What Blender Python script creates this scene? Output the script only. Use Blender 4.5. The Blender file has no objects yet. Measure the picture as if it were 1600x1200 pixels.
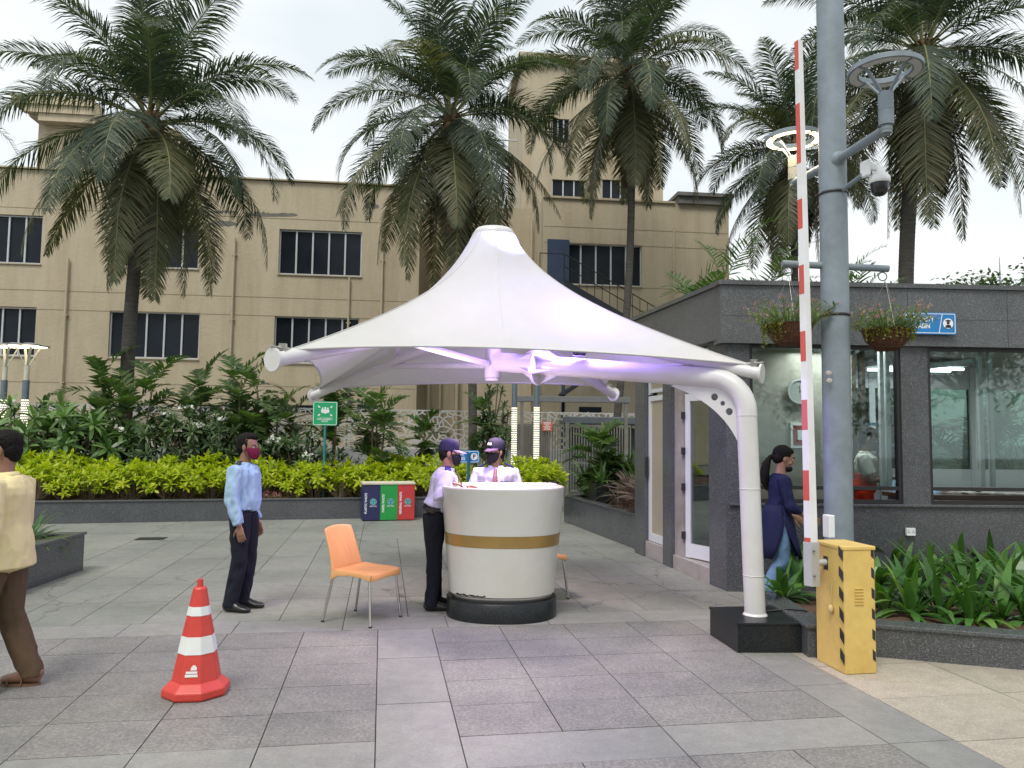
import bpy, bmesh, math, random
import numpy as np
from mathutils import Vector, Matrix, noise
from mathutils.geometry import tessellate_polygon, delaunay_2d_cdt
R = math.radians
sc = bpy.context.scene
COL = sc.collection
# ------------------------------------------------------------------ camera
CAM_H = 1.65; FPX = 1200.0; PITCH = math.atan(83/1200.0); ROLL = 0.012
_F = Vector((0, math.cos(PITCH), math.sin(PITCH))); _U = Vector((0, -math.sin(PITCH), math.cos(PITCH))); _R = Vector((1, 0, 0))
_XC = _R*math.cos(ROLL) + _U*math.sin(ROLL); _YC = -_R*math.sin(ROLL) + _U*math.cos(ROLL)
cam_d = bpy.data.cameras.new("camera"); cam = bpy.data.objects.new("camera", cam_d); COL.objects.link(cam)
cam_d.sensor_width = 36; cam_d.lens = 36*FPX/1600; cam_d.clip_start = 0.05; cam_d.clip_end = 3000
m = Matrix.Identity(4)
for i in range(3):
    m[i][0] = _XC[i]; m[i][1] = _YC[i]; m[i][2] = -_F[i]
m[2][3] = CAM_H
cam.matrix_world = m
sc.camera = cam
# ------------------------------------------------------------------ sky, sun, exposure
SUN_EL, SUN_AZ = R(58), R(200)
w = bpy.data.worlds.new("World"); sc.world = w; w.use_nodes = True
nt = w.node_tree; nt.nodes.clear()
out = nt.nodes.new('ShaderNodeOutputWorld'); bg = nt.nodes.new('ShaderNodeBackground')
sky = nt.nodes.new('ShaderNodeTexSky'); sky.sky_type = 'NISHITA'; sky.sun_disc = False
sky.sun_elevation = SUN_EL; sky.sun_rotation = SUN_AZ; sky.air_density = 1.0; sky.dust_density = 3.0
tc = nt.nodes.new('ShaderNodeTexCoord'); nz = nt.nodes.new('ShaderNodeTexNoise'); nz.inputs['Scale'].default_value = 1.8
nz.inputs['Detail'].default_value = 5; nz.inputs['Roughness'].default_value = 0.5
mp = nt.nodes.new('ShaderNodeMapping'); mp.inputs['Scale'].default_value = (1, 1, 2.6)
rp = nt.nodes.new('ShaderNodeValToRGB')
rp.color_ramp.elements[0].position = 0.32; rp.color_ramp.elements[0].color = (8.2, 9.2, 9.7, 1)
rp.color_ramp.elements[1].position = 0.62; rp.color_ramp.elements[1].color = (11.4, 11.7, 11.6, 1)
mx = nt.nodes.new('ShaderNodeMix'); mx.data_type = 'RGBA'; mx.inputs[0].default_value = 0.86
nt.links.new(tc.outputs['Generated'], mp.inputs[0]); nt.links.new(mp.outputs[0], nz.inputs['Vector'])
nt.links.new(nz.outputs[0], rp.inputs[0]); nt.links.new(sky.outputs[0], mx.inputs[6]); nt.links.new(rp.outputs[0], mx.inputs[7])
nt.links.new(mx.outputs[2], bg.inputs[0]); bg.inputs[1].default_value = 0.062; nt.links.new(bg.outputs[0], out.inputs[0])
sun_d = bpy.data.lights.new("sun", 'SUN'); sun_d.energy = 1.5; sun_d.angle = R(22); sun_d.color = (1, .96, .9)
sun = bpy.data.objects.new("sun", sun_d); COL.objects.link(sun)
_sd = Vector((math.sin(SUN_AZ)*math.cos(SUN_EL), math.cos(SUN_AZ)*math.cos(SUN_EL), math.sin(SUN_EL)))
sun.rotation_euler = _sd.to_track_quat('Z', 'Y').to_euler()
sc.view_settings.view_transform = 'Standard'; sc.view_settings.look = 'None'
sc.view_settings.exposure = 0.74; sc.view_settings.gamma = 1.0; sc.view_settings.use_curve_mapping = False
sc.render.engine = 'CYCLES'
try:
    sc.cycles.max_bounces = 7; sc.cycles.transparent_max_bounces = 12; sc.cycles.use_denoising = True
    sc.cycles.caustics_reflective = False; sc.cycles.caustics_refractive = False; sc.cycles.sample_clamp_indirect = 6
except Exception: pass

# ------------------------------------------------------------------ helpers: a real distance Y gives the world point seen at (px,py)
def ray(px, py):
    u = (px-800)/FPX; v = (600-py)/FPX
    return _F + _XC*u + _YC*v
def at(px, py, Y):
    d = ray(px, py); t = Y/d.y; return Vector((d.x*t, Y, CAM_H+d.z*t))
def gp(px, py, z=0.0):
    d = ray(px, py); t = (z-CAM_H)/d.z; return Vector((d.x*t, d.y*t, z))
def onp(px, py, a, b):                       # on the vertical plane Y = a + b X
    d = ray(px, py); t = a/(d.y-b*d.x); return Vector((d.x*t, d.y*t, CAM_H+d.z*t))

class MB:
    def __init__(s): s.v = []; s.f = []; s.mi = []; s.sm = []
    def add(s, vs, fs, mi=0, sm=False):
        o = len(s.v); s.v += [tuple(p) for p in vs]
        for f in fs: s.f.append([o+i for i in f]); s.mi.append(mi); s.sm.append(sm)
        return s
    def box(s, c, d, rz=0, mi=0, M=None, bev=0):
        hx, hy, hz = d[0]/2, d[1]/2, d[2]/2
        if bev > 0:
            b = min(bev, hx*.9, hy*.9, hz*.9); vs = []; idx = {}
            for i in (-1, 1):
                for j in (-1, 1):
                    for k in (-1, 1):
                        for a in range(3):
                            p = [i*hx, j*hy, k*hz]
                            for q in range(3):
                                if q != a: p[q] -= (i, j, k)[q]*b
                            idx[(i, j, k, a)] = len(vs); vs.append(Vector(p))
            fs = []
            for a in range(3):
                q, r = [(1, 2), (2, 0), (0, 1)][a]
                for sg in (-1, 1):
                    loop = []
                    for (x, y) in ((-1, -1), (1, -1), (1, 1), (-1, 1)):
                        t = [0, 0, 0]; t[a] = sg; t[q] = x; t[r] = y; loop.append(idx[(t[0], t[1], t[2], a)])
                    fs.append(loop if sg > 0 else loop[::-1])
            for a in range(3):
                q, r = [(1, 2), (2, 0), (0, 1)][a]
                for x in (-1, 1):
                    for y in (-1, 1):
                        t0 = [0]*3; t1 = [0]*3; t0[a] = -1; t1[a] = 1
                        for t in (t0, t1): t[q] = x; t[r] = y
                        L = [idx[(*t0, q)], idx[(*t1, q)], idx[(*t1, r)], idx[(*t0, r)]]
                        fs.append(L if x*y > 0 else L[::-1])
            for i in (-1, 1):
                for j in (-1, 1):
                    for k in (-1, 1):
                        L = [idx[(i, j, k, 0)], idx[(i, j, k, 1)], idx[(i, j, k, 2)]]
                        fs.append(L if i*j*k > 0 else L[::-1])
        else:
            vs = [Vector((i*hx, j*hy, k*hz)) for k in (-1, 1) for j in (-1, 1) for i in (-1, 1)]
            fs = [[0, 2, 3, 1], [4, 5, 7, 6], [0, 1, 5, 4], [2, 6, 7, 3], [0, 4, 6, 2], [1, 3, 7, 5]]
        if M is not None: vs = [M @ p for p in vs]
        elif rz: q = Matrix.Rotation(rz, 3, 'Z'); vs = [q @ p for p in vs]
        c = Vector(c); return s.add([p+c for p in vs], fs, mi)
    def bar(s, p0, p1, w, h, up=(0, 0, 1), mi=0, bev=0):
        p0 = Vector(p0); p1 = Vector(p1); d = p1-p0; L = d.length
        if L < 1e-6: return s
        x = d/L; y = Vector(up).cross(x)
        if y.length < 1e-4: y = Vector((1, 0, 0)).cross(x)
        y.normalize(); z = x.cross(y)
        return s.box((p0+p1)/2, (L, w, h), M=Matrix((x, y, z)).transposed(), mi=mi, bev=bev)
    def tube(s, pts, r, n=12, mi=0, ref=None, sm=True, cap=True, rnd=0.0):
        pts = [Vector(p) for p in pts]; k = len(pts)
        if not isinstance(r, (list, tuple)): r = [r]*k
        r = [(q if isinstance(q, (list, tuple)) else (q, q)) for q in r]
        vs = []; prev = None
        for i in range(k):
            t = (pts[min(i+1, k-1)]-pts[max(i-1, 0)]);  t = t.normalized() if t.length > 1e-9 else Vector((0, 0, 1))
            if ref is not None: a = Vector(ref)
            elif prev is not None: a = prev
            else: a = Vector((1, 0, 0)) if abs(t.x) < .8 else Vector((0, 1, 0))
            a = a - t*a.dot(t)
            if a.length < 1e-5: a = Vector((0, 1, 0)).cross(t)
            a.normalize(); b = t.cross(a); prev = a
            for j in range(n):
                th = 2*math.pi*j/n; vs.append(pts[i]+a*math.cos(th)*r[i][0]+b*math.sin(th)*r[i][1])
        fs = [[i*n+j, i*n+(j+1) % n, (i+1)*n+(j+1) % n, (i+1)*n+j] for i in range(k-1) for j in range(n)]
        if cap:
            if rnd > 0:
                t0 = (pts[0]-pts[1]).normalized(); t1 = (pts[-1]-pts[-2]).normalized()
                vs.append(pts[0]+t0*rnd*min(r[0])); a = len(vs)-1; vs.append(pts[-1]+t1*rnd*min(r[-1])); b = len(vs)-1
                fs += [[a, (j+1) % n, j] for j in range(n)]+[[b, (k-1)*n+j, (k-1)*n+(j+1) % n] for j in range(n)]
                s.add(vs, fs, mi, sm); return s
            o = len(s.v); s.add(vs, fs, mi, sm)
            s.add(vs[:n], [list(range(n))[::-1]], mi); s.add(vs[(k-1)*n:k*n], [list(range(n))], mi)
            return s
        return s.add(vs, fs, mi, sm)
    def lathe(s, prof, c=(0, 0, 0), n=32, mi=0, sx=1, sy=1, exp=2.0, sm=True, M=None):
        vs = []; k = len(prof); c = Vector(c)
        for (r, z) in prof:
            for j in range(n):
                th = 2*math.pi*j/n; cx, sy_ = math.cos(th), math.sin(th)
                q = (abs(cx)**exp+abs(sy_)**exp)**(-1/exp)
                p = Vector((cx*q*r*sx, sy_*q*r*sy, z))
                if M is not None: p = M @ p
                vs.append(p+c)
        fs = [[i*n+j, i*n+(j+1) % n, (i+1)*n+(j+1) % n, (i+1)*n+j] for i in range(k-1) for j in range(n)]
        return s.add(vs, fs, mi, sm)
    def ell(s, c, rad, n=14, m=9, mi=0, M=None, sm=True):
        c = Vector(c); vs = []
        for i in range(m+1):
            ph = math.pi*i/m-math.pi/2
            for j in range(n):
                th = 2*math.pi*j/n
                p = Vector((math.cos(th)*math.cos(ph)*rad[0], math.sin(th)*math.cos(ph)*rad[1], math.sin(ph)*rad[2]))
                if M is not None: p = M @ p
                vs.append(p+c)
        fs = [[i*n+j, i*n+(j+1) % n, (i+1)*n+(j+1) % n, (i+1)*n+j] for i in range(m) for j in range(n)]
        return s.add(vs, fs, mi, sm)
    def poly(s, loops, ax, ay, nrm, o, th, mi=0):      # outline with holes, extruded by th along nrm
        ax, ay, nrm, o = Vector(ax), Vector(ay), Vector(nrm), Vector(o)
        tri = tessellate_polygon([[Vector((a, b, 0)) for a, b in L] for L in loops])
        flat = [p for L in loops for p in L]; nn = len(flat)
        vs = [o+ax*a+ay*b for a, b in flat]+[o+ax*a+ay*b+nrm*th for a, b in flat]
        fs = [list(t) for t in tri]+[[i+nn for i in t][::-1] for t in tri]
        k = 0
        for L in loops:
            for i in range(len(L)): a, b = k+i, k+(i+1) % len(L); fs.append([a, b, b+nn, a+nn])
            k += len(L)
        return s.add(vs, fs, mi)
    def build(s, name, mats, parent=None, local=False, recalc=False, base=None, sharp=None):
        off = Vector((0, 0, 0))
        if parent is not None and not local:
            q = parent
            while q is not None: off += Vector(q.location); q = q.parent
        if base is not None: off = Vector(base)
        me = bpy.data.meshes.new(name)
        me.from_pydata([(x-off.x, y-off.y, z-off.z) for x, y, z in s.v], [], s.f)
        if not isinstance(mats, (list, tuple)): mats = [mats]
        for q in mats: me.materials.append(q)
        me.polygons.foreach_set('material_index', s.mi); me.polygons.foreach_set('use_smooth', s.sm)
        me.update()
        if recalc:
            bm = bmesh.new(); bm.from_mesh(me); bmesh.ops.recalc_face_normals(bm, faces=bm.faces); bm.to_mesh(me); bm.free()
        o = bpy.data.objects.new(name, me); COL.objects.link(o)
        if parent is not None: o.parent = parent
        elif base is not None: o.location = off
        return o
def bevel(o, wdt=.01, seg=2):
    b = o.modifiers.new('bevel', 'BEVEL'); b.width = wdt; b.segments = seg; b.limit_method = 'ANGLE'; b.angle_limit = R(40); return o
def tag(o, label, cat, group=None):
    o['label'] = label; o['category'] = cat
    if group: o['group'] = group
    return o
def thing(name, label, cat, loc=(0, 0, 0), rz=0, group=None):
    o = bpy.data.objects.new(name, None); COL.objects.link(o); o.location = loc; o.rotation_euler = (0, 0, rz)
    o.empty_display_size = .1
    return tag(o, label, cat, group)
def struct(o): o['kind'] = 'structure'; return o
def dup(root, loc, rz=0, sc_=1.0, label=None, group=None):
    def cp(o, par):
        c = o.copy(); COL.objects.link(c)
        if par is not None: c.parent = par
        for ch in list(o.children): cp(ch, c)
        return c
    r = cp(root, None); r.location = loc; r.rotation_euler = (0, 0, rz); r.scale = (sc_, sc_, sc_)
    if label: r['label'] = label
    if group: r['group'] = group
    return r
_ts = bpy.data.scenes.new('baking')          # small side scene used only while meshes are baked; removed at the end
def bake(o):
    _ts.collection.objects.link(o); vl = _ts.view_layers[0]; vl.update(); dg = vl.depsgraph
    me = bpy.data.meshes.new_from_object(o.evaluated_get(dg), depsgraph=dg); _ts.collection.objects.unlink(o); bpy.data.objects.remove(o); return me
def text(s, size, mt, parent, M, name='lettering', align='CENTER', depth=.0015, bold=0, sx=1.0):
    cu = bpy.data.curves.new('t', 'FONT'); cu.body = s; cu.size = size; cu.align_x = align; cu.align_y = 'CENTER'; cu.extrude = depth; cu.offset = bold
    me = bake(bpy.data.objects.new('t', cu)); me.transform(M @ Matrix.Diagonal((sx, 1, 1, 1))); me.materials.clear(); me.materials.append(mt)
    q = bpy.data.objects.new(name, me); COL.objects.link(q); q.parent = parent; return q
def frameM(o, x, up=(0, 0, 1)):      # text frame: x to the reader's right, y up
    x = Vector(x).normalized(); y = Vector(up).normalized(); z = x.cross(y)
    M = Matrix((x, y, z)).transposed().to_4x4(); M.translation = Vector(o); return M

# ------------------------------------------------------------------ materials
def newmat(name):
    m = bpy.data.materials.new(name); m.use_nodes = True; t = m.node_tree; return m, t, t.nodes['Principled BSDF']
def N(t, typ, **kw):
    n = t.nodes.new(typ)
    for k, v in kw.items():
        if hasattr(n, k): setattr(n, k, v)
        else: n.inputs[k.replace('_', ' ')].default_value = v
    return n
def ramp(t, src, stops):
    r = t.nodes.new('ShaderNodeValToRGB'); e = r.color_ramp.elements
    while len(e) > 1: e.remove(e[-1])
    e[0].position, e[0].color = stops[0][0], (*stops[0][1], 1)
    for p, c in stops[1:]: q = e.new(p); q.color = (*c, 1)
    t.links.new(src, r.inputs[0]); return r
def sc3(c, k): return tuple(min(1, max(0, x*k)) for x in c)
def pm(name, col, rough=.6, metal=0.0, var=.12, scale=3.0, bump=.05, bscale=40, stretch=(1, 1, 1), spec=.5, detail=4, speck=None, coat=0, dirt=0.0, bdist=.01, streak=None):
    m, t, b = newmat(name); L = t.links
    tc = N(t, 'ShaderNodeTexCoord'); mp = N(t, 'ShaderNodeMapping'); mp.inputs['Scale'].default_value = stretch
    L.new(tc.outputs['Object'], mp.inputs[0])
    n1 = N(t, 'ShaderNodeTexNoise', Scale=scale, Detail=detail, Roughness=.6); L.new(mp.outputs[0], n1.inputs['Vector'])
    r = ramp(t, n1.outputs[0], [(.3, sc3(col, 1-var)), (.7, sc3(col, 1+var))]); src = r.outputs[0]
    if dirt:
        n3 = N(t, 'ShaderNodeTexNoise', Scale=scale*.45 if not streak else streak[0], Detail=8, Roughness=.72); L.new(mp.outputs[0], n3.inputs['Vector'])
        if streak: ms_ = N(t, 'ShaderNodeMapping'); ms_.inputs['Scale'].default_value = (1, 1, streak[1]); L.new(tc.outputs['Object'], ms_.inputs[0]); L.new(ms_.outputs[0], n3.inputs['Vector'])
        rr = ramp(t, n3.outputs[0], [(.42, (1, 1, 1)), (.68, sc3((1, .97, .92), 1-dirt))])
        q = N(t, 'ShaderNodeMix'); q.data_type = 'RGBA'; q.blend_type = 'MULTIPLY'; q.inputs[0].default_value = 1
        L.new(src, q.inputs[6]); L.new(rr.outputs[0], q.inputs[7]); src = q.outputs[2]
    if speck:
        sc_, c2, amt = speck
        n2 = N(t, 'ShaderNodeTexVoronoi', Scale=sc_); L.new(mp.outputs[0], n2.inputs['Vector'])
        s2 = N(t, 'ShaderNodeSeparateColor'); L.new(n2.outputs['Color'], s2.inputs[0])
        g = ramp(t, s2.outputs[0], [(1-amt-.03, (0, 0, 0)), (1-amt+.03, (1, 1, 1))])
        q = N(t, 'ShaderNodeMix'); q.data_type = 'RGBA'; L.new(g.outputs[0], q.inputs[0]); L.new(src, q.inputs[6]); q.inputs[7].default_value = (*c2, 1); src = q.outputs[2]
    L.new(src, b.inputs['Base Color'])
    b.inputs['Roughness'].default_value = rough; b.inputs['Metallic'].default_value = metal; b.inputs['Specular IOR Level'].default_value = spec
    if coat: b.inputs['Coat Weight'].default_value = coat; b.inputs['Coat Roughness'].default_value = .15
    if bump:
        n4 = N(t, 'ShaderNodeTexNoise', Scale=bscale, Detail=5, Roughness=.6); L.new(mp.outputs[0], n4.inputs['Vector'])
        bp = N(t, 'ShaderNodeBump', Strength=bump, Distance=bdist); L.new(n4.outputs[0], bp.inputs['Height']); L.new(bp.outputs[0], b.inputs['Normal'])
    return m
def leafmat(name, c1, c2, c3=None, rough=.45, trans=.3, tc_=None):
    m, t, b = newmat(name); L = t.links
    g = N(t, 'ShaderNodeNewGeometry'); st = [(0, c1), (1, c2)] if c3 is None else [(0, c1), (.7, c2), (1, c3)]
    r = ramp(t, g.outputs['Random Per Island'], st)
    L.new(r.outputs[0], b.inputs['Base Color']); b.inputs['Roughness'].default_value = rough; b.inputs['Specular IOR Level'].default_value = .45
    tr = N(t, 'ShaderNodeBsdfTranslucent'); q = N(t, 'ShaderNodeMix'); q.data_type = 'RGBA'; q.blend_type = 'MULTIPLY'; q.inputs[0].default_value = 1
    L.new(r.outputs[0], q.inputs[6]); q.inputs[7].default_value = (*(tc_ or (1.5, 1.7, .7)), 1); L.new(q.outputs[2], tr.inputs[0])
    ms = N(t, 'ShaderNodeMixShader'); ms.inputs[0].default_value = trans; L.new(b.outputs[0], ms.inputs[1]); L.new(tr.outputs[0], ms.inputs[2])
    L.new(ms.outputs[0], t.nodes['Material Output'].inputs[0]); return m
def emis(name, col, st):
    m, t, b = newmat(name); b.inputs['Base Color'].default_value = (*col, 1); b.inputs['Emission Color'].default_value = (*col, 1); b.inputs['Emission Strength'].default_value = st; return m
def glassmat(name, tint=(.8, .87, .87), refl=.06, dark=1.0):
    m, t, b = newmat(name); L = t.links; t.nodes.remove(b)
    tr = N(t, 'ShaderNodeBsdfTransparent'); tr.inputs[0].default_value = (*tint, 1)
    gl = N(t, 'ShaderNodeBsdfGlossy'); gl.inputs['Roughness'].default_value = .02; gl.inputs[0].default_value = (.9, .95, .95, 1)
    lw = N(t, 'ShaderNodeLayerWeight', Blend=.35); mr = N(t, 'ShaderNodeMapRange'); mr.inputs['To Min'].default_value = refl; mr.inputs['To Max'].default_value = .9
    L.new(lw.outputs['Fresnel'], mr.inputs[0]); ms = N(t, 'ShaderNodeMixShader'); L.new(mr.outputs[0], ms.inputs[0]); L.new(tr.outputs[0], ms.inputs[1]); L.new(gl.outputs[0], ms.inputs[2])
    L.new(ms.outputs[0], t.nodes['Material Output'].inputs[0]); return m

M_plaster = pm('beige_plaster', (.46, .395, .28), .85, var=.05, scale=.5, bump=.6, bscale=9, dirt=.17, bdist=.02, streak=(1.6, .12))
M_plaster_d = pm('beige_plaster_pipe', (.43, .365, .255), .7, var=.08, bump=.1)
M_groove_shade = pm('groove_shade_paint', (.27, .22, .15), .9, var=.1)  # raised facade strips; the groove shade is put into their dark colour
M_cement = pm('cement_patch', (.15, .14, .125), .9, var=.2, scale=4)
M_roofcap = pm('roof_cap_concrete', (.17, .165, .155), .9, var=.25, scale=1.5, dirt=.3)
M_winglass = pm('dark_window_glass', (.010, .014, .020), .22, var=.3, scale=1, bump=.03, bscale=2, spec=.22)
M_alu = pm('grey_aluminium', (.50, .52, .53), .4, .3, var=.05, bump=0)
M_aluw = pm('white_aluminium', (.66, .68, .70), .35, .1, var=.04, bump=0)
M_granite = pm('dark_granite', (.070, .074, .078), .22, var=.2, scale=1.6, bump=.03, bscale=120, speck=(210, (.17, .18, .19), .15), spec=.5)
M_granite_b = pm('granite_fascia', (.085, .09, .095), .3, var=.2, scale=1.2, bump=.03, bscale=120, speck=(190, (.20, .21, .22), .15), dirt=.2)
M_gran_blk = pm('black_polished_granite', (.010, .012, .013), .32, var=.3, scale=2, bump=.02, spec=.3, speck=(240, (.04, .045, .05), .12))
M_marble = pm('pale_marble', (.36, .33, .31), .4, var=.2, scale=3, bump=.02, dirt=.25)
M_soil = pm('soil', (.085, .045, .024), .95, var=.4, scale=9, bump=.8, bscale=25, bdist=.03)
M_white = pm('white_painted_steel', (.62, .62, .61), .35, var=.03, bump=.02, dirt=.08, coat=.2)
M_steel = pm('brushed_steel', (.42, .40, .37), .32, .9, var=.1, bump=0)
M_chrome = pm('chrome', (.62, .60, .57), .2, 1, var=.03, bump=0)
M_pole = pm('blue_grey_painted_pole', (.23, .28, .315), .5, var=.1, scale=5, bump=.1, bscale=30, dirt=.2, spec=.4)
M_yellow = pm('yellow_paint', (.68, .48, .14), .5, var=.07, scale=3, bump=.06, dirt=.3)
M_black = pm('black_paint', (.02, .02, .02), .5, var=.1)
M_blackpl = pm('black_plastic', (.018, .018, .02), .25, var=.1, bump=0)
M_red = pm('red_reflective', (.55, .085, .06), .4, var=.06, bump=0)
M_cone = pm('red_cone_plastic', (.60, .055, .04), .42, var=.08, scale=3, bump=.1, dirt=.25)
M_whiteref = pm('white_reflective', (.72, .74, .72), .5, var=.05, dirt=.12)
M_signw = pm('sign_white', (.8, .82, .82), .5, var=.02, bump=0)
M_signb = pm('sign_blue', (.015, .19, .48), .4, var=.04, bump=0)
M_signg = pm('sign_green', (.012, .33, .13), .4, var=.05, bump=0)
M_orange = pm('wood_grain_plastic', (.66, .33, .12), .38, var=.10, scale=3, stretch=(1, 7, 1), bump=.02, spec=.5)
M_bark = pm('palm_bark', (.085, .078, .068), .9, var=.3, scale=2.5, stretch=(1, 1, 6), bump=1.0, bscale=5, bdist=.04)
M_stem = pm('shrub_stem', (.14, .11, .07), .8, var=.3, scale=8, bump=.3)
M_fibre = pm('palm_fibre', (.15, .09, .05), .9, var=.4, scale=10, bump=1, bscale=40)
M_coco = pm('coconut_husk', (.26, .16, .05), .6, var=.3, scale=6)
M_frond = leafmat('palm_leaflets', (.030, .052, .036), (.060, .088, .055), (.12, .135, .065), trans=.26, rough=.62)
M_frond_y = leafmat('yellowing_palm_leaflets', (.065, .085, .042), (.13, .135, .065), (.20, .16, .085), trans=.25)
M_frond_b = leafmat('dry_palm_leaflets', (.07, .045, .03), (.13, .085, .05), (.11, .12, .04), trans=.15, tc_=(1.2, 1.1, .9))
M_rachis = pm('frond_rachis', (.19, .20, .08), .6, var=.2, bump=0)
M_hedge = leafmat('lime_leaves', (.27, .36, .010), (.46, .50, .018), (.14, .24, .015), trans=.38)
M_plum = leafmat('plumeria_leaves', (.055, .115, .03), (.12, .215, .065), (.18, .29, .10), rough=.35, trans=.25)
M_dark = leafmat('dark_leaves', (.036, .07, .027), (.068, .12, .046), (.12, .175, .07), trans=.22)
M_areca = leafmat('feather_leaves', (.04, .085, .028), (.08, .145, .045), (.14, .20, .065), trans=.28)
M_strap = leafmat('strap_leaves', (.035, .10, .02), (.075, .19, .035), (.16, .27, .06), rough=.3, trans=.25)
M_flow_w = leafmat('white_petals', (.7, .7, .62), (.8, .8, .75), trans=.3, tc_=(1, 1, 1))
M_flow_p = leafmat('pink_petals', (.66, .24, .27), (.74, .38, .40), (.74, .32, .36), trans=.3, tc_=(1.2, .8, .8))
M_bgrass = leafmat('purple_grass', (.07, .045, .035), (.15, .10, .07), (.24, .17, .13), trans=.2, tc_=(1.2, 1, 1))
M_wicker = pm('brown_coir_basket', (.11, .045, .022), .9, var=.4, scale=20, bump=.8, bscale=60)
M_lightpur = None
# ================================================================== ground and paving
gx = MB(); gx.add([(-400, -60, -.06), (400, -60, -.06), (400, 900, -.06), (-400, 900, -.06)], [[0, 1, 2, 3]])
struct(gx.build('ground', pm('far_ground', (.16, .155, .145), .9, var=.15, scale=.5)))
PH = R(9.5); XD = Vector((math.cos(PH), math.sin(PH), 0)); YD = Vector((-math.sin(PH), math.cos(PH), 0))
def pave_mat(name, c, rough, tone, grain, gamt, cracks=False, blot=.25):
    m, t, b = newmat(name); L = t.links
    tc = N(t, 'ShaderNodeTexCoord'); g = N(t, 'ShaderNodeNewGeometry')
    r = ramp(t, g.outputs['Random Per Island'], [(0, sc3(c, 1-tone)), (.5, c), (1, sc3((c[0], c[1]*.985, c[2]*.99), 1+tone))]); src = r.outputs[0]
    def mul(src, fac):
        q = N(t, 'ShaderNodeMix'); q.data_type = 'RGBA'; q.blend_type = 'MULTIPLY'; q.inputs[0].default_value = 1
        L.new(src, q.inputs[6]); L.new(fac, q.inputs[7]); return q.outputs[2]
    n1 = N(t, 'ShaderNodeTexNoise', Scale=.9, Detail=6, Roughness=.65); L.new(tc.outputs['Object'], n1.inputs['Vector'])
    src = mul(src, ramp(t, n1.outputs[0], [(.3, (1-blot, 1-blot, 1-blot*.85)), (.7, (1+blot*.5, 1+blot*.45, 1+blot*.4))]).outputs[0])
    n2 = N(t, 'ShaderNodeTexNoise', Scale=grain, Detail=3, Roughness=.8); L.new(tc.outputs['Object'], n2.inputs['Vector'])
    src = mul(src, ramp(t, n2.outputs[0], [(.35, (1-gamt,)*3), (.55, (1, 1, 1)), (.68, (1+gamt*1.2,)*3)]).outputs[0])
    n5 = N(t, 'ShaderNodeTexNoise', Scale=9, Detail=8, Roughness=.75); L.new(tc.outputs['Object'], n5.inputs['Vector'])
    src = mul(src, ramp(t, n5.outputs[0], [(.35, (.86, .86, .86)), (.65, (1.1, 1.1, 1.1))]).outputs[0])
    if cracks:
        nd = N(t, 'ShaderNodeTexNoise', Scale=2.2, Detail=6, Roughness=.7); L.new(tc.outputs['Object'], nd.inputs['Vector'])
        va = N(t, 'ShaderNodeVectorMath', operation='SCALE'); va.inputs['Scale'].default_value = .55; L.new(nd.outputs['Color'], va.inputs[0])
        vb = N(t, 'ShaderNodeVectorMath', operation='ADD'); L.new(tc.outputs['Object'], vb.inputs[0]); L.new(va.outputs[0], vb.inputs[1])
        vo = N(t, 'ShaderNodeTexVoronoi', feature='DISTANCE_TO_EDGE', Scale=.42); L.new(vb.outputs[0], vo.inputs['Vector'])
        src = mul(src, ramp(t, vo.outputs[0], [(.0, (.22, .22, .22)), (.0022, (.5, .5, .5)), (.004, (1, 1, 1))]).outputs[0])
    L.new(src, b.inputs['Base Color']); b.inputs['Roughness'].default_value = rough; b.inputs['Specular IOR Level'].default_value = .4
    bp = N(t, 'ShaderNodeBump', Strength=.35, Distance=.004); L.new(n2.outputs[0], bp.inputs['Height']); L.new(bp.outputs[0], b.inputs['Normal'])
    return m
P_rough = pave_mat('rough_granite_paver', (.236, .232, .210), .6, .07, 48, .36, blot=.34)
P_band = pave_mat('smooth_grey_band', (.260, .262, .238), .5, .06, 60, .14, blot=.2)
P_back = pave_mat('weathered_back_paver', (.245, .254, .225), .55, .06, 50, .18, cracks=True, blot=.22)
P_beige = pave_mat('beige_granite_paver', (.39, .355, .28), .6, .06, 60, .22, blot=.15)
P_joint = pm('dark_joint', (.055, .052, .048), .9, var=.2)
pv = MB(); rnd = random.Random(3)
def tile(a0, a1, b0, b1, mi):
    g_ = .0035
    z = rnd.uniform(-.001, .001)
    p = [XD*a+YD*b for a, b in ((a0+g_, b0+g_), (a1-g_, b0+g_), (a1-g_, b1-g_), (a0+g_, b1-g_))]
    pv.add([(q.x, q.y, z) for q in p]+[(q.x, q.y, -.012) for q in p], [[0, 1, 2, 3], [0, 4, 5, 1], [1, 5, 6, 2], [2, 6, 7, 3], [3, 7, 4, 0]], mi)
QB = [3.92, 4.34]; ROWF = [4.34+.486*i for i in range(6)]
def cols_front():
    xs = [-.61*i for i in range(0, 16)][::-1]
    return xs
LX = cols_front(); RX = [.457, 1.04, 1.615, 2.2, 2.775]
rowsn = [-1.0+.492*i for i in range(11)]
rowsn[-1] = 3.92
def rowset(b0, b1, mi):
    for i in range(len(LX)-1): tile(LX[i], LX[i+1], b0, b1, mi)
    for i in range(len(RX)-1): tile(RX[i], RX[i+1], b0, b1, mi)
for i in range(len(rowsn)-1): rowset(rowsn[i], rowsn[i+1], 0)
for i in range(5): rowset(ROWF[i], ROWF[i+1], 0)
for i in range(len(LX)-1): tile(LX[i], LX[i+1], 3.92, 4.34, 1)
x = .457
while x < 2.7: tile(x, min(x+1.159, 2.775), 3.92, 4.34, 1); x += 1.159
b = -1.0
while b < 6.7: tile(0, .457, b, min(b+.985, 6.77), 1); tile(2.775, 3.17, b, min(b+.985, 6.77), 1); b += .985
b = -1.0
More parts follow.
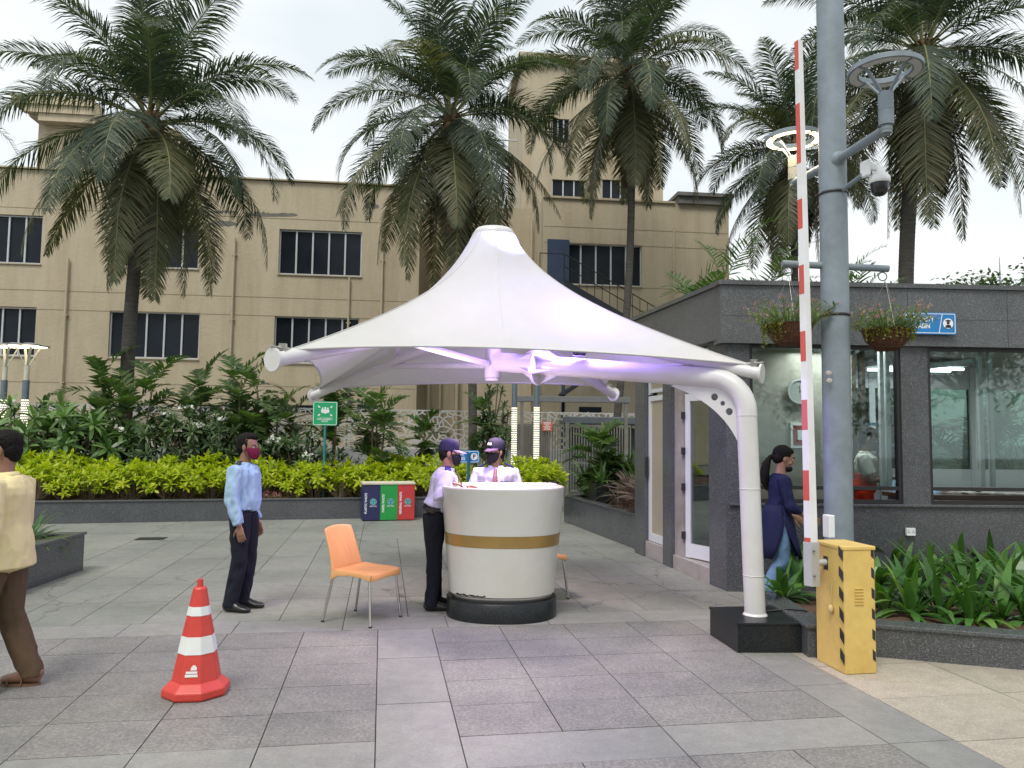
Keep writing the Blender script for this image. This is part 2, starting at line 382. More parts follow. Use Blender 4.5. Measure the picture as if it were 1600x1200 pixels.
while b < 6.7:
    x = 3.17
    while x < 12: tile(x, x+.9, b, min(b+.7, 6.77), 3); x += .9
    b += .7
x = -9.3
while x < 12: tile(x, x+.9, 6.77, 7.2, 1); x += .9
b = 7.2; k = 0
while b < 34:
    x = -12.84+(k % 2)*.0; h = .57
    while x < 14: tile(x, x+(.57 if b < 12 else 1.14), b, b+h*1.6, 2); x += (.57 if b < 12 else 1.14)
    b += h*1.6; k += 1
p = [XD*a+YD*b for a, b in ((-13, -1.2), (14, -1.2), (14, 34.5), (-13, 34.5))]
pv.add([(q.x, q.y, -.010) for q in p], [[0, 1, 2, 3]], 4)
struct(pv.build('pavement', [P_rough, P_band, P_back, P_beige, P_joint]))
mh = MB(); c = gp(236, 842); mh.box((c.x, c.y, .004), (.42, .3, .006), rz=PH)
tag(mh.build('drain_cover', M_black, base=(c.x, c.y, 0)), 'small dark drain cover set in the paving near the back planter', 'drain cover')

# ================================================================== planters
def planter(name, label, pts, h, wall=.12, cap=.03, soil=.06, mat=None, group=None, cov=.02):
    """pts: closed ground outline counter-clockwise"""
    mat = mat or M_granite
    c = sum((Vector(p) for p in pts), Vector((0, 0)))/len(pts)
    t = thing(name, label, 'planter', (c.x, c.y, 0), group=group)
    n = len(pts); P = [Vector(p) for p in pts]
    def off(d):
        r = []
        for i in range(n):
            a, b, c_ = P[i-1], P[i], P[(i+1) % n]
            n1 = (b-a).normalized(); n2 = (c_-b).normalized(); n1 = Vector((-n1.y, n1.x)); n2 = Vector((-n2.y, n2.x))
            m_ = (n1+n2); m_ = m_/max(.3, m_.dot(n1)); r.append(b+m_*d)
        return r
    def ring(mb, o, i, z0, z1):
        vs = [(p.x, p.y, z) for z in (z0, z1) for p in o]+[(p.x, p.y, z) for z in (z0, z1) for p in i]
        fs = []
        for k in range(n):
            l = (k+1) % n
            fs += [[k, l, n+l, n+k], [2*n+l, 2*n+k, 3*n+k, 3*n+l], [n+k, n+l, 3*n+l, 3*n+k], [l, k, 2*n+k, 2*n+l]]
        mb.add(vs, fs)
    a = MB(); ring(a, P, off(wall), -.02, h-cap); a.build('wall', mat, t)
    a = MB(); ring(a, off(-cov), off(wall+cov), h-cap, h); bevel(a.build('coping', mat, t), .006)
    a = MB(); q = off(wall*.9); a.poly([[(p.x, p.y) for p in q]], (1, 0, 0), (0, 1, 0), (0, 0, 1), (0, 0, h-soil-.02), .02); a.build('soil', M_soil, t, recalc=True)
    return t
A0, A1 = gp(120, 818), gp(566, 810)
dB = (A1-A0).normalized(); nB = Vector((-dB.y, dB.x, 0))
B_far = A0 - dB*6; B_end = A1+dB*3.3
planter('long_planter', 'long dark granite planter with the lime hedge behind the waste bins', [(B_far.x, B_far.y), (B_end.x, B_end.y), ((B_end+nB*6.0).x, (B_end+nB*6.0).y), ((B_far+nB*6).x, (B_far+nB*6).y)], .41)
planter('corner_planter', 'short dark granite planter beside the man in yellow', [(-5.12, 9.35), (-9.2, 8.6), (-9.6, 5.0), (-4.88, 6.0)], .45)
r0 = gp(881, 815); r1 = gp(1000, 861)
planter('side_planter', 'dark granite planter of grasses running up to the cabin', [(r1.x, r1.y), (r1.x+2.2, r1.y+.4), (r0.x+2.6, r0.y+.6), (r0.x, r0.y)], .53)
KP = [(2.28, 7.25), (2.285, 5.985), (2.60, 5.995), (2.82, 6.02), (3.9, 5.68), (6.5, 4.9), (7.2, 7.3)]
planter('cabin_planter', 'low dark granite planter of strap leaves in front of the cabin', KP, .25, wall=.17, soil=.05)

# ================================================================== beige building behind
FA, FB = 29.0, .112
def F(px, py, d=0.0): return onp(px, py, FA-d, FB)
fd = Vector((1, FB, 0)).normalized(); fn = Vector((fd.y, -fd.x, 0))          # fn points to the camera
o0 = F(400, 600); o0.z = 0
bld = thing('office_building', 'beige plastered three storey building with dark strip windows behind the palms', 'building', (0, 29, 0))
def fx(px, py=560): p = F(px, py); return (p-Vector((0, FA, 0))).dot(fd)      # distance along the facade
def fz(px, py): return F(px, py).z
FO = Vector((0, FA, 0))
def fp(x, z, d=0): return FO+fd*x+Vector((0, 0, z))+fn*d
def rect(x0, x1, z0, z1): return [(x0, z0), (x1, z0), (x1, z1), (x0, z1)]
ztop = fz(420, 283)
XL = -46.; XM = fx(655, 400); XR = fx(848, 400); XE = fx(1139, 400)
wins = []
for (a, t_, b_, bt, n_) in ((-82, 334, 55, 410, 5), (172, 345, 304, 418, 5), (430, 360, 561, 430, 5), (-84, 478, 53, 555, 5), (168, 487, 310, 560, 5), (427, 495, 560, 568, 5)):
    wins.append((fx(a), fx(b_), fz((a+b_)/2, bt), fz((a+b_)/2, t_), n_))
for k in range(2):      # continues beyond the frame
    for z0, z1 in ((wins[0][2], wins[0][3]), (wins[3][2], wins[3][3])): wins.append((wins[0][0]-6.4*(k+1), wins[0][1]-6.4*(k+1), z0, z1, 5))
wall = MB()
wall.poly([rect(XL, XM, 0, ztop)]+[rect(a, b_, z0, z1)[::-1] for a, b_, z0, z1, _ in wins], fd, (0, 0, 1), -fn, fp(0, 0, 0), .25)
# recessed bay, darker because it is set back and roofed by its neighbours
wall.poly([rect(XM-.2, XR+.2, 0, ztop+.2)], fd, (0, 0, 1), -fn, fp(0, 0, -2.6), .25)
wall.box(fp(XM-.12, ztop/2-.1, -1.45), (.24, 2.8, ztop), rz=math.atan(FB)); wall.box(fp(XR+.12, ztop/2-.1, -1.45), (.24, 2.8, ztop), rz=math.atan(FB))
zr = fz(1000, 316); zr2 = fz(1100, 308)
wr = (fx(858), fx(1003), fz(940, 446), fz(940, 381), 6)
wall.poly([rect(XR, XE, 0, zr), rect(wr[0], wr[1], wr[2], wr[3])[::-1]], fd, (0, 0, 1), -fn, fp(0, 0, 0), .25)
wall.box(fp(XE-.13, zr/2-.02, -4.3), (.25, 8.1, zr), rz=math.atan(FB)); wall.box(fp(XL+.13, ztop/2-.02, -4.3), (.25, 8.1, ztop), rz=math.atan(FB))
wl = wall.build('wall', M_plaster, bld, recalc=True)
rf = MB(); rf.box(fp((XL+XM)/2, ztop-.6, -4.5), (XM-XL-.5, 8, .2), rz=math.atan(FB)); rf.box(fp((XR+XE)/2, zr-.6, -4.5), (XE-XR-.5, 8, .2), rz=math.atan(FB)); rf.build('roof', M_roofcap, bld)
cp = MB(); cp.box(fp((XL+XM)/2, ztop+.05, -.1), (XM-XL+.1, .42, .05), rz=math.atan(FB)); cp.box(fp((XR+fx(1055))/2, zr+.04, -.1), (fx(1055)-XR, .36, .08), rz=math.atan(FB)); cp.build('parapet_coping', M_plaster_d, bld)
cp = MB(); x0 = fx(1060, 305); cp.box(fp((x0+XE)/2+.02, zr+.14, -.5), (XE-x0+.1, 1.3, .28), rz=math.atan(FB)); cp.box(fp((x0+XE)/2+.02, zr+.36, -.5), (XE-x0+.25, 1.5, .14), rz=math.atan(FB)); cp.build('roof_cap', M_roofcap, bld)
for (a, b_, z0, z1, n_) in wins+[wr]:
    fr = MB(); wd = b_-a; tw = .05
    for k in range(n_+1):
        xx = a+tw/2+(wd-tw)*k/n_; fr.box(fp(xx, (z0+z1)/2, -.12), (.06 if k % n_ else .05, .06, z1-z0-.002), rz=math.atan(FB))
    for z in (z0+.03, z1-.03): fr.box(fp((a+b_)/2, z, -.125), (wd-.002, .05, .05), rz=math.atan(FB))
    o = fr.build('window', M_alu, bld)
    gl = MB(); gl.box(fp((a+b_)/2, (z0+z1)/2, -.16), (wd, .01, z1-z0), rz=math.atan(FB)); gl.build('pane', M_winglass, o)
    sl = MB(); sl.box(fp((a+b_)/2, z0-.02, .01), (wd+.06, .08, .035), rz=math.atan(FB)); sl.build('sill', M_plaster_d, o)
gr = MB()
for (px, py) in ((240, 333), (240, 459), (200, 487), (230, 600)):
    z = fz(px, py); gr.box(fp((XL+XM)/2, z, .001), (XM-XL-.1, .012, .02), rz=math.atan(FB))
for (px, py) in ((1060, 362), (1060, 452), (1060, 387)):
    z = fz(px, py); gr.box(fp((XR+XE)/2, z, .001), (XE-XR-.1, .012, .02), rz=math.atan(FB))
gr.build('groove_shade_strip', M_groove_shade, bld)
for (px, z0, z1) in ((106, .2, ztop-3.2), (365, .2, ztop-2.2), (546, .2, 7.5), (597, .2, ztop-1.6), (1052, .2, fz(1052, 356)), (880, .2, 4.2), (1000, .2, 4.4)):
    pp = MB(); xx = fx(px, 450); pp.tube([fp(xx, z0, .09), fp(xx, z1, .09)], .042, 8)
    z = z0+.8
    while z < z1: pp.box(fp(xx, z, .05), (.16, .11, .04), rz=math.atan(FB)); z += 2.4
    pp.build('drain_pipe', M_plaster_d, bld)
for px in (634, 672, 690, 716, 830):
    pp = MB(); p = onp(px, 450, FA+2.3, FB); pp.tube([(p.x, p.y, .2), (p.x, p.y, ztop-.4)], .06 if px % 4 else .085, 8); pp.build('service_pipe', M_plaster_d, bld)
pa = MB(); rn = random.Random(5)
def blot(mb, px0, px1, py, hh, sd):
    r_ = random.Random(sd); up = []; dn = []; K = 26
    for i in range(K+1):
        px = px0+(px1-px0)*i/K; q = F(px, py); xx = (q-FO).dot(fd); e = math.sin(math.pi*min(1, max(0, i/K)))**.3
        up.append((xx, q.z+hh*e*(.6+.9*r_.random()*(1.4 if .1 < i/K < .4 else .6)))); dn.append((xx, q.z-hh*e*(.5+.35*r_.random())))
    mb.poly([dn+up[::-1]], fd, (0, 0, 1), fn, fp(0, 0, .001), .006)
for args in ((383, 466, 336, .09, 1), (300, 372, 331, .06, 2), (570, 592, 323, .12, 3), (330, 370, 350, .12, 4)): pa = MB(); blot(pa, *args); pa.build('cement_patch', M_cement, bld, recalc=True)
for (a_, b_, c_) in ((60, 110, 634), (184, 250, 636), (300, 350, 637), (430, 505, 637), (560, 600, 637), (905, 940, 640)):
    vt = MB(); z_ = fz(a_, c_)-.02; vt.box(fp((fx(a_)+fx(b_))/2, z_, .0), (fx(b_)-fx(a_), .04, .26), rz=math.atan(FB)); vt.build('ventilator', M_winglass, bld)
# blue shutter panel and stair in the recess
q = MB(); a = onp(853, 378, FA+.4, FB); b2 = onp(884, 452, FA+.4, FB)
q.box(fp(fx(868, 415)+.1, (a.z+b2.z)/2, .04), (.85, .05, a.z-b2.z), rz=math.atan(FB)); q.build('shutter', pm('dark_blue_shutter', (.03, .05, .10), .5), bld)
stair = thing('steel_staircase', 'dark steel outside staircase with thin railings on the beige building', 'staircase', fp(fx(940), 0, 1.4))
st = MB(); s0 = fp(fx(868), fz(868, 455), .8); s1 = fp(fx(1003), fz(1003, 533), .8)
for dd in (0, .9): st.bar(s0+fn*dd, s1+fn*dd, .05, .22)
K = 16
for i in range(K): p = s0.lerp(s1, (i+.5)/K)+fn*.45; st.box(p, (.28, .88, .03), rz=math.atan(FB))
e0 = fp(fx(868), fz(868, 620), .8); st.bar(s1+fn*.45, e0+fn*.45, .9, .12)
st.build('flight', pm('dark_steel', (.045, .05, .06), .5, .4), stair)
rl = MB()
for dd in (.9,):
    for hgt in (.95, .5): rl.tube([s0+fn*dd+Vector((0, 0, hgt+.1)), s1+fn*dd+Vector((0, 0, hgt+.1))], .02, 6)
    for i in range(13): p = s0.lerp(s1, i/12)+fn*dd; rl.tube([p, p+Vector((0, 0, 1.05))], .013, 5)
l0 = fp(fx(832), s0.z, 1.7); rl.tube([l0+Vector((0, 0, 1.05)), s0+fn*.9+Vector((0, 0, 1.05))], .02, 6); rl.tube([l0, l0+Vector((0, 0, 1.05))], .015, 6); rl.tube([s0+fn*.9, s0+fn*.9+Vector((0, 0, 1.05))], .02, 6)
for i in range(12):
    p = (s1+fn*.9).lerp(e0+fn*.9, i/11); rl.tube([p, p+Vector((0, 0, 1.0))], .012, 5)
rl.tube([s1+fn*.9+Vector((0, 0, 1)), e0+fn*.9+Vector((0, 0, 1))], .02, 6)
rl.build('railing', M_black, stair)
lg = MB()
for p in (s0, s1, e0): lg.tube([p+fn*.9-Vector((0, 0, p.z)), p+fn*.9], .06, 6)
lg.build('support', pm('blue_steel_post', (.05, .08, .14), .5), stair)
# roof-top blocks
def block(name, label, px0, px1, pyT, depth, zbase, wins_=(), cap=None, dd=6):
    a = onp(px0, pyT, FA+depth, FB); b_ = onp(px1, pyT, FA+depth, FB); x0 = (a-FO).dot(fd); x1 = (b_-FO).dot(fd); zt = (a.z+b_.z)/2
    t = thing(name, label, 'building', fp((x0+x1)/2, 0, -depth))
    mb = MB(); loops = [rect(x0, x1, 0, zt)]; W = []
    for (u0, v0, u1, v1) in wins_:
        p0 = onp(u0, v1, FA+depth, FB); p1 = onp(u1, v0, FA+depth, FB); W.append(((p0-FO).dot(fd), (p1-FO).dot(fd), p0.z, p1.z))
    mb.poly(loops+[rect(*w_)[::-1] for w_ in W], fd, (0, 0, 1), -fn, fp(0, 0, -depth), .25)
    for xx in (x0+.125, x1-.125): mb.box(fp(xx, zt/2-.02, -depth-dd/2-.3), (.25, dd, zt-.04), rz=math.atan(FB))
    mb.build('wall', M_plaster, t, recalc=True)
    r_ = MB(); r_.box(fp((x0+x1)/2, zt+.1, -depth-dd/2), (x1-x0+.5, dd+.7, .2), rz=math.atan(FB)); r_.build('roof', M_plaster_d, t)
    for (a_, b2_, z0, z1) in W:
        fr = MB()
        for k in range(4): fr.box(fp(a_+(b2_-a_)*k/3*.97+.03, (z0+z1)/2, -depth-.1), (.06, .06, z1-z0), rz=math.atan(FB))
        o = fr.build('window', M_alu, t); g = MB(); g.box(fp((a_+b2_)/2, (z0+z1)/2, -depth-.15), (b2_-a_, .01, z1-z0), rz=math.atan(FB)); g.build('pane', M_winglass, o)
    return t, x0, x1, zt
tw, tx0, tx1, tzt = block('stair_tower', 'tall beige tower block rising behind the third palm', 818, 1036, 100, 5, 10, ((862, 282, 915, 310), (940, 282, 985, 310), (862, 186, 890, 222)))
tk = MB(); c0 = fp((tx0+tx1)/2-.6, tzt+.2, -7); tk.lathe([(0, 0), (.9, 0), (.9, .9), (.75, 1.05), (.3, 1.15), (.28, 1.35), (0, 1.35)], c0, 24)
tag(tk.build('water_tank', pm('grey_tank', (.22, .23, .24), .6), base=c0), 'grey round water tank on top of the tall beige tower', 'water tank')
block('corner_tower', 'beige roof block with a stepped cornice behind the leftmost full palm', 60, 250, 192, 7, 10)
cn = MB(); a = onp(28, 150, FA+6.6, FB); x0 = (a-FO).dot(fd)
for i in range(3): cn.box(fp(x0+1.6+i*.28, a.z-.25-i*.34, -6.8), (3.4-i*.5, 1.2-i*.2, .36), rz=math.atan(FB))
t = bpy.data.objects['corner_tower']; cn.build('cornice', M_plaster, t)
sl = MB(); q_ = [onp(246, 200, FA+7, FB), onp(287, 214, FA+7, FB), onp(352, 280, FA+7, FB), onp(352, 330, FA+7, FB), onp(246, 330, FA+7, FB)]; sl.poly([[((p-FO).dot(fd), p.z) for p in q_]], fd, (0, 0, 1), fn, FO-fn*7, .8); sl.build('sloped_parapet', M_plaster, t, recalc=True)
sf = thing('roof_frame', 'thin grey pipe frame standing on the roof edge behind the second palm', 'railing', fp(fx(600), ztop, -1.2))
fr = MB(); zz = ztop
for i in range(5):
    xx = fx(571)+(fx(660)-fx(571))*i/4; zt = onp(571, 203, FA+1.2, FB).z; fr.tube([fp(xx, zz-.1, -1.2), fp(xx, zt, -1.2)], .035, 6)
for z in (zt, zt-1.2): fr.tube([fp(fx(571), z, -1.2), fp(fx(660), z, -1.2)], .03, 6)
for i in range(4): xx = fx(700)+i*.7; fr.tube([fp(xx, zz-.1, -1.2), fp(xx, zt-.1, -1.2)], .035, 6)
fr.tube([fp(fx(690), zt-.1, -1.2), fp(fx(810), zt-.1, -1.2)], .03, 6)
fr.build('pipe_frame', M_alu, sf)

# ================================================================== perforated screen wall
def voronoi_bars(W, H, n, seed, wdt):
    r_ = random.Random(seed); pts = [(r_.uniform(-.3, W+.3), r_.uniform(-.3, H+.3)) for _ in range(n)]
    res = delaunay_2d_cdt([Vector(p) for p in pts], [], [], 0, 1e-5); V, Fc = res[0], res[2]
    cc = []
    for f in Fc:
        a, b, c = [V[i] for i in f[:3]]; d = 2*(a.x*(b.y-c.y)+b.x*(c.y-a.y)+c.x*(a.y-b.y))
        if abs(d) < 1e-9: cc.append(None); continue
        ux = ((a.length_squared)*(b.y-c.y)+(b.length_squared)*(c.y-a.y)+(c.length_squared)*(a.y-b.y))/d
        uy = ((a.length_squared)*(c.x-b.x)+(b.length_squared)*(a.x-c.x)+(c.length_squared)*(b.x-a.x))/d; cc.append(Vector((ux, uy)))
    ed = {}
    for k, f in enumerate(Fc):
        for i in range(3): ed.setdefault(tuple(sorted((f[i], f[(i+1) % 3]))), []).append(k)
    segs = []
    for e, ks in ed.items():
        if len(ks) == 2 and cc[ks[0]] and cc[ks[1]]:
            p, q = cc[ks[0]].copy(), cc[ks[1]].copy()
            t0, t1 = 0, 1; d = q-p; ok = True
            for pc, dc, lo, hi in ((p.x, d.x, 0, W), (p.y, d.y, 0, H)):
                if abs(dc) < 1e-9:
                    if not lo <= pc <= hi: ok = False
                    continue
                a_, b_ = sorted(((lo-pc)/dc, (hi-pc)/dc)); t0 = max(t0, a_); t1 = min(t1, b_)
            if ok and t1-t0 > 1e-3: segs.append((p+d*t0, p+d*t1))
    return segs
SA, SB_ = 23.5, .14
scr = thing('perforated_screen_wall', 'white laser cut screen with a cracked web pattern in front of the beige building', 'screen wall', (0, SA, 0))
M_scr = pm('white_screen_paint', (.60, .60, .57), .6, var=.08, dirt=.15); M_scrback = pm('screen_plinth', (.42, .43, .43), .7, var=.1, dirt=.2)
sd_ = Vector((1, SB_, 0)).normalized(); s_o = Vector((0, SA, 0)); zt = onp(630, 640, SA, SB_).z; zb = onp(630, 701, SA, SB_).z
sx0 = (onp(-150, 660, SA, SB_)-s_o).dot(sd_); sx1 = (onp(985, 660, SA, SB_)-s_o).dot(sd_); W = 2.0; k = 0; x = sx0
def sp(a, z, d=0): return s_o+sd_*a+Vector((sd_.y, -sd_.x, 0))*d+Vector((0, 0, z))
while x < sx1:
    mb = MB(); H = zt-zb
    for i, (p, q) in enumerate(voronoi_bars(W-.02, H, 150, 100+k, .03)):
        mb.bar(sp(x+p.x, zb+p.y, .0), sp(x+q.x, zb+q.y, .0), .012+.0001*(i % 7), .030, up=(sd_.y, -sd_.x, 0.001)) if False else mb.bar(sp(x+p.x, zb+p.y), sp(x+q.x, zb+q.y), .014+.0003*(i % 9), .038, up=sd_.cross(Vector((0, 0, 1))).cross(sp(x+q.x, zb+q.y)-sp(x+p.x, zb+p.y)))
    for z in (zt-.0175, zb+.0175): mb.box(sp(x+W/2, z), (W-.01, .024, .035), rz=math.atan(SB_))
    for a in (x+.0175, x+W-.0175): mb.box(sp(a, (zt+zb)/2), (.028, .026, zt-zb-.07), rz=math.atan(SB_))
    mb.build('screen_panel', M_scr, scr); x += W; k += 1
pl = MB(); pl.box(sp((sx0+x)/2, zb/2-.01, -.02), (x-sx0, .2, zb-.02), rz=math.atan(SB_)); pl.build('plinth', M_scrback, scr)

# ================================================================== gate, shed, beam and notice behind the kiosk
M_gate = pm('weathered_grey_gate', (.20, .20, .18), .7, .2, var=.2, scale=3, dirt=.25)
M_shed = pm('dark_grey_green_sheet', (.075, .09, .09), .6, .1, var=.15)
GY = 22.5
def gat(px, py, d=0): return at(px, py, GY-d)
gt = thing('barred_gate', 'tall grey gate of close upright bars behind the pillar lights', 'gate', (gat(838, 700).x, GY, 0))
for (xa, xb, nb, nm) in ((806, 836, 7, 'leaf_panel'), (842, 880, 9, 'leaf_panel'), (892, 985, 22, 'leaf_panel')):
    mb = MB(); z1 = gat(870, 662).z
    for i in range(nb+1):
        X = at(xa+(xb-xa)*i/nb, 700, GY).x; mb.box((X, GY, z1/2), (.035, .035, z1-.02), rz=0)
    for z in (.12, z1*.45, z1-.05): mb.box(((at(xa, 700, GY).x+at(xb, 700, GY).x)/2, GY+.004, z), (at(xb, 700, GY).x-at(xa, 700, GY).x+.03, .028, .06))
    mb.build(nm, M_gate, gt)
for px in (839, 886):
    mb = MB(); X = gat(px, 700).x; mb.box((X, GY-.02, z1/2), (.11, .11, z1+.05)); mb.build('post', M_gate, gt)
sh = thing('metal_shed', 'low dark grey metal shed with a flat lean-to roof behind the gate', 'shed', (gat(920, 700).x, GY+1.5, 0))
mb = MB(); xa = at(800, 700, GY+1).x; xb = at(1000, 700, GY+1).x
mb.box(((xa+xb)/2+.9, GY+1.8, z1/2-.05), (xb-xa-1.6, 1.6, z1-.1)); mb.build('body', M_shed, sh)
mb = MB(); i0 = 0; X = xa+1.75
while X < xb+.0: mb.box((X, GY+.985, z1/2-.05), (.03, .03, z1-.14)); X += .21
mb.build('rib', pm('sheet_rib', (.05, .06, .06), .6), sh)
mb = MB(); mb.box(((xa+xb)/2+.9, GY+1.6, z1+.12), (xb-xa-1.3, 2.4, .22)); bevel(mb.build('roof', pm('shed_roof', (.12, .14, .15), .5, .3), sh), .02)
fw = MB(); fw.box((at(818, 700, GY+1).x, GY+1.0, z1/2), (1.5, .06, z1-.1))
tag(fw.build('fence_panel', pm('worn_board_fence', (.17, .15, .12), .8, var=.3, scale=2, stretch=(6, 1, .4)), base=(at(818, 700, GY+1).x, GY+1, 0)), 'weathered brown board panel between the two pillar lights', 'fence panel')
bm_ = thing('overhead_beam', 'long grey steel beam carried above the gate on thin posts', 'beam', (gat(880, 620).x, GY-1.2, 0))
mb = MB(); zB = at(880, 624, GY-1.2).z; xa = at(808, 624, GY-1.2).x; xb = at(985, 624, GY-1.2).x
mb.box(((xa+xb)/2, GY-1.2, zB), (xb-xa, .14, .16), bev=.01); mb.build('beam', pm('beam_grey', (.16, .17, .17), .6, .2), bm_)
for px in (816, 978): mb = MB(); X = at(px, 600, GY-1.2).x; mb.box((X, GY-1.2, zB/2-.04), (.09, .09, zB-.1)); mb.build('post', M_gate, bm_)
nb_ = MB(); c = at(855, 666, GY-.12); nb_.box(c, (.30, .02, .27)); c0 = (c.x, c.y, c.z-.13)
nt_ = tag(nb_.build('notice_board', pm('orange_notice', (.62, .13, .07), .5), base=c0), 'small orange notice hung on the grey gate', 'notice')
mb = MB(); rn = random.Random(8)
for i in range(6):
    wd = (.22, .2, .10, .22, .16, .2)[i]; mb.box((c.x+(0 if i != 2 else 0), c.y-.012, c.z+.10-i*.038), (wd, .003, .018 if i != 0 else .026))
mb.build('printed_lines', M_signw, nt_)
# ================================================================== granite security cabin
G0 = Vector((2.37, 8.5, 0)); G1 = Vector((1.81, 11.3, 0))
GA = math.atan(.042); gd = Vector((math.cos(GA), math.sin(GA), 0)); gn = Vector((gd.y, -gd.x, 0))      # front face, normal to the camera
sd2 = (G1-G0).normalized(); sn = Vector((-sd2.y, sd2.x, 0))                                            # side face, normal to the paving (left)
if sn.x > 0: sn = -sn
def cf(a, z, d=0): return G0+gd*a+Vector((0, 0, z))+gn*d
def cs(a, z, d=0): return G0+sd2*a+Vector((0, 0, z))+sn*d
cab = thing('security_cabin', 'dark speckled granite security cabin with large windows', 'building', (G0.x, G0.y, 0))
RZF = GA; RZS = math.atan2(sd2.y, sd2.x)
LF = 7.0; LS = 2.85; ZR = 3.37; ZH = 2.72; ZS = .93; ZB = 3.37
def bf(a0, a1, z0, z1, d0, d1, mb): mb.box(cf((a0+a1)/2, (z0+z1)/2, (d0+d1)/2), (a1-a0, abs(d1-d0), z1-z0), rz=RZF)
def bs(a0, a1, z0, z1, d0, d1, mb): mb.box(cs((a0+a1)/2, (z0+z1)/2, (d0+d1)/2), (a1-a0, abs(d1-d0), z1-z0), rz=RZS)
# front openings along gd
w1a, w1b = .27, 1.99; w2a, w2b = 2.30, 4.6
mb = MB(); bf(.04, LF, 0, ZS, -.18, 0, mb); mb.build('dado_wall', M_granite, cab)
mb = MB(); bf(.03, LF, ZS, ZS+.03, -.25, .035, mb); bevel(mb.build('ledge', M_granite, cab), .006)
for (a, b_) in ((.0, w1a), (w1b, w2a), (w2b, w2b+.4)):
    mb = MB(); bf(a, b_, ZS+.03 if a > 0 else 0, ZH, -.16, .002 if a else .004, mb); mb.build('pillar', M_granite, cab)
mb = MB(); bf(-.07, LF, ZH, ZR, -.2, .06, mb); bs(-.0, LS+1.2, ZH+.05, ZR-.0015, -.2, .055, mb); mb.build('fascia', M_granite_b, cab)
mb = MB(); bf(-.1, LF, ZR, ZR+.05, -.25, .09, mb); bs(.05, LS+1.3, ZR+.002, ZR+.052, -.25, .085, mb); mb.build('parapet_coping', M_granite, cab)
mb = MB()
x = .9
while x < LF: bf(x, x+.006, ZH+.01, ZR-.01, .058, .0605, mb); x += 1.15
bf(-.06, LF, ZH+.30, ZH+.305, .058, .0605, mb); mb.build('panel_joint', M_black, cab)
fl = MB(); fl.add([cf(.1, .14, -.2), cf(LF, .14, -.2), cf(LF, .14, -4.2), cs(LS+.8, .14, -.2)], [[0, 1, 2, 3]]); fl.build('inside_floor', pm('cabin_floor', (.12, .11, .10), .3), cab)
cl = MB(); c4 = [cf(.06, 2.80, -.16), cf(LF, 2.80, -.16), cf(LF, 2.80, -3.4), cs(LS+.3, 2.80, -.12)]; cl.add(c4+[p+Vector((0, 0, .1)) for p in c4], [[3, 2, 1, 0], [4, 5, 6, 7]]); cl.build('ceiling', pm('white_ceiling', (.75, .75, .72), .8), cab)
rf = MB(); c4 = [cf(-.02, 3.3, -.1), cf(LF, 3.3, -.1), cf(LF, 3.3, -4.2), cs(LS+1.1, 3.3, -.1)]; rf.add(c4, [[0, 1, 2, 3]]); rf.build('roof', M_roofcap, cab)
# interior: textured stone wall, door, partition, rear glazing
bw = MB(); bw.box(cf(1.05, 1.45, -1.0), (1.7, .1, 2.7), rz=RZF); bw.build('inner_wall', pm('textured_inner_wall', (.36, .34, .29), .7, var=.2, scale=4, bump=.3, bscale=12, dirt=.2), cab)
sw = MB(); sw.box(cf(.22, 1.45, -.62), (.05, .66, 2.7), rz=RZF); sw.build('inner_end_wall', M_granite, cab)
pt = MB(); 
for a in (1.93, 2.05): pt.box(cf(a, 1.45, -1.0), (.05, .09, 2.7), rz=RZF)
pt.build('inner_partition', pm('dark_timber', (.06, .045, .035), .5), cab)
dr = MB()
for a in (.30, .53): dr.box(cf(a, 1.05, -.93), (.07, .03, 1.95), rz=RZF)
dr.box(cf(.415, 2.05, -.93), (.30, .03, .07), rz=RZF); dr.box(cf(.415, 1.3, -.94), (.17, .01, 1.4), rz=RZF); dr.build('inner_door_frame', M_alu, cab)
rw = MB()
for a in (2.0, 3.15, 3.3, 4.7, 6.2): rw.box(cf(a, 1.47, -2.9), (.09, .09, 2.6), rz=RZF)
rw.box(cf(4.2, .7, -2.9), (4.6, .07, 1.1), rz=RZF); rw.box(cf(4.2, 2.62, -2.9), (4.6, .07, .34), rz=RZF); rw.build('rear_window_frame', M_aluw, cab)
gl = MB(); gl.box(cf(4.2, 1.85, -2.9), (4.5, .008, 1.2), rz=RZF); gl.build('rear_glass', glassmat('rear_tinted_glass', (.42, .54, .48), .03), cab)
lb = MB(); lb.box(cf(2.9, 1.6, -2.55), (1.3, .4, .05), rz=RZF)
for z in (.5, 1.0, 1.45, 1.9): lb.box(cf(2.65, z, -2.6), (1.05, .35, .03), rz=RZF)
lb.build('inner_shelf', pm('shelf_blue', (.05, .12, .20), .5), cab)
M_cglass = glassmat('clear_window_glass', (.80, .88, .86), .02)
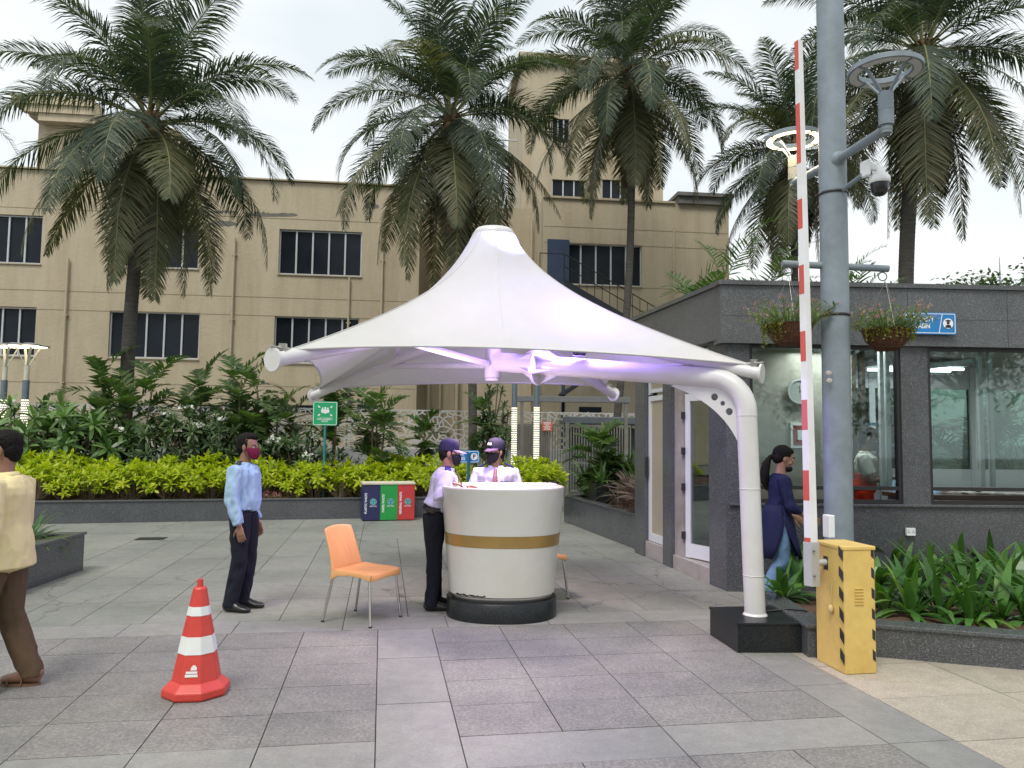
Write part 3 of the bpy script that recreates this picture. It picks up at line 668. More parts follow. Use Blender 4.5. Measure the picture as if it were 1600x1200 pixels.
for (a, b_, n_) in ((w1a, w1b, 1), (w2a, w2b, 1)):
    fr = MB(); zb = 1.13
    for x in (a+.02, b_-.02): fr.box(cf(x, (ZS+ZH)/2+.015, -.05), (.04, .07, ZH-ZS-.035), rz=RZF)
    for z in (ZH-.022, zb, ZS+.052): fr.box(cf((a+b_)/2, z, -.05), (b_-a-.082, .066, .04), rz=RZF)
    o = fr.build('window', pm('black_window_frame', (.03, .03, .03), .4, .3), cab)
    g = MB(); g.box(cf((a+b_)/2, (zb+ZH)/2, -.055), (b_-a-.07, .008, ZH-zb-.05), rz=RZF); g.build('pane', M_cglass, o)
    al = MB()
    for x in ((b_-.16, b_-.09) if a < 1 else (a+.68, a+.80, b_-.1)): al.box(cf(x, (zb+ZH)/2, -.13), (.045, .05, ZH-zb-.05), rz=RZF)
    if a > 1: al.bar(cf(a+.05, ZH-.22, -.2), cf(a+.68, ZH-.12, -.2), .05, .05)
    al.build('inner_mullion', M_aluw, o)
# side face
segs = [('pillar', 0, .42), ('door', .42, 1.28), ('marble', 1.28, 1.52), ('pillar', 1.52, 1.80), ('pane', 1.80, 2.48), ('pillar', 2.48, 2.85)]
for k, a, b_ in segs:
    if k == 'pillar':
        mb = MB(); bs(a+(.003 if a == 0 else 0), b_, 0, ZH+.05, -.2, .0 if a else .002, mb); mb.build('pillar', M_granite, cab)
    elif k == 'marble':
        mb = MB(); bs(a, b_, .17, ZH+.05, -.2, -.05, mb); mb.build('marble_jamb', M_marble, cab)
for a, b_ in ((.42, 1.52), (1.80, 2.48)):
    mb = MB(); bs(a+.002, b_-.002, 0, .17 if a < 1 else .22, -.5, -.02, mb); bevel(mb.build('marble_step', M_marble, cab), .005)
    mb = MB(); bs(a, b_, 2.12, ZH+.05, -.14, -.12, mb) if False else None
def leaf(a, b_, z0, z1, d, name, mt, glass, fw=.07, M=None, parent=cab, trim=True):
    fr = MB()
    for x in (a+fw/2, b_-fw/2): bs(x-fw/2, x+fw/2, z0, z1, d-.05, d, fr)
    for z in ((z0+fw), (z1-fw/2)): bs(a+fw+.001, b_-fw-.001, z-fw/2-(fw/2 if z < 1 else 0), z+fw/2, d-.048, d-.002, fr)
    o = fr.build(name, mt, parent); g = MB(); bs(a+fw, b_-fw, z0+fw*1.5, z1-fw, d-.028, d-.02, g); g.build('pane', glass, o); return o
M_frost = pm('frosted_beige_film', (.36, .32, .23), .35, var=.06, bump=.02, spec=.6)
leaf(1.82, 2.46, .23, 2.25, -.06, 'side_window', M_aluw, M_frost); leaf(1.82, 2.46, 2.27, ZH+.03, -.06, 'top_light', M_aluw, M_frost, fw=.05)
leaf(.42, 1.27, 2.25, ZH+.03, -.1, 'top_light', M_aluw, M_cglass, fw=.05)
M_dglass = glassmat('door_glass', (.66, .72, .72), .16)
dh = bpy.data.objects.new('door', bpy.data.meshes.new('door'))
# glazed door standing ajar towards the step
hin = cs(1.26, 0, -.1); da = sd2*-1; ang = R(16); da = (Matrix.Rotation(ang, 3, 'Z') @ da)
dn_ = Vector((-da.y, da.x, 0))
def dq(a, z, d=0): return hin+da*a+Vector((0, 0, z))+dn_*d
fr = MB(); DW = .80; rzd = math.atan2(da.y, da.x)
for x in (.045, DW-.045): fr.box(dq(x, 1.2), (.09, .045, 2.04), rz=rzd)
fr.box(dq(DW/2, 2.175), (DW-.182, .043, .09), rz=rzd); fr.box(dq(DW/2, .27), (DW-.182, .043, .17), rz=rzd)
bpy.data.objects.remove(dh)
do = fr.build('door', M_aluw, cab); g = MB(); g.box(dq(DW/2, 1.24), (DW-.17, .008, 1.80), rz=rzd); g.build('pane', M_dglass, do)
hd = MB()
for z in (.45, 1.05, 1.5, 1.95): hd.box(dq(.0, z, .0)+sn*.04, (.03, .06, .09), rz=rzd)
hd.build('hinge', M_black, do); hd = MB(); hd.tube([dq(DW-.05, .95, .05), dq(DW-.05, 1.25, .05)], .012, 8); hd.build('handle', M_black, do)
dm = MB(); dm.box(cs(2.44, 1.25, .0)+sn*-.03, (.03, .03, .3), rz=RZS); dm.build('side_handle', M_black, cab)
# things on and in the cabin
c = at(1442, 508, 8.62); sg = thing('security_cabin_sign', 'blue cabin sign with a white officer badge, half behind a flower basket', 'sign', c+gn*.14)
def board(wd, h, mt, M, t, name='board', th=.012, bv=.02, border=None, bw=.008, inset=.02):
    def rr(w_, h_, r_): 
        L = []
        for (cx, cy, a0) in ((w_/2-r_, h_/2-r_, 0), (-w_/2+r_, h_/2-r_, 90), (-w_/2+r_, -h_/2+r_, 180), (w_/2-r_, -h_/2+r_, 270)):
            for i in range(5): th_ = R(a0+90*i/4); L.append((cx+r_*math.cos(th_), cy+r_*math.sin(th_)))
        return L
    ax, ay, az = [Vector((M[0][i], M[1][i], M[2][i])) for i in range(3)]; o = M.translation
    mb = MB(); mb.poly([rr(wd, h, bv)], ax, ay, az, o-az*th, th); ob = mb.build(name, mt, t, local=True, recalc=True)
    if border:
        mb = MB(); mb.poly([rr(wd-inset*2, h-inset*2, bv*.8), rr(wd-inset*2-bw*2, h-inset*2-bw*2, bv*.6)[::-1]], ax, ay, az, o, .0015); mb.build('border', border, t, local=True, recalc=True)
    return ob
def disc(M, x, y, r, mt, t, name, d=.002, n=28, r0=0):
    ax, ay, az = [Vector((M[0][i], M[1][i], M[2][i])) for i in range(3)]; o = M.translation+ax*x+ay*y
    mb = MB(); L = [[(r*math.cos(2*math.pi*i/n), r*math.sin(2*math.pi*i/n)) for i in range(n)]]
    if r0: L.append([(r0*math.cos(2*math.pi*i/n), r0*math.sin(2*math.pi*i/n)) for i in range(n)][::-1])
    mb.poly(L, ax, ay, az, o, d); return mb.build(name, mt, t, local=True, recalc=True)
def shape(M, loops, mt, t, name, d=.002):
    ax, ay, az = [Vector((M[0][i], M[1][i], M[2][i])) for i in range(3)]
    mb = MB()
    for L in loops: mb.poly([L], ax, ay, az, M.translation, d)
    return mb.build(name, mt, t, local=True, recalc=True)
def circ(x, y, r, n=14, a0=0, a1=360): return [(x+r*math.cos(R(a0+(a1-a0)*i/n)), y+r*math.sin(R(a0+(a1-a0)*i/n))) for i in range(n if a1-a0 >= 360 else n+1)]
M0 = frameM((0, 0, 0), gd)
board(.60, .245, M_signb, M0, sg, border=M_signw, bw=.007, inset=.012)
def off(M, x, y, z=.0): q = M.copy(); q.translation = M.translation+(M.to_3x3() @ Vector((x, y, z))); return q
shape(M0, [[(-.278, -.1), (-.266, -.1), (-.266, .1), (-.278, .1)], [(.095, -.11), (.103, -.11), (.145, .11), (.137, .11)]], M_signw, sg, 'divider')
text('SECURITY\nCABIN', .076, M_signw, sg, off(M0, -.09, .005), bold=.0015, sx=.8)
disc(M0, .205, 0, .058, M_signw, sg, 'badge')
shape(off(M0, .205, 0, .002), [circ(0, .008, .017), [(-.034, -.048), (.034, -.048), (.03, -.022), (.012, -.013), (-.012, -.013), (-.03, -.022)], [(-.028, .024), (.028, .024), (.032, .034), (0, .046), (-.032, .034)]], M_black, sg, 'officer_symbol')
ck = thing('wall_clock', 'round grey rimmed clock on the inner wall behind the first window', 'clock', at(1249, 612, 9.43))
Mk = frameM((0, 0, 0), gd); disc(Mk, 0, 0, .155, M_alu, ck, 'rim', .03, r0=.135); disc(Mk, 0, 0, .136, pm('clock_face', (.34, .35, .33), .4), ck, 'face', .01)
shape(off(Mk, 0, 0, .012), [[(-.004, -.01), (.004, -.01), (.003, .075), (-.003, .075)], [(0, -.004), (.1, .03), (.1, .036), (0, .004)]], M_black, ck, 'hands')
fb = thing('fire_box', 'small red panel in a white frame on the inner wall behind the barrier arm', 'fire box', at(1250, 680, 9.45))
Mk = frameM((0, 0, 0), gd); board(.23, .31, M_signw, Mk, fb, 'frame', .05, .01); shape(off(Mk, 0, 0), [rect(-.085, .085, -.12, .12)], pm('dull_red', (.22, .01, .01), .5), fb, 'panel', .004)
shape(off(Mk, 0, 0, .004), [rect(-.03, .03, -.06, .06)], M_signw, fb, 'card', .002)
so = thing('socket_outlet', 'white double socket on the granite wall below the second window', 'socket', at(1419, 830, 8.6)+gn*.06)
Mk = frameM((0, 0, 0), gd); board(.10, .082, M_signw, Mk, so, 'plate', .03, .006); shape(off(Mk, 0, 0), [circ(-.026, .012, .006), circ(-.034, -.008, .005), circ(-.016, -.008, .005), circ(.026, .012, .006), circ(.018, -.008, .005), circ(.036, -.008, .005)], M_black, so, 'socket_hole', .001)
M_tube = emis('fluorescent_tube', (.93, .97, 1), 2.2)
tl = thing('ceiling_tube_light', 'lit white fluorescent tube pair under the cabin ceiling', 'tube light', cf(3.2, 2.72, -1.9))
for i in range(2):
    mb = MB(); mb.tube([cf(2.75, 2.66, -1.9-i*.3), cf(3.95, 2.66, -1.9-i*.3)], .02, 8); mb.build('tube', M_tube, tl)
mb = MB(); mb.box(cf(3.35, 2.72, -2.05), (1.3, .42, .05), rz=RZF); mb.build('housing', M_signw, tl)
lp = bpy.data.lights.new('cabin_light', 'AREA'); lp.energy = 9; lp.size = 1.2; lp.size_y = .3; lp.shape = 'RECTANGLE'; lo = bpy.data.objects.new('cabin_light', lp); COL.objects.link(lo); lo.location = cf(3.35, 2.6, -2.05); lo.rotation_euler = (0, 0, RZF)
lp = bpy.data.lights.new('cabin_fill_light', 'AREA'); lp.energy = 16; lp.size = .8; lo = bpy.data.objects.new('cabin_fill_light', lp); COL.objects.link(lo); lo.location = cf(1.5, 2.74, -.5)  # fill light without a fixture, added to brighten the man inside
dk = thing('counter_desk', 'brown counter desk strewn with papers inside the second window', 'desk', cf(3.4, .14, -.6))
mb = MB(); mb.box(cf(3.35, 1.02, -.55), (2.3, .6, .05), rz=RZF); mb.build('desk_top', pm('brown_laminate', (.09, .05, .035), .4), dk); mb = MB(); mb.box(cf(3.35, .56, -.7), (2.2, .05, .82), rz=RZF); mb.build('front_panel', pm('brown_laminate_b', (.07, .04, .03), .5), dk)
rn = random.Random(2)
for i in range(7):
    mb = MB(); c = cf(2.5+i*.26+rn.random()*.1, 1.046, -.42-rn.random()*.2)
    for k in range(rn.randint(2, 5)): mb.box(c+Vector((0, 0, k*.006+.003)), (.21, .29, .005), rz=rn.uniform(-.6, .6))
    tag(mb.build('paper_stack', pm('paper', (.7, .7, .66), .8), base=(c.x, c.y, 1.045)), ('%s stack of loose papers from the left on the counter inside the second window' % ('first second third fourth fifth sixth seventh'.split()[i])), 'papers', 'papers on the cabin counter')

# ================================================================== tensile canopy
cn = thing('tensile_canopy', 'white tensile fabric canopy peaking over the kiosk on one bent column', 'canopy', (2.0, 6.36, 0))
mF, tF, bF = newmat('canopy_fabric'); 
tcn = N(tF, 'ShaderNodeTexCoord'); nn = N(tF, 'ShaderNodeTexNoise', Scale=1.3, Detail=6, Roughness=.7); tF.links.new(tcn.outputs['Object'], nn.inputs['Vector'])
rr = ramp(tF, nn.outputs[0], [(.35, (.50, .50, .475)), (.65, (.555, .555, .53))]); tF.links.new(rr.outputs[0], bF.inputs['Base Color']); bF.inputs['Roughness'].default_value = .55
trn = N(tF, 'ShaderNodeBsdfTranslucent'); trn.inputs[0].default_value = (.8, .78, .76, 1); ms = N(tF, 'ShaderNodeMixShader'); ms.inputs[0].default_value = .10
tF.links.new(bF.outputs[0], ms.inputs[1]); tF.links.new(trn.outputs[0], ms.inputs[2]); tF.links.new(ms.outputs[0], tF.nodes['Material Output'].inputs[0])
PK = at(772, 366, 7.75); RP = .215; ZP = PK.z
tips = [at(428, 562, 5.4), at(1188, 584, 6.35), at(958, 616, 9.4), at(490, 618, 10.2)]
HUB = at(770, 566, 7.75)
cor = []
for p in tips:
    d = (HUB-p); d.z = 0; d.normalize(); q = p+d*(.14 if p is not tips[1] else .10); q.z = p.z+.085; cor.append(q)
mids = [at(790, 543.5, 6.25), None, at(740, 598, 9.35), at(497, 577, 7.8)]
m1 = (cor[1]+cor[2])/2; d = (HUB-m1); d.z = 0; mids[1] = m1+d.normalized()*.33; mids[1].z = 2.36
def edge(k, t):
    a, b_, m_ = cor[k], cor[(k+1) % 4], mids[k]; c_ = (m_-(a+b_)*.25)*2; return a*(1-t)**2+c_*2*t*(1-t)+b_*t*t
NS = 22; NR = 30; vs = []; 
ring_dirs = []
for k in range(4):
    for i in range(NS): 
        e = edge(k, i/NS); ring_dirs.append(e)
tot = len(ring_dirs)
for e in ring_dirs:
    d = Vector((e.x-PK.x, e.y-PK.y, 0)); Rr = d.length; d.normalize()
    for j in range(NR+1):
        q = j/NR; r = RP*(Rr/RP)**q
        fl = 1-math.log(r/RP)/math.log(Rr/RP); fn_ = 1-(r-RP)/(Rr-RP)
        z = e.z+(ZP-e.z)*(.62*fl+.38*fn_); vs.append((PK.x+d.x*r, PK.y+d.y*r, z))
fs = [[i*(NR+1)+j, i*(NR+1)+j+1, ((i+1) % tot)*(NR+1)+j+1, ((i+1) % tot)*(NR+1)+j] for i in range(tot) for j in range(NR)]
mb = MB(); mb.add(vs, fs, 0, True); fab = mb.build('fabric', mF, cn, recalc=True)
mb = MB()
for k in range(4): mb.tube([edge(k, i/24)+Vector((0, 0, .0)) for i in range(25)], .011, 6)
mb.build('edge_hem', M_white, cn)
mb = MB()
for k in range(8):
    i = k*NS//2; mb.tube([Vector(vs[i*(NR+1)+j])+Vector((0, 0, .003)) for j in range(NR+1)], .0035, 5)
mb.build('seam', pm('seam', (.62, .62, .60), .6), cn)
mb = MB(); mb.lathe([(RP+.003, -.06), (RP+.012, -.05), (RP-.012, .02), (RP-.03, .045), (0, .05)], PK, 28); mb.build('peak_cap', M_white, cn)
mb = MB(); cb = Vector((2.0, 6.36, .23)); b1 = at(1167, 652, 6.36)
pd = (HUB-b1); pd.z = 0; Lp = pd.length; pd.normalize(); zc_ = 2.175
path = [cb, cb.lerp(b1, .5), b1]; r_ = .085
top = Vector((b1.x, b1.y, zc_)); rb = .30
for i in range(9):
    th = math.pi/2*i/8; path.append(Vector((b1.x, b1.y, zc_-rb))+pd*rb*(1-math.cos(th))+Vector((0, 0, rb*math.sin(th))))
path[2] = Vector((b1.x, b1.y, 1.6)) if False else b1*1.0; path[2].z = min(path[2].z, zc_-rb-.01)
hubc = HUB.copy(); end = hubc-pd*.06; 
for i in range(1, 9): q = path[11].lerp(end, i/8); path.append(q)
mb.tube(path, [.083]*12+[.085+.012*i/8 for i in range(1, 9)], 24, ref=(pd.y, -pd.x, 0)); mb.build('column', M_white, cn)
mb = MB(); mb.lathe([(0, 0), (.098, 0), (.098, .006), (.088, .012), (.087, .02), (0, .02)], cb, 24); mb.build('base_plate', M_white, cn)
for z in (.55, 1.25, 1.85): 
    mb = MB(); mb.lathe([(.0835, -.004), (.0875, 0), (.0835, .004)], cb.lerp(Vector((b1.x, b1.y, b1.z)), (z-.23)/(b1.z-.23)), 24); mb.build('weld_band', M_white, cn)
# curved gusset web with three holes
S0 = 1.38; L = []
a0 = (.06, 1.60); a1 = (.66, zc_-.06)
pts2 = []
for i in range(13):
    t = i/12; c_ = (.20, 1.95); x = a0[0]*(1-t)**2+c_[0]*2*t*(1-t)+a1[0]*t*t; z = a0[1]*(1-t)**2+c_[1]*2*t*(1-t)+a1[1]*t*t; pts2.append((x, z))
outl = pts2+[(.4, zc_), (.05, zc_-.16)]
holes = [circ(.27, 2.01, .031, 16), circ(.20, 1.955, .021, 16), circ(.145, 1.885, .031, 16)]
nn_ = Vector((pd.y, -pd.x, 0)); mb = MB(); mb.poly([outl]+[h[::-1] for h in holes], pd, (0, 0, 1), nn_, Vector((b1.x, b1.y, 0))-nn_*.009, .018); mb.build('gusset', M_white, cn, recalc=True)
# hub, flange, arms
mb = MB(); mb.tube([hubc-Vector((0, 0, .16)), hubc+Vector((0, 0, .52))], .082, 24); mb.tube([hubc+Vector((0, 0, .34)), hubc+Vector((0, 0, .352))], .16, 24); mb.build('hub', M_white, cn)
fp_ = at(850, 575, 7.45); dd = (path[11]-end).normalized(); fpt = end+dd*((fp_-end).dot(dd) if 0 else .5)
mb = MB(); mb.tube([fpt-dd*.014, fpt+dd*.014], .2, 24); 
for i in range(6):
    th = i*math.pi/3; u_ = (Vector((0, 0, 1))*math.cos(th)+Vector((dd.y, -dd.x, 0))*math.sin(th)); tri = [fpt+u_*.09, fpt+u_*.19, fpt+u_*.09+dd*.2]; n_ = u_.cross(dd)*.006
    mb.add([p+n_ for p in tri]+[p-n_ for p in tri], [[0, 1, 2], [5, 4, 3], [0, 3, 4, 1], [1, 4, 5, 2], [2, 5, 3, 0]])
    tri = [fpt+u_*.09, fpt+u_*.19, fpt+u_*.09-dd*.2]; mb.add([p+n_ for p in tri]+[p-n_ for p in tri], [[0, 1, 2], [5, 4, 3], [0, 3, 4, 1], [1, 4, 5, 2], [2, 5, 3, 0]])
mb.build('flange', M_white, cn)
for k, p in enumerate(tips):
    d = (p-hubc); L_ = d.length; d.normalize(); s0 = hubc+d*.07+Vector((0, 0, .42))
    dd_ = (p-s0).normalized(); rr_ = .055 if k != 1 else .052
    mb = MB(); mb.tube([s0, p], rr_, 18); ar = mb.build('arm', M_white, cn)
    ax = (dd_+Vector((0, 0, .18))).normalized(); mb = MB(); mb.tube([p, p+ax*.018], .084, 20); mb.build('end_disc', M_white, ar)
    mb = MB(); q0 = cor[k]; q1 = p+Vector((0, 0, .092)); mb.tube([q0, q0.lerp(q1, .3)], .015, 8); mb.tube([q0.lerp(q1, .3), q0.lerp(q1, .7)], .02, 8); mb.tube([q0.lerp(q1, .5), q1+(q1-q0)*.28], .009, 6); mb.box(q0.lerp(q1, .45), (.05, .04, .07)); mb.build('turnbuckle', M_steel, ar)
    mb = MB(); e1 = s0.lerp(p, .46); mb.bar(e1, e1+Vector((0, 0, .24))+dd_*-.03, .05, .03); mb.build('strut', M_white, ar)
for k in range(4):
    if k == 1: continue
    e1 = (hubc+Vector((0, 0, .42))).lerp(tips[k], .52); mb = MB(); mb.tube([hubc+Vector((0, 0, -.03)), e1-Vector((0, 0, .02))], .032, 12); mb.build('tie_pipe', M_white, cn)
for k in range(4):
    a = hubc+Vector((0, 0, .5)); mb = MB(); b_ = PK+((tips[k]-PK)*Vector((1, 1, 0)) if 0 else Vector(((tips[k].x-PK.x), (tips[k].y-PK.y), 0))).normalized()*.17-Vector((0, 0, .05))
    mb.tube([a, b_], .02, 8); mb.build('mast_strut', M_white, cn)
# lit lamps under the canopy: violet uplight on the hub, and white flood; the lilac fill is added
for (nm, lab, px, py, Y, col, pw, em) in (('violet_uplight', 'small violet floodlight clamped on top of the canopy pipe', 815, 549, 7.5, (.36, .22, 1), 5, 6), ('violet_uplight', 'small violet floodlight on the pipe beside the round flange', 905, 562, 7.1, (.36, .22, 1), 50, 6)):
    c = at(px, py, Y)+Vector((0, .0, .06)); t = thing(nm, lab, 'lamp', c)
    mb = MB(); mb.box(c, (.12, .08, .05), bev=.01); mb.build('housing', M_blackpl, t); mb = MB(); mb.box(c+Vector((0, 0, .029)), (.10, .06, .006)); mb.build('lens', emis('violet_lens', col, em), t)
    l = bpy.data.lights.new('violet_light', 'POINT'); l.energy = pw; l.color = col; l.shadow_soft_size = .05; o = bpy.data.objects.new('violet_light', l); COL.objects.link(o); o.location = c+Vector((0, 0, .10))
l = bpy.data.lights.new('hub_flood', 'SPOT'); l.energy = 120; l.color = (1, .78, .72); l.spot_size = R(150); l.spot_blend = .6; l.shadow_soft_size = .12; o = bpy.data.objects.new('hub_flood', l); COL.objects.link(o); o.location = hubc-Vector((.0, .0, .21))
l = bpy.data.lights.new('peak_spot', 'SPOT'); l.energy = 2600; l.color = (.30, .26, 1); l.spot_size = R(38); l.spot_blend = .7; l.shadow_soft_size = .08; o = bpy.data.objects.new('peak_spot', l); COL.objects.link(o); o.location = hubc+Vector((.11, -.11, .56)); o.rotation_euler = (R(180), 0, 0)
l = bpy.data.lights.new('lilac_fill', 'POINT'); l.energy = 25; l.color = (.74, .52, 1); l.shadow_soft_size = .10; o = bpy.data.objects.new('lilac_fill', l); COL.objects.link(o); o.location = hubc+Vector((-.35, -.75, -.40))  # unseen fill with no fixture, added for the bounced lilac under the fabric
up_ = thing('hub_uplight', 'small violet uplight aimed into the canopy peak', 'lamp', hubc+Vector((.11, -.11, .50)))
mb = MB(); mb.lathe([(0, 0), (.035, 0), (.045, .05), (.04, .05), (0, .045)], hubc+Vector((.11, -.11, .49)), 16); mb.build('housing', M_blackpl, up_)
fl_ = thing('hub_floodlight', 'round pale floodlight facing down under the canopy hub', 'lamp', hubc-Vector((0, 0, .20)))
mb = MB(); mb.lathe([(0, -.19), (.07, -.19), (.075, -.18), (.075, -.162), (0, -.162)], hubc, 20); mb.build('housing', M_white, fl_)
# plinth of the column
pt = [gp(1108, 985), gp(1150, 1012), gp(1252, 1008)]; p0, p1 = Vector((1.705, 6.64)), Vector((1.777, 6.09)); p2 = Vector((2.285, 6.11)); p3 = Vector((2.26, 6.72))
mb = MB(); mb.poly([[(p.x, p.y) for p in (p0, p1, p2, p3)]], (1, 0, 0), (0, 1, 0), (0, 0, 1), (0, 0, 0), .212)
pln = tag(mb.build('column_plinth', M_gran_blk, recalc=True, base=(2.0, 6.4, 0)), 'black polished granite plinth under the white canopy column', 'plinth')
mb = MB(); cc = Vector((2.0, 6.4)); mb.poly([[((p-cc)*1.03+cc).to_tuple() for p in (p0, p1, p2, p3)]], (1, 0, 0), (0, 1, 0), (0, 0, 1), (0, 0, .2125), .0175); bevel(mb.build('top_slab', M_gran_blk, pln, recalc=True), .004)

# ================================================================== kiosk
KC = Vector((-.075, 7.36, 0)); kt = thing('reception_kiosk', 'round tapering white reception kiosk with a gold band on a black base', 'kiosk', KC)
M_kw = pm('kiosk_white_laminate', (.60, .60, .545), .3, var=.02, scale=2, bump=.03, bscale=3, dirt=.11, coat=.3)
M_gold = pm('gold_band', (.36, .235, .075), .3, .35, var=.1, scale=6, bump=.03)
def kr(z): return .495+(.585-.495)*((z-.22)/(1.19-.22))**1.1
def ks(prof, name, mt, sy=.86, **kw): mb = MB(); mb.lathe(prof, KC, 72, sx=1, sy=sy, exp=2.25, **kw); return mb.build(name, mt, kt)
z0, z1 = .66, .765
ks([(kr(z)-0, z) for z in (.22, .35, .5, .659)], 'lower_body', M_kw); ks([(kr(z0)+.003, z0), (kr(z1)+.003, z1)], 'gold_band', M_gold)
ks([(kr(z), z) for z in (.766, .9, 1.05, 1.17)]+[(kr(1.17), 1.185), (kr(1.17)-.01, 1.19), (kr(1.17)-.05, 1.19), (kr(1.17)-.055, 1.18), (kr(1.0)-.06, 1.0), (kr(.9)-.06, .93), (0, .93)], 'upper_body', M_kw)
ks([(.46, .17), (.475, .19), (.475, .222), (.44, .222)], 'steel_ring', M_steel); ks([(.515, 0), (.515, .165), (.505, .172), (0, .172)], 'base', M_gran_blk, sy=.90)
mb = MB(); rn = random.Random(4)
for i in range(16):
    th = R(218+i*2.3+rn.random()*1.2); q = (abs(math.cos(th))**2.25+abs(math.sin(th))**2.25)**(-1/2.25); r = kr(.235)+.0016; z = .225+rn.random()*.012
    p = KC+Vector((math.cos(th)*q*r, math.sin(th)*q*r*.86, z)); mb.box(p, (.012+rn.random()*.02, .006, .006+rn.random()*.010), rz=th+math.pi/2)
mb.build('paint_chip', M_black, kt)
rg = MB(); rg.box(KC+Vector((.36, .05, 1.2)), (.28, .22, .022), rz=.2, bev=.004)
tag(rg.build('visitor_register', pm('white_book', (.75, .74, .72), .5), base=KC+Vector((.36, .05, 1.189))), 'pale register book lying on the rim of the white kiosk', 'book')

# ================================================================== chairs
def make_chair(name, label):
    t = thing(name, label, 'chair', group='orange plastic chairs')
    W, D = .46, .44; nu, nv = 12, 26
    def surf(u, s):      # u across -1..1, s: 0 front edge, .45 seat back, 1 top of back
        if s < .5:
            q = s/.5; x = .22-.42*q; z = .452-.012*math.sin(math.pi*q)-.012*(1-q)**6*2 - .006*(1-u*u)
            w_ = (.225+.012*q)*(1-.03*(1-q)**4)
            y = u*w_; z += .012*abs(u)**4
        else:
            q = (s-.5)/.5; x = -.20-.045*math.sin(q*math.pi/2)-.07*q*q; z = .452+.352*q+.02*(1-u*u)*q**6
            x += -.025*(1-u*u)*math.sin(min(1, q*1.3)*math.pi*.5)
            w_ = .222-.018*math.sin(q*math.pi)*1.0-.03*q**4; y = u*w_
            if q < .2: f = q/.2; x = x*f+(-.20-.02*f)*(1-f)
        return Vector((x, y, z))
    vs = [surf(-1+2*i/nu, j/nv) for j in range(nv+1) for i in range(nu+1)]
    fs = [[j*(nu+1)+i, j*(nu+1)+i+1, (j+1)*(nu+1)+i+1, (j+1)*(nu+1)+i] for j in range(nv) for i in range(nu)]
    mb = MB(); mb.add(vs, fs, 0, True)
    ks_ = int(nv*.5)
    a = MB(); a.add([vs[i] for i in range((ks_+1)*(nu+1))], [f for f in fs if max(f) < (ks_+1)*(nu+1)], 0, True)
    # apron that curves down into the legs
    for sgn in (-1, 1):
        L = [(surf(sgn, .0), .055), (surf(sgn, .1), .04), (surf(sgn, .25), .028), (surf(sgn, .4), .045), (surf(sgn, .5), .085)]
        av = []
        for p, d_ in L: av += [p+Vector((0, sgn*.002, 0)), p+Vector((0, sgn*.012, -d_))]
        a.add(av, [[2*i, 2*i+1, 2*i+3, 2*i+2] for i in range(len(L)-1)], 0, True)
    av = []
    for i in range(9):
        p = surf(-1+2*i/8, 0); d_ = .028+.027*abs(-1+2*i/8)**2; av += [p+Vector((.001, 0, 0)), p+Vector((.008, 0, -d_))]
    a.add(av, [[2*i, 2*i+1, 2*i+3, 2*i+2] for i in range(8)], 0, True)
    s_ = a.build('seat', M_orange, t, local=True); m_ = s_.modifiers.new('s', 'SOLIDIFY'); m_.thickness = .012; m_.offset = 0; bevel(s_, .003)
    b = MB(); b.add([vs[i] for i in range(ks_*(nu+1), len(vs))], [[i-ks_*(nu+1) for i in f] for f in fs if min(f) >= ks_*(nu+1)], 0, True)
    s_ = b.build('backrest', M_orange, t, local=True); m_ = s_.modifiers.new('s', 'SOLIDIFY'); m_.thickness = .012; m_.offset = 0; bevel(s_, .003)
    for (x, y, bx, by) in ((.19, .20, .235, .235), (.19, -.20, .235, -.235), (-.19, .205, -.27, .24), (-.19, -.205, -.27, -.24)):
        l = MB(); l.tube([(x, y, .42), (bx, by, .008)], .0125, 10); o = l.build('leg', M_chrome, t, local=True)
        l = MB(); l.tube([(bx-(x-bx)*-.0, by, 0), (bx, by, .014)], .015, 8); l.build('foot_cap', M_black, o, local=True)
    return t
ch = make_chair('plastic_chair', 'orange wood grain plastic chair with chrome legs standing left of the kiosk')
ch.location = (-1.305, 7.03, 0); ch.rotation_euler = (0, 0, R(-25))
dup(ch, (.30, 8.15, 0), R(20), label='second orange plastic chair, mostly hidden behind the white kiosk')

# ================================================================== traffic cone
CO = Vector((-1.99, 5.02, 0)); cn_ = thing('traffic_cone', 'red faceted traffic cone with two white bands', 'traffic cone', CO, rz=R(8))
def hexl(prof, mt, name, n=8, ph=0, par=cn_):
    mb = MB(); k = len(prof); vs = []
    for r, z in prof:
        for j in range(n): th = 2*math.pi*(j+.5)/n+ph; vs.append((r*math.cos(th), r*math.sin(th), z))
    mb.add(vs, [[i*n+j, i*n+(j+1) % n, (i+1)*n+(j+1) % n, (i+1)*n+j] for i in range(k-1) for j in range(n)]); return bevel(mb.build(name, mt, par, local=True), .007, 3)
hexl([(0, .0), (.198, .0), (.208, .012), (.205, .052), (.15, .098), (0, .1)], M_cone, 'base')
def crr(z): return .152-(.152-.042)*(z-.09)/(.66-.09)
hexl([(crr(z), z) for z in (.09, .22)]+[(crr(.22), .221)]+[(crr(.34)-.002, .34)]+[(crr(.35), .36), (crr(.48), .48), (crr(.52), .52), (.044, .655), (.036, .668), (0, .669)], M_cone, 'body')
hexl([(crr(.265)+.003, .265), (crr(.37)+.003, .37)], M_whiteref, 'reflective_band'); hexl([(crr(.495)+.003, .495), (crr(.55)+.003, .55)], M_whiteref, 'reflective_band')
mb = MB(); mb.tube([(0, 0, .66), (0, 0, .715)], [.02, .018], 12); mb.build('tip', M_cone, cn_, local=True)
Mc = Matrix.Rotation(R(-90-8+6)+math.pi/2, 4, 'Z'); 
tilt = math.atan((.152-.042)/(.57)); zz = .165; ap = crr(zz)*math.cos(math.pi/8)
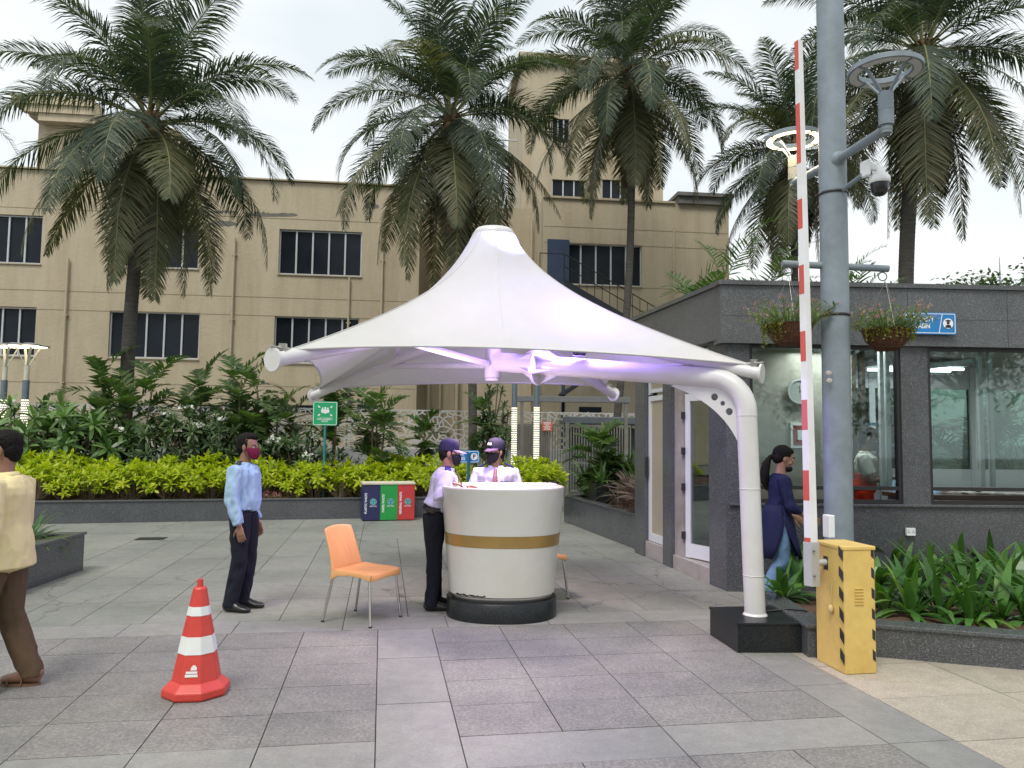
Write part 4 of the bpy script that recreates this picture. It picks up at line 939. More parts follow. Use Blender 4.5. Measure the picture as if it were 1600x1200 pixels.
fm = Matrix.Rotation(R(-90)+math.pi/2, 4, 'Z') @ Matrix.Translation((0, -ap-.0025, zz)) @ Matrix.Rotation(R(90)-tilt, 4, 'X')
fm = Matrix.Rotation(0, 4, 'Z') @ fm
shape(fm, [rect(-.038, .038, -.028, -.012), rect(-.034, .034, -.008, .006), [(-.008, .012), (.03, .012), (.03, .028), (.018, .042), (.006, .042), (-.004, .03)]], M_whiteref, cn_, 'printed_logo', .001)
text('SAFETY', .013, M_cone, cn_, fm @ Matrix.Translation((0, -.02, .0012)), depth=.0003) if False else None

cb_ = MB(); cb_.tube([(2.06, 6.42, .236), (2.12, 6.46, .238), (2.22, 6.5, .24), (2.32, 6.46, .262), (2.42, 6.40, .262), (2.52, 6.45, .22)], .009, 8); tag(cb_.build('power_cable', M_black, base=(2.06, 6.42, .236)), 'black cable running from the white column base into the low planter', 'cable')
# ================================================================== barrier
BX = Vector((2.495, 5.76, 0)); bt = thing('boom_barrier', 'yellow boom barrier box with black hazard stripes and its red and white arm raised', 'barrier', BX)
bc = [Vector((2.377, 5.56)), Vector((2.618, 5.60)), Vector((2.575, 5.965)), Vector((2.334, 5.925))]
ux = (bc[1]-bc[0]); uy = (bc[3]-bc[0]); UX = Vector((ux.x, ux.y, 0)).normalized(); UY = Vector((uy.x, uy.y, 0)).normalized(); C0 = Vector((bc[0].x, bc[0].y, 0)); WX, WY, HB = ux.length, uy.length, .895
def bq(a, b_, z): return C0+UX*a+UY*b_+Vector((0, 0, z))
rzb = math.atan2(UX.y, UX.x)
mb = MB(); mb.box(bq(WX/2, WY/2, HB/2-.01), (WX, WY, HB-.02), rz=rzb, bev=.006); mb.build('body', M_yellow, bt)
mb = MB(); mb.box(bq(WX/2, WY/2, HB-.012), (WX+.012, WY+.012, .028), rz=rzb, bev=.005); mb.build('lid', M_yellow, bt)
for i in range(6):
    st = MB(); st2 = MB(); z = .10+i*.145
    a = [bq(-.0015, .052, z+.075), bq(-.0015, -.0015, z+.035), bq(-.0015, -.0015, z-.035), bq(-.0015, .052, z+.005)]
    st.add(a+[p+UX*.002+UY*.001 for p in a], [[0, 1, 2, 3], [4, 5, 6, 7], [0, 1, 5, 4], [1, 2, 6, 5], [2, 3, 7, 6], [3, 0, 4, 7]])
    a = [bq(WX+.0015, -.0015, z+.05), bq(WX-.022, -.0015, z+.07), bq(WX-.022, -.0015, z+.0), bq(WX+.0015, -.0015, z-.02)]
    st2.add(a+[p+UY*.002 for p in a], [[0, 1, 2, 3], [4, 5, 6, 7], [0, 1, 5, 4], [1, 2, 6, 5], [2, 3, 7, 6], [3, 0, 4, 7]])
    st.build('hazard_stripe', M_black, bt, recalc=True); st2.build('hazard_stripe', M_black, bt, recalc=True)
st = MB()
for i in range(6): st.bar(bq(WX*.36, -.004, .60-i*.022), bq(WX*.64, -.004, .60-i*.022), .009, .006)
st.build('vent', M_yellow, bt)
mb = MB(); mb.tube([bq(-.001, WY*.42, .63), bq(-.006, WY*.42, .46)], .0035, 6); mb.ell(bq(-.014, WY*.40, .425), (.018, .022, .034)); mb.build('release_knob', pm('cream_plastic', (.55, .42, .2), .5), bt)
mb = MB(); mb.box(bq(-.001, WY*.62, .745), (.004, .06, .10), rz=rzb); mb.build('shaft_slot', M_black, bt)
mb = MB(); sx = bq(0, WY*.62, .75); mb.tube([sx+UX*.02, sx-UX*.075], .024, 14); mb.build('shaft', M_alu, bt)
a0 = bq(-.115, WY*.62, .60); atop = at(1247.5, 65, 5.95)
ad = (atop-a0); AL = ad.length; ad.normalize()
# rectangular boom: white body, red patches on its left side
side = UX*-1; side = (side-ad*side.dot(ad)).normalized(); fr_ = ad.cross(side).normalized()
mb = MB(); nb = []
for t_, w_ in ((0, .094), (.5, .094)): pass
def boomsec(t, k=1): return (.070-.024*t)*k
mb = MB(); K = 10; vs = []
for i in range(K+1):
    p = a0+ad*AL*i/K; w_ = boomsec(i/K)/2; h_ = .022
    vs += [p+side*h_+fr_*w_, p-side*h_+fr_*w_, p-side*h_-fr_*w_, p+side*h_-fr_*w_]
# the broad face looks to the left and camera
s2 = Vector((-.914, -.407, 0)); s2 = (s2-ad*s2.dot(ad)).normalized(); f2 = ad.cross(s2).normalized(); vs = []
for i in range(K+1):
    p = a0+ad*AL*i/K; w_ = boomsec(i/K)/2; h_ = w_
    vs += [p+s2*h_+f2*w_, p-s2*h_+f2*w_, p-s2*h_-f2*w_, p+s2*h_-f2*w_]
mb.add(vs, [[i*4+j, i*4+(j+1) % 4, i*4+4+(j+1) % 4, i*4+4+j] for i in range(K) for j in range(4)]+[[3, 2, 1, 0], [K*4, K*4+1, K*4+2, K*4+3]])
arm = mb.build('boom_arm', pm('boom_white', (.74, .75, .76), .4, var=.03, dirt=.15), bt, recalc=True); bevel(arm, .003)
cand = sorted([s2, -s2, f2, -f2], key=lambda v: v.dot(Vector((-1, 0, 0)))); lf = s2
def facepatch(t0, t1, nrm, shrink=.9):
    isS = abs(nrm.dot(s2)) > .9; o = f2 if isS else s2; vs = []
    for t in (t0, t1):
        p = a0+ad*AL*t; w_ = boomsec(t)/2; h_ = w_; n_ = (h_ if isS else w_); e_ = (w_ if isS else h_)*shrink
        vs += [p+nrm*(n_+.0012)+o*e_, p+nrm*(n_+.0012)-o*e_, p+nrm*(n_-.002)+o*e_, p+nrm*(n_-.002)-o*e_]
    return vs
for y0, y1 in ((65, 110), (163, 256), (312, 358), (415, 460), (518, 565), (625, 672), (735, 782), (840, 872)):
    t0 = 1-(y0-65)/815.; t1 = 1-(y1-65)/815.; t0 = max(0, min(1, t0)); t1 = max(.01, t1)
    def tt(py):
        lo, hi = 0., 1.
        for _ in range(30):
            mid = (lo+hi)/2; p = a0+ad*AL*mid; q = p-Vector((0, 0, CAM_H)); y_ = 600-FPX*(q.dot(_YC)/q.dot(_F))
            if y_ > py: lo = mid
            else: hi = mid
        return (lo+hi)/2
    mb = MB(); vs = facepatch(tt(y1), tt(y0), lf); mb.add(vs, [[0, 1, 5, 4], [2, 3, 7, 6], [0, 2, 6, 4], [1, 3, 7, 5], [0, 1, 3, 2], [4, 5, 7, 6]]); mb.build('red_band', M_red, arm, recalc=True)
mb = MB(); e = ad*.001
for z in (.0,): mb.box(a0+ad*.10, (.03, .03, .03)) if False else None
mb.bar(a0-ad*.02, a0+ad*.30, .078, .078, up=lf); mb.build('arm_clamp', M_alu, bt)
mb = MB()
for z in (.06, .24):
    for k in (-1, 1): p = a0+ad*z; n_ = cand[-1] if cand[-1].dot(Vector((0, -1, 0))) > cand[-2].dot(Vector((0, -1, 0))) else cand[-2]; mb.ell(p+Vector((0, -.056, 0)), (.009, .009, .009), 8, 5)
mb.build('bolt', M_steel, arm)

# ================================================================== lamp pole, ring lamps, camera, baskets
PX, PY = 3.07, 7.25; PR = .128
lp = thing('lamp_pole', 'tall thick blue grey pole carrying two ring lamps', 'street lamp', (PX, PY, 0))
mb = MB(); mb.tube([(PX, PY, .15), (PX, PY, 3), (PX, PY, 6.3), (PX, PY, 7.2)], [PR, PR, PR*.97, PR*.95], 36); mb.build('shaft', M_pole, lp)
def ringlamp(c, zr, lit, name):
    D = .30; n_ = 48
    hd = MB(); hd.lathe([(D, -.02), (D, .02), (D-.012, .028), (D-.085, .028), (D-.095, .02), (D-.095, -.02), (D-.085, -.022), (D-.083, -.014), (D-.015, -.014), (D-.012, -.022), (D, -.02)], (c.x, c.y, zr), n_, sm=False)
    o = hd.build('lamp_ring', M_pole, lp)
    em = emis('lit_diffuser', (1, .80, .42), 2.4) if lit else pm('unlit_diffuser', (.50, .50, .48), .4, var=.05, bump=0)
    df = MB(); gap = R(4)
    for k in range(4):
        vs = []; K = 12
        for i in range(K+1):
            th = R(20)+k*math.pi/2+gap+(math.pi/2-2*gap)*i/K
            for r, z in ((D-.018, -.0145), (D-.018, -.0245), (D-.080, -.0245), (D-.080, -.0145)): vs.append((c.x+r*math.cos(th), c.y+r*math.sin(th), zr+z))
        df.add(vs, [[i*4+j, i*4+(j+1) % 4, i*4+4+(j+1) % 4, i*4+4+j] for i in range(K) for j in range(4)]+[[0, 1, 2, 3], [K*4+3, K*4+2, K*4+1, K*4]])
    df.build('diffuser', em, o, recalc=True)
    st_ = MB(); st_.tube([(c.x, c.y, c.z), (c.x, c.y, c.z+.07)], .045, 20); st_.tube([(c.x, c.y, c.z+.07), (c.x, c.y, zr-.20)], .062, 20)
    st_.lathe([(.0625, 0), (.066, .004), (.0625, .008)], (c.x, c.y, c.z+.2), 20)
    so_ = st_.build('lamp_stem', M_pole if not lit else pm('stem_lamp_glow_paint', (.33, .33, .28), .5), lp)  # glow on the lit lamp's stem is painted as a paler, warmer colour
    sr = MB()
    for a_ in (20, 110, 200, 290):
        th = R(a_); sr.bar((c.x+.03*math.cos(th), c.y+.03*math.sin(th), zr-.22), (c.x+(D-.09)*math.cos(th), c.y+(D-.09)*math.sin(th), zr-.012), .028, .012)
        sr.bar((c.x+(D-.1)*math.cos(th), c.y+(D-.1)*math.sin(th), zr-.016), (c.x+(D-.012)*math.cos(th), c.y+(D-.012)*math.sin(th), zr-.024), .014, .006)
    sr.build('ring_bracket', M_pole, so_)
zr = 4.80; zA = 4.34
c2 = at(1385, 205, 6.38); c2.z = 4.27; c1 = at(1241, 290, 8.15); c1.z = 4.40
ringlamp(c2, at(1383, 110, 6.38).z, False, 'a'); ringlamp(c1, at(1237, 217, 8.15).z, True, 'b')
for c, z in ((c2, 4.33), (c1, 4.33)):
    mb = MB(); pole_p = Vector((PX, PY, z)); e = Vector((c.x, c.y, c.z+.04)); d = (e-pole_p).normalized(); mb.tube([pole_p+d*(PR-.02), e-d*.0], .042, 16); mb.tube([pole_p+d*(PR-.01), pole_p+d*(PR+.035)], [.075, .046], 18); mb.ell(e, (.05, .05, .05)); mb.build('lamp_arm', M_pole, lp)
l = bpy.data.lights.new('ring_light', 'AREA'); l.shape = 'DISK'; l.size = .5; l.energy = 14; l.color = (1, .78, .5); o = bpy.data.objects.new('ring_light', l); COL.objects.link(o); o.location = (c1.x, c1.y, at(1237, 217, 8.15).z-.05)
# cross arm with hanging loop
zc = at(1305, 416, 7.25).z
mb = MB(); mb.tube([at(1222, 412, 7.25), at(1388, 420, 7.25)], .033, 14); xo = mb.build('cross_arm', M_pole, lp)
def torus(mb, c, Rr, r, M3, n=20, m_=6):
    pts = [Vector(c)+M3 @ Vector((Rr*math.cos(2*math.pi*i/n), 0, Rr*math.sin(2*math.pi*i/n))) for i in range(n+1)]; mb.tube(pts, r, m_, cap=False)
mb = MB(); torus(mb, at(1379, 432, 7.25), .04, .006, Matrix.Identity(3)); torus(mb, at(1231, 424, 7.25), .04, .006, Matrix.Identity(3)); mb.build('hanging_ring', M_pole, xo)
mb = MB()
for z in (2.84, 4.02): mb.lathe([(PR+.001, -.012), (PR+.006, -.012), (PR+.006, .012), (PR+.001, .012)], (PX, PY, z), 32)
mb.build('cable_band', M_black, lp)
mb = MB(); 
for k in range(2): 
    c = at(1295+k*1, 583+k*12, 7.12); mb.ell(c, (.03, .006, .024), 10, 6)
mb.build('peeled_patch', pm('peeled_patch', (.42, .40, .36), .8), lp)
# dome camera
cc = at(1376, 278, 6.75); ct = thing('dome_camera', 'white dome security camera on a short arm of the blue grey pole', 'camera', cc)
mb = MB(); aS = at(1318, 296, 7.12); aE = at(1347, 274, 6.78); mb.tube([aS, aE], .022, 12); mb.build('arm', M_pole, ct)
mb = MB(); pc = at(1352, 264, 6.76); mb.box(pc, (.035, .11, .15), bev=.01, rz=R(18)); mb.build('junction_box', M_signw, ct)
mb = MB(); mb.bar(pc+Vector((0, 0, .02)), at(1371, 262, 6.75), .05, .06, bev=.01); mb.build('bracket', M_signw, ct)
mb = MB(); c = at(1374, 268, 6.75); mb.lathe([(0, .04), (.035, .04), (.04, .0), (.082, -.045), (.09, -.075), (.09, -.105), (.082, -.11)], c, 24); mb.build('housing', M_signw, ct)
mb = MB(); mb.lathe([(.078, -.108), (.076, -.15), (.066, -.19), (.035, -.22), (0, -.228)], c, 24); mb.build('dome', M_blackpl, ct)
# pole-side white box low behind barrier
wb = MB(); wb.box(at(1295, 822, 6.95), (.06, .10, .20), rz=.2, bev=.006); c_ = at(1295, 822, 6.95)
tag(wb.build('switch_box', M_signw, base=(c_.x, c_.y, c_.z-.1)), 'small white box fixed to the foot of the blue grey pole', 'switch box')

def leafquad(mb, base, d, up, L, W, bend=.25, nseg=3, fold=.0, mi=0, tipw=0.0, wp=.45):
    """a leaf: a tapering strip that bends towards the ground"""
    d = Vector(d).normalized(); s_ = d.cross(Vector(up))
    if s_.length < 1e-3: s_ = d.cross(Vector((1, 0, .1)))
    s_.normalize(); p = Vector(base); o = len(mb.v); vs = []
    for i in range(nseg+1):
        t = i/nseg; 
        wv = W*.5*(max(.02, (t/wp if t < wp else (1-t)/(1-wp)))**.7 if 0 < t < 1 else (tipw if t else .18))
        n_ = s_.cross(d)
        vs += [p-s_*wv+n_*fold*wv, p+s_*wv+n_*fold*wv]
        p = p+d*(L/nseg); d = (d+Vector((0, 0, -bend/nseg*2))).normalized()
    mb.add(vs, [[2*i, 2*i+1, 2*i+3, 2*i+2] for i in range(nseg)], mi)
def rosette(mb, c, axis, n, L, W, rn, spread=(30, 95), bend=.3, mi=0, nseg=3, fold=.2, wp=.5):
    axis = Vector(axis).normalized(); a = axis.orthogonal().normalized(); b = axis.cross(a); o = rn.random()*6
    for i in range(n):
        th = o+i*2.4+rn.uniform(-.2, .2); el = R(spread[0]+(spread[1]-spread[0])*i/max(1, n-1)+rn.uniform(-8, 8))
        d = (a*math.cos(th)+b*math.sin(th))*math.sin(el)+axis*math.cos(el)
        leafquad(mb, Vector(c), d, axis+Vector((rn.uniform(-.2, .2), rn.uniform(-.2, .2), 0)), L*rn.uniform(.75, 1.1), W*rn.uniform(.8, 1.1), bend*rn.uniform(.6, 1.4), nseg, fold, mi, wp=wp)
# hanging baskets
def basket(px, py, Y, label, sd, top_px):
    c = at(px, py, Y); t = thing('hanging_basket', label, 'flower basket', c, group='hanging flower baskets on the pole'); rn = random.Random(sd)
    mb = MB(); r0_ = .215
    mb.lathe([(0, -.20), (.07, -.195), (.13, -.165), (.18, -.10), (.205, -.03), (r0_, .0), (r0_-.015, .0), (.12, -.02), (0, -.02)], c, 28); mb.build('bowl', M_wicker, t)
    mb = MB()
    for k in range(14):
        th = 2*math.pi*k/14
        mb.tube([c+Vector((math.cos(th)*r*1.02, math.sin(th)*r*1.02, z)) for r, z in ((.07, -.2), (.13, -.17), (.18, -.105), (.207, -.03), (.218, .004))], .0035, 5)
    for r, z in ((.13, -.168), (.19, -.085), (.219, .003)): mb.tube([c+Vector((math.cos(2*math.pi*i/28)*r*1.02, math.sin(2*math.pi*i/28)*r*1.02, z)) for i in range(29)], .004, 5, cap=False)
    mb.build('wire_frame', pm('basket_wire', (.10, .05, .03), .6), t)
    mb = MB(); tp = Vector((c.x, c.y, at(top_px[0], top_px[1], 7.25).z-.04))
    for k in range(3): th = 2*math.pi*k/3+.4; mb.tube([c+Vector((math.cos(th)*r0_, math.sin(th)*r0_, 0)), tp], .0022, 4)
    mb.build('hanging_wire', M_steel, t)
    lf_ = MB(); fl = MB(); sm_ = MB()
    for i in range(150):
        th = rn.random()*6.28; r = r0_*math.sqrt(rn.random())*.95; h = rn.uniform(.06, .27)*(1.25-r/r0_*.45); lean = Vector((math.cos(th), math.sin(th), 0))*(.18*r/r0_+rn.uniform(0, .1))
        b0 = c+Vector((math.cos(th)*r, math.sin(th)*r, -.01)); b1 = b0+lean+Vector((0, 0, h)); sm_.tube([b0, b0.lerp(b1, .5)+Vector((0, 0, .02)), b1], .0022, 4)
        for k in range(5): q = b0.lerp(b1, rn.uniform(.1, .95)); leafquad(lf_, q, (rn.uniform(-1, 1), rn.uniform(-1, 1), rn.uniform(-.2, .8)), (0, 0, 1), rn.uniform(.04, .08), .02, .2, 2)
        if rn.random() < .45: 
            for k in range(9): p = b1+Vector((rn.gauss(0, .012), rn.gauss(0, .012), rn.gauss(0, .008))); leafquad(fl, p, (rn.uniform(-1, 1), rn.uniform(-1, 1), rn.uniform(.0, .8)), (0, 0, 1), .028, .024, .1, 1)
    for i in range(60):
        th = rn.uniform(-2.9, .2) if sd == 2 else rn.uniform(2.6, 4.2); b0 = c+Vector((math.cos(th)*r0_, math.sin(th)*r0_, 0)); L_ = rn.uniform(.04, .26 if sd == 1 else .14)
        for k in range(5): q = b0+Vector((math.cos(th)*.02, math.sin(th)*.02, -L_*k/5)); leafquad(lf_, q, (rn.uniform(-1, 1), rn.uniform(-1, 1), rn.uniform(-.8, .4)), (0, 0, 1), .035, .018, .3, 2, mi=1)
    lf_.build('foliage', [leafmat('basket_leaves', (.10, .16, .05), (.17, .24, .09), trans=.3), leafmat('trailing_leaves', (.16, .19, .03), (.27, .28, .05), trans=.3)], t); fl.build('flowers', M_flow_p, t); sm_.build('stems', pm('green_stem', (.12, .17, .06), .6), t)
basket(1233, 508, 7.25, 'hanging basket of pink flowers left of the pole, partly behind the raised barrier arm', 1, (1231, 424))
basket(1385, 516, 7.25, 'hanging basket of pink flowers right of the pole, overlapping the blue cabin sign', 2, (1379, 432))

# ================================================================== signs, bins, light pillars
def pole_sign(name, label, px, py, Y, wd, h, poleM, mt, ground=.3, polex=0):
    c = at(px, py, Y); t = thing(name, label, 'sign', (c.x, c.y, ground)); mb = MB(); mb.tube([(c.x+polex, c.y+.03, ground), (c.x+polex, c.y+.03, c.z+h*.3)], .028, 10); mb.build('post', poleM, t)
    M_ = frameM(Vector((0, 0, c.z-ground)), dB); board(wd, h, mt, M_, t, border=M_signw, bw=.009, inset=.014, bv=.03, th=.015); return t, M_
t, M_ = pole_sign('assembly_point_sign', 'green square assembly point sign on a thin pole above the hedge', 508, 646, 15.9, .50, .50, pm('teal_pole', (.03, .17, .19), .5), M_signg)
sh_ = []
for sx_, sy_ in ((-1, 1), (1, 1), (-1, -1), (1, -1)):
    cx, cy = sx_*.125, sy_*.088+.052; q = .028      # arrow pointing to the centre
    L = [(q, q), (q, -.4*q), (.25*q, .35*q), (-.9*q, -.8*q), (-.95*q+.2*q, -1.15*q), (.45*q, .05*q), (-.4*q, q)]
    L = [(-.9*q, -.5*q), (-.5*q, -.9*q), (.25*q, -.2*q), (.55*q, -.6*q), (q*.9, q*.9), (-.6*q, .55*q), (-.2*q, .25*q)]
    sh_.append([(cx+(-sx_)*a, cy+(-sy_)*b_) for a, b_ in L][::(1 if sx_*sy_ > 0 else -1)])
for (x, y, s_) in ((-.052, .055, .82), (.052, .055, .82), (0, .05, 1)):
    sh_.append(circ(x, y+.062*s_, .021*s_)); sh_.append([(x-.03*s_, y-.05*s_), (x+.03*s_, y-.05*s_), (x+.036*s_, y+.02*s_), (x+.022*s_, y+.036*s_), (x-.022*s_, y+.036*s_), (x-.036*s_, y+.02*s_)])
sh_.append(rect(-.13, .13, -.085, -.081)); shape(M_, sh_, M_signw, t, 'people_symbol')
text('SAFE ASSEMBLY\nPOINT', .046, M_signw, t, off(M_, 0, -.142), bold=.0008)
t, M_ = pole_sign('visitor_parking_sign', 'blue visitor parking sign on a post behind the two guards at the kiosk', 722, 713.5, 14.4, .66, .235, pm('blue_post', (.02, .10, .2), .5), M_signb, polex=.12)
text('VISITOR\nPARKING', .085, M_signw, t, off(M_, -.10, .004), bold=.002, sx=.9)
shape(M_, [[(.10, -.10), (.108, -.10), (.15, .10), (.142, .10)]], M_signw, t, 'divider'); disc(M_, .232, 0, .066, M_signw, t, 'badge')
text('P', .105, M_black, t, off(M_, .232, 0, .003), bold=.003)
wbn = thing('waste_station', 'three panel waste station, navy, green and red, against the long planter', 'waste bins', at(607, 811, 15.05)); wbn.location.z = 0
o = Vector(wbn.location); bw_ = .335; HBN = .70
cols3 = [('plastic_bin', pm('navy_panel', (.022, .026, .085), .4, bump=0), 'PLASTIC WASTE'), ('paper_bin', pm('green_panel', (.02, .30, .055), .4, bump=0), 'PAPER WASTE'), ('general_bin', pm('red_panel', (.52, .045, .045), .4, bump=0), 'GENERAL WASTE')]
M_teal = pm('teal_symbol', (.02, .22, .24), .4, bump=0)
for i, (nm, mt, tx) in enumerate(cols3):
    x = (i-1)*bw_; mb = MB(); cxx = o+dB*x+nB*.19; mb.box((cxx.x, cxx.y, .02+(HBN-.02)/2), (bw_-.004, .38, HBN-.02), rz=math.atan2(dB.y, dB.x)); ob = mb.build(nm, mt, wbn)
    M_ = frameM(dB*x+Vector((0, 0, .35))-nB*.001, dB); Mv = frameM(dB*(x-.105)+Vector((0, 0, .34))-nB*.0015, (0, 0, 1), -dB)
    text(tx, .058, M_signw, wbn, Mv, bold=.0015, sx=.95); disc(M_, .035, .02, .063, M_teal, wbn, 'badge'); disc(off(M_, 0, 0, .002), .035, .02, .063, pm('teal_rim', (.25, .5, .5), .4), wbn, 'badge_rim', r0=.055)
    A = [[(.035+.04*math.cos(R(90+120*k+g)), .02+.04*math.sin(R(90+120*k+g))) for g in (-38, 0, 38)]+[(.035+.024*math.cos(R(90+120*k+g)), .02+.024*math.sin(R(90+120*k+g))) for g in (38, 0, -38)] for k in range(3)]
    shape(off(M_, 0, 0, .003), A, pm('symbol_pale', (.3, .55, .5), .4), wbn, 'recycling_arrows', .001); text('RECYCLE', .032, M_signw, wbn, off(M_, .035, -.065, .001), bold=.0005)
mb = MB(); mb.box(o+nB*.19+Vector((0, 0, HBN+.022)), (bw_*3+.02, .41, .048), rz=math.atan2(dB.y, dB.x), bev=.008); mb.build('top', pm('cream_top', (.62, .58, .44), .5), wbn)
mb = MB(); mb.box(o+nB*.2+Vector((0, 0, .01)), (bw_*3-.02, .34, .02), rz=math.atan2(dB.y, dB.x)); mb.build('base', M_black, wbn)
M_led = emis('lit_perforation', (1, .93, .70), 1.0)
def light_pillar(label, px, Y, led0, led1, head=True, topz=None, warm=1):
    c = at(px, 700, Y); t = thing('light_pillar', label, 'light pillar', (c.x, c.y, .3), group='lit perforated light pillars')
    z1 = at(px, led0, Y).z; z0 = at(px, led1, Y).z; zt_ = topz or z1+.55; r = .07
    mb = MB(); mb.tube([(c.x, c.y, .3), (c.x, c.y, zt_)], r, 20); mb.build('post', pm('pillar_grey', (.14, .18, .22), .5, .3), t)
    mb = MB(); n_ = 11; z = z0; row = 0
    while z < z1:
        for k in range(n_):
            th = 2*math.pi*(k+.5*(row % 2))/n_; a_ = math.pi/n_*.66; hz = .021; vs = []
            for zz in (z, z+hz*1.6):
                for q in (-a_, a_): vs.append((c.x+(r+.002)*math.cos(th+q), c.y+(r+.002)*math.sin(th+q), zz))
            mb.add(vs, [[0, 1, 3, 2]])
        z += .056; row += 1
    mb.build('lit_perforations', M_led, t)
    if head:
        zh = at(px, 541, Y).z; mb = MB(); mb.tube([(c.x, c.y, zt_), (c.x, c.y, zt_+.34)], .055, 12); 
        for k in range(4): th = math.pi/4+k*math.pi/2; mb.bar((c.x+.03*math.cos(th), c.y+.03*math.sin(th), zt_+.3), (c.x+.24*math.cos(th), c.y+.24*math.sin(th), zh-.02), .05, .02)
        mb.build('lamp_bracket', pm('bracket_cream', (.55, .53, .45), .5), t)
        for k in range(4):
            th = math.pi/4+k*math.pi/2; cc = (c.x+.22*math.cos(th), c.y+.22*math.sin(th), zh); mb = MB(); mb.lathe([(0, 0), (.20, .0), (.22, .02), (.12, .05), (0, .055)], cc, 20); o_ = mb.build('lamp_shade', pm('shade_grey', (.3, .3, .3), .5), t)
            mb = MB(); mb.lathe([(0, -.03), (.12, -.022), (.17, -.003), (0, -.002)], cc, 20); mb.build('lens', emis('warm_lens', (1, .88, .62), 2), o_)
light_pillar('lit perforated pillar with a flower shaped lamp head among the left bushes', 35, 17, 626, 742, topz=at(35, 594, 17).z)
light_pillar('lit pillar lamp at the very left edge, only half its flower shaped head in view', 1, 18.5, 626, 740, topz=at(2, 594, 18.5).z)
light_pillar('lit perforated pillar, left one of the pair by the grey gate', 803, 19.5, 636, 736, False, topz=at(803, 598, 19.5).z+.5)
light_pillar('lit perforated pillar, right one of the pair by the grey gate', 838, 19.0, 636, 738, False, topz=at(838, 598, 19).z+.5)
# distant mast beyond the cabin
mc = at(1563, 448, 160); mt_ = thing('radio_mast', 'thin far radio mast rising beyond the cabin roof', 'mast', (mc.x, mc.y, 0)); mb = MB(); zt2 = at(1560, 402, 160).z
for k in range(3): th = k*2.09; mb.tube([(mc.x+1.2*math.cos(th), mc.y+1.2*math.sin(th), 0), (mc.x, mc.y, zt2)], [.22, .08], 5)
mb.build('lattice', pm('far_grey', (.4, .42, .44), .8), mt_)
sd3 = at(1222, 392, 60); t = thing('roof_dish', 'small far pale dish on a thin mast right of the beige building', 'antenna', (sd3.x, sd3.y, 0)); mb = MB(); mb.tube([(sd3.x, sd3.y, 0), (sd3.x, sd3.y, sd3.z+.6)], .06, 6); mb.build('mast', M_alu, t)
mb = MB(); mb.lathe([(0, 0), (.3, .05), (.42, .14)], sd3+Vector((.15, -.1, -.3)), 16, M=Matrix.Rotation(R(75), 3, 'X')); mb.build('dish', M_aluw, t)
# ================================================================== palms
def frond_mesh(mb, base, az, e0, L, droop, rn, lw=.5, nleaf=72, mi=0, twist=None, W=.034, hang=.5, rmi=1, r0=.022, bare=.12, curl=1.5):
    """one feather leaf: a rib that arches under its weight with two rows of leaflets"""
    K = 18; pts = [Vector(base)]; tans = []; side = Vector((-math.sin(az), math.cos(az), 0)); e = e0; sway = rn.uniform(-.25, .25)
    for i in range(K):
        s_ = (i+.5)/K; e = e0-droop*s_**curl; a_ = az+sway*s_*s_
        e = max(e, R(-88)); t = Vector((math.cos(a_)*math.cos(e), math.sin(a_)*math.cos(e), math.sin(e))); tans.append(t); pts.append(pts[-1]+t*L/K)
    mb.tube(pts[::2], [r0*(1-.88*i/(K/2)) for i in range(K//2+1)], 5, mi=rmi, sm=True)
    tw = rn.uniform(-.35, .35) if twist is None else twist
    for j in range(nleaf):
        s_ = bare+(1-bare)*(j+.5)/nleaf; f = s_*K; i = min(K-1, int(f)); p = pts[i].lerp(pts[i+1], f-i); t = tans[i]
        n_ = side.cross(t).normalized()
        if n_.z < 0 and e0 > 0: n_ = -n_
        prof = (math.sin(min(1, (s_-bare)/(1-bare)*1.0)**.62*math.pi)**.6)*(.55+.45*(1-s_))+.12
        ll = lw*prof
        for sg in (-1, 1):
            if rn.random() < .07: continue
            sd = side*sg*math.cos(tw*sg)+n_*math.sin(.25+tw*sg)
            fw = .35+.75*s_
            d = (sd+t*fw+Vector((rn.gauss(0, .11), rn.gauss(0, .11), rn.gauss(0, .11)))).normalized()
            nseg = 3; q = p.copy(); lL = ll*rn.uniform(.85, 1.08); vs = []; wv = W*(.6+.4*prof)*rn.uniform(.7, 1.2)
            for k in range(nseg+1):
                w_ = wv*(.45, 1, .7, .05)[k]*.5; s3 = d.cross(n_)
                if s3.length < 1e-3: s3 = t.copy()
                s3.normalize(); vs += [q-s3*w_, q+s3*w_]; q = q+d*lL/nseg; d = (d+Vector((0, 0, -hang*(.45+.4*k)*rn.uniform(.7, 1.2)))).normalized()
            mb.add(vs, [[0, 1, 3, 2], [2, 3, 5, 4], [4, 5, 7, 6]], mi)
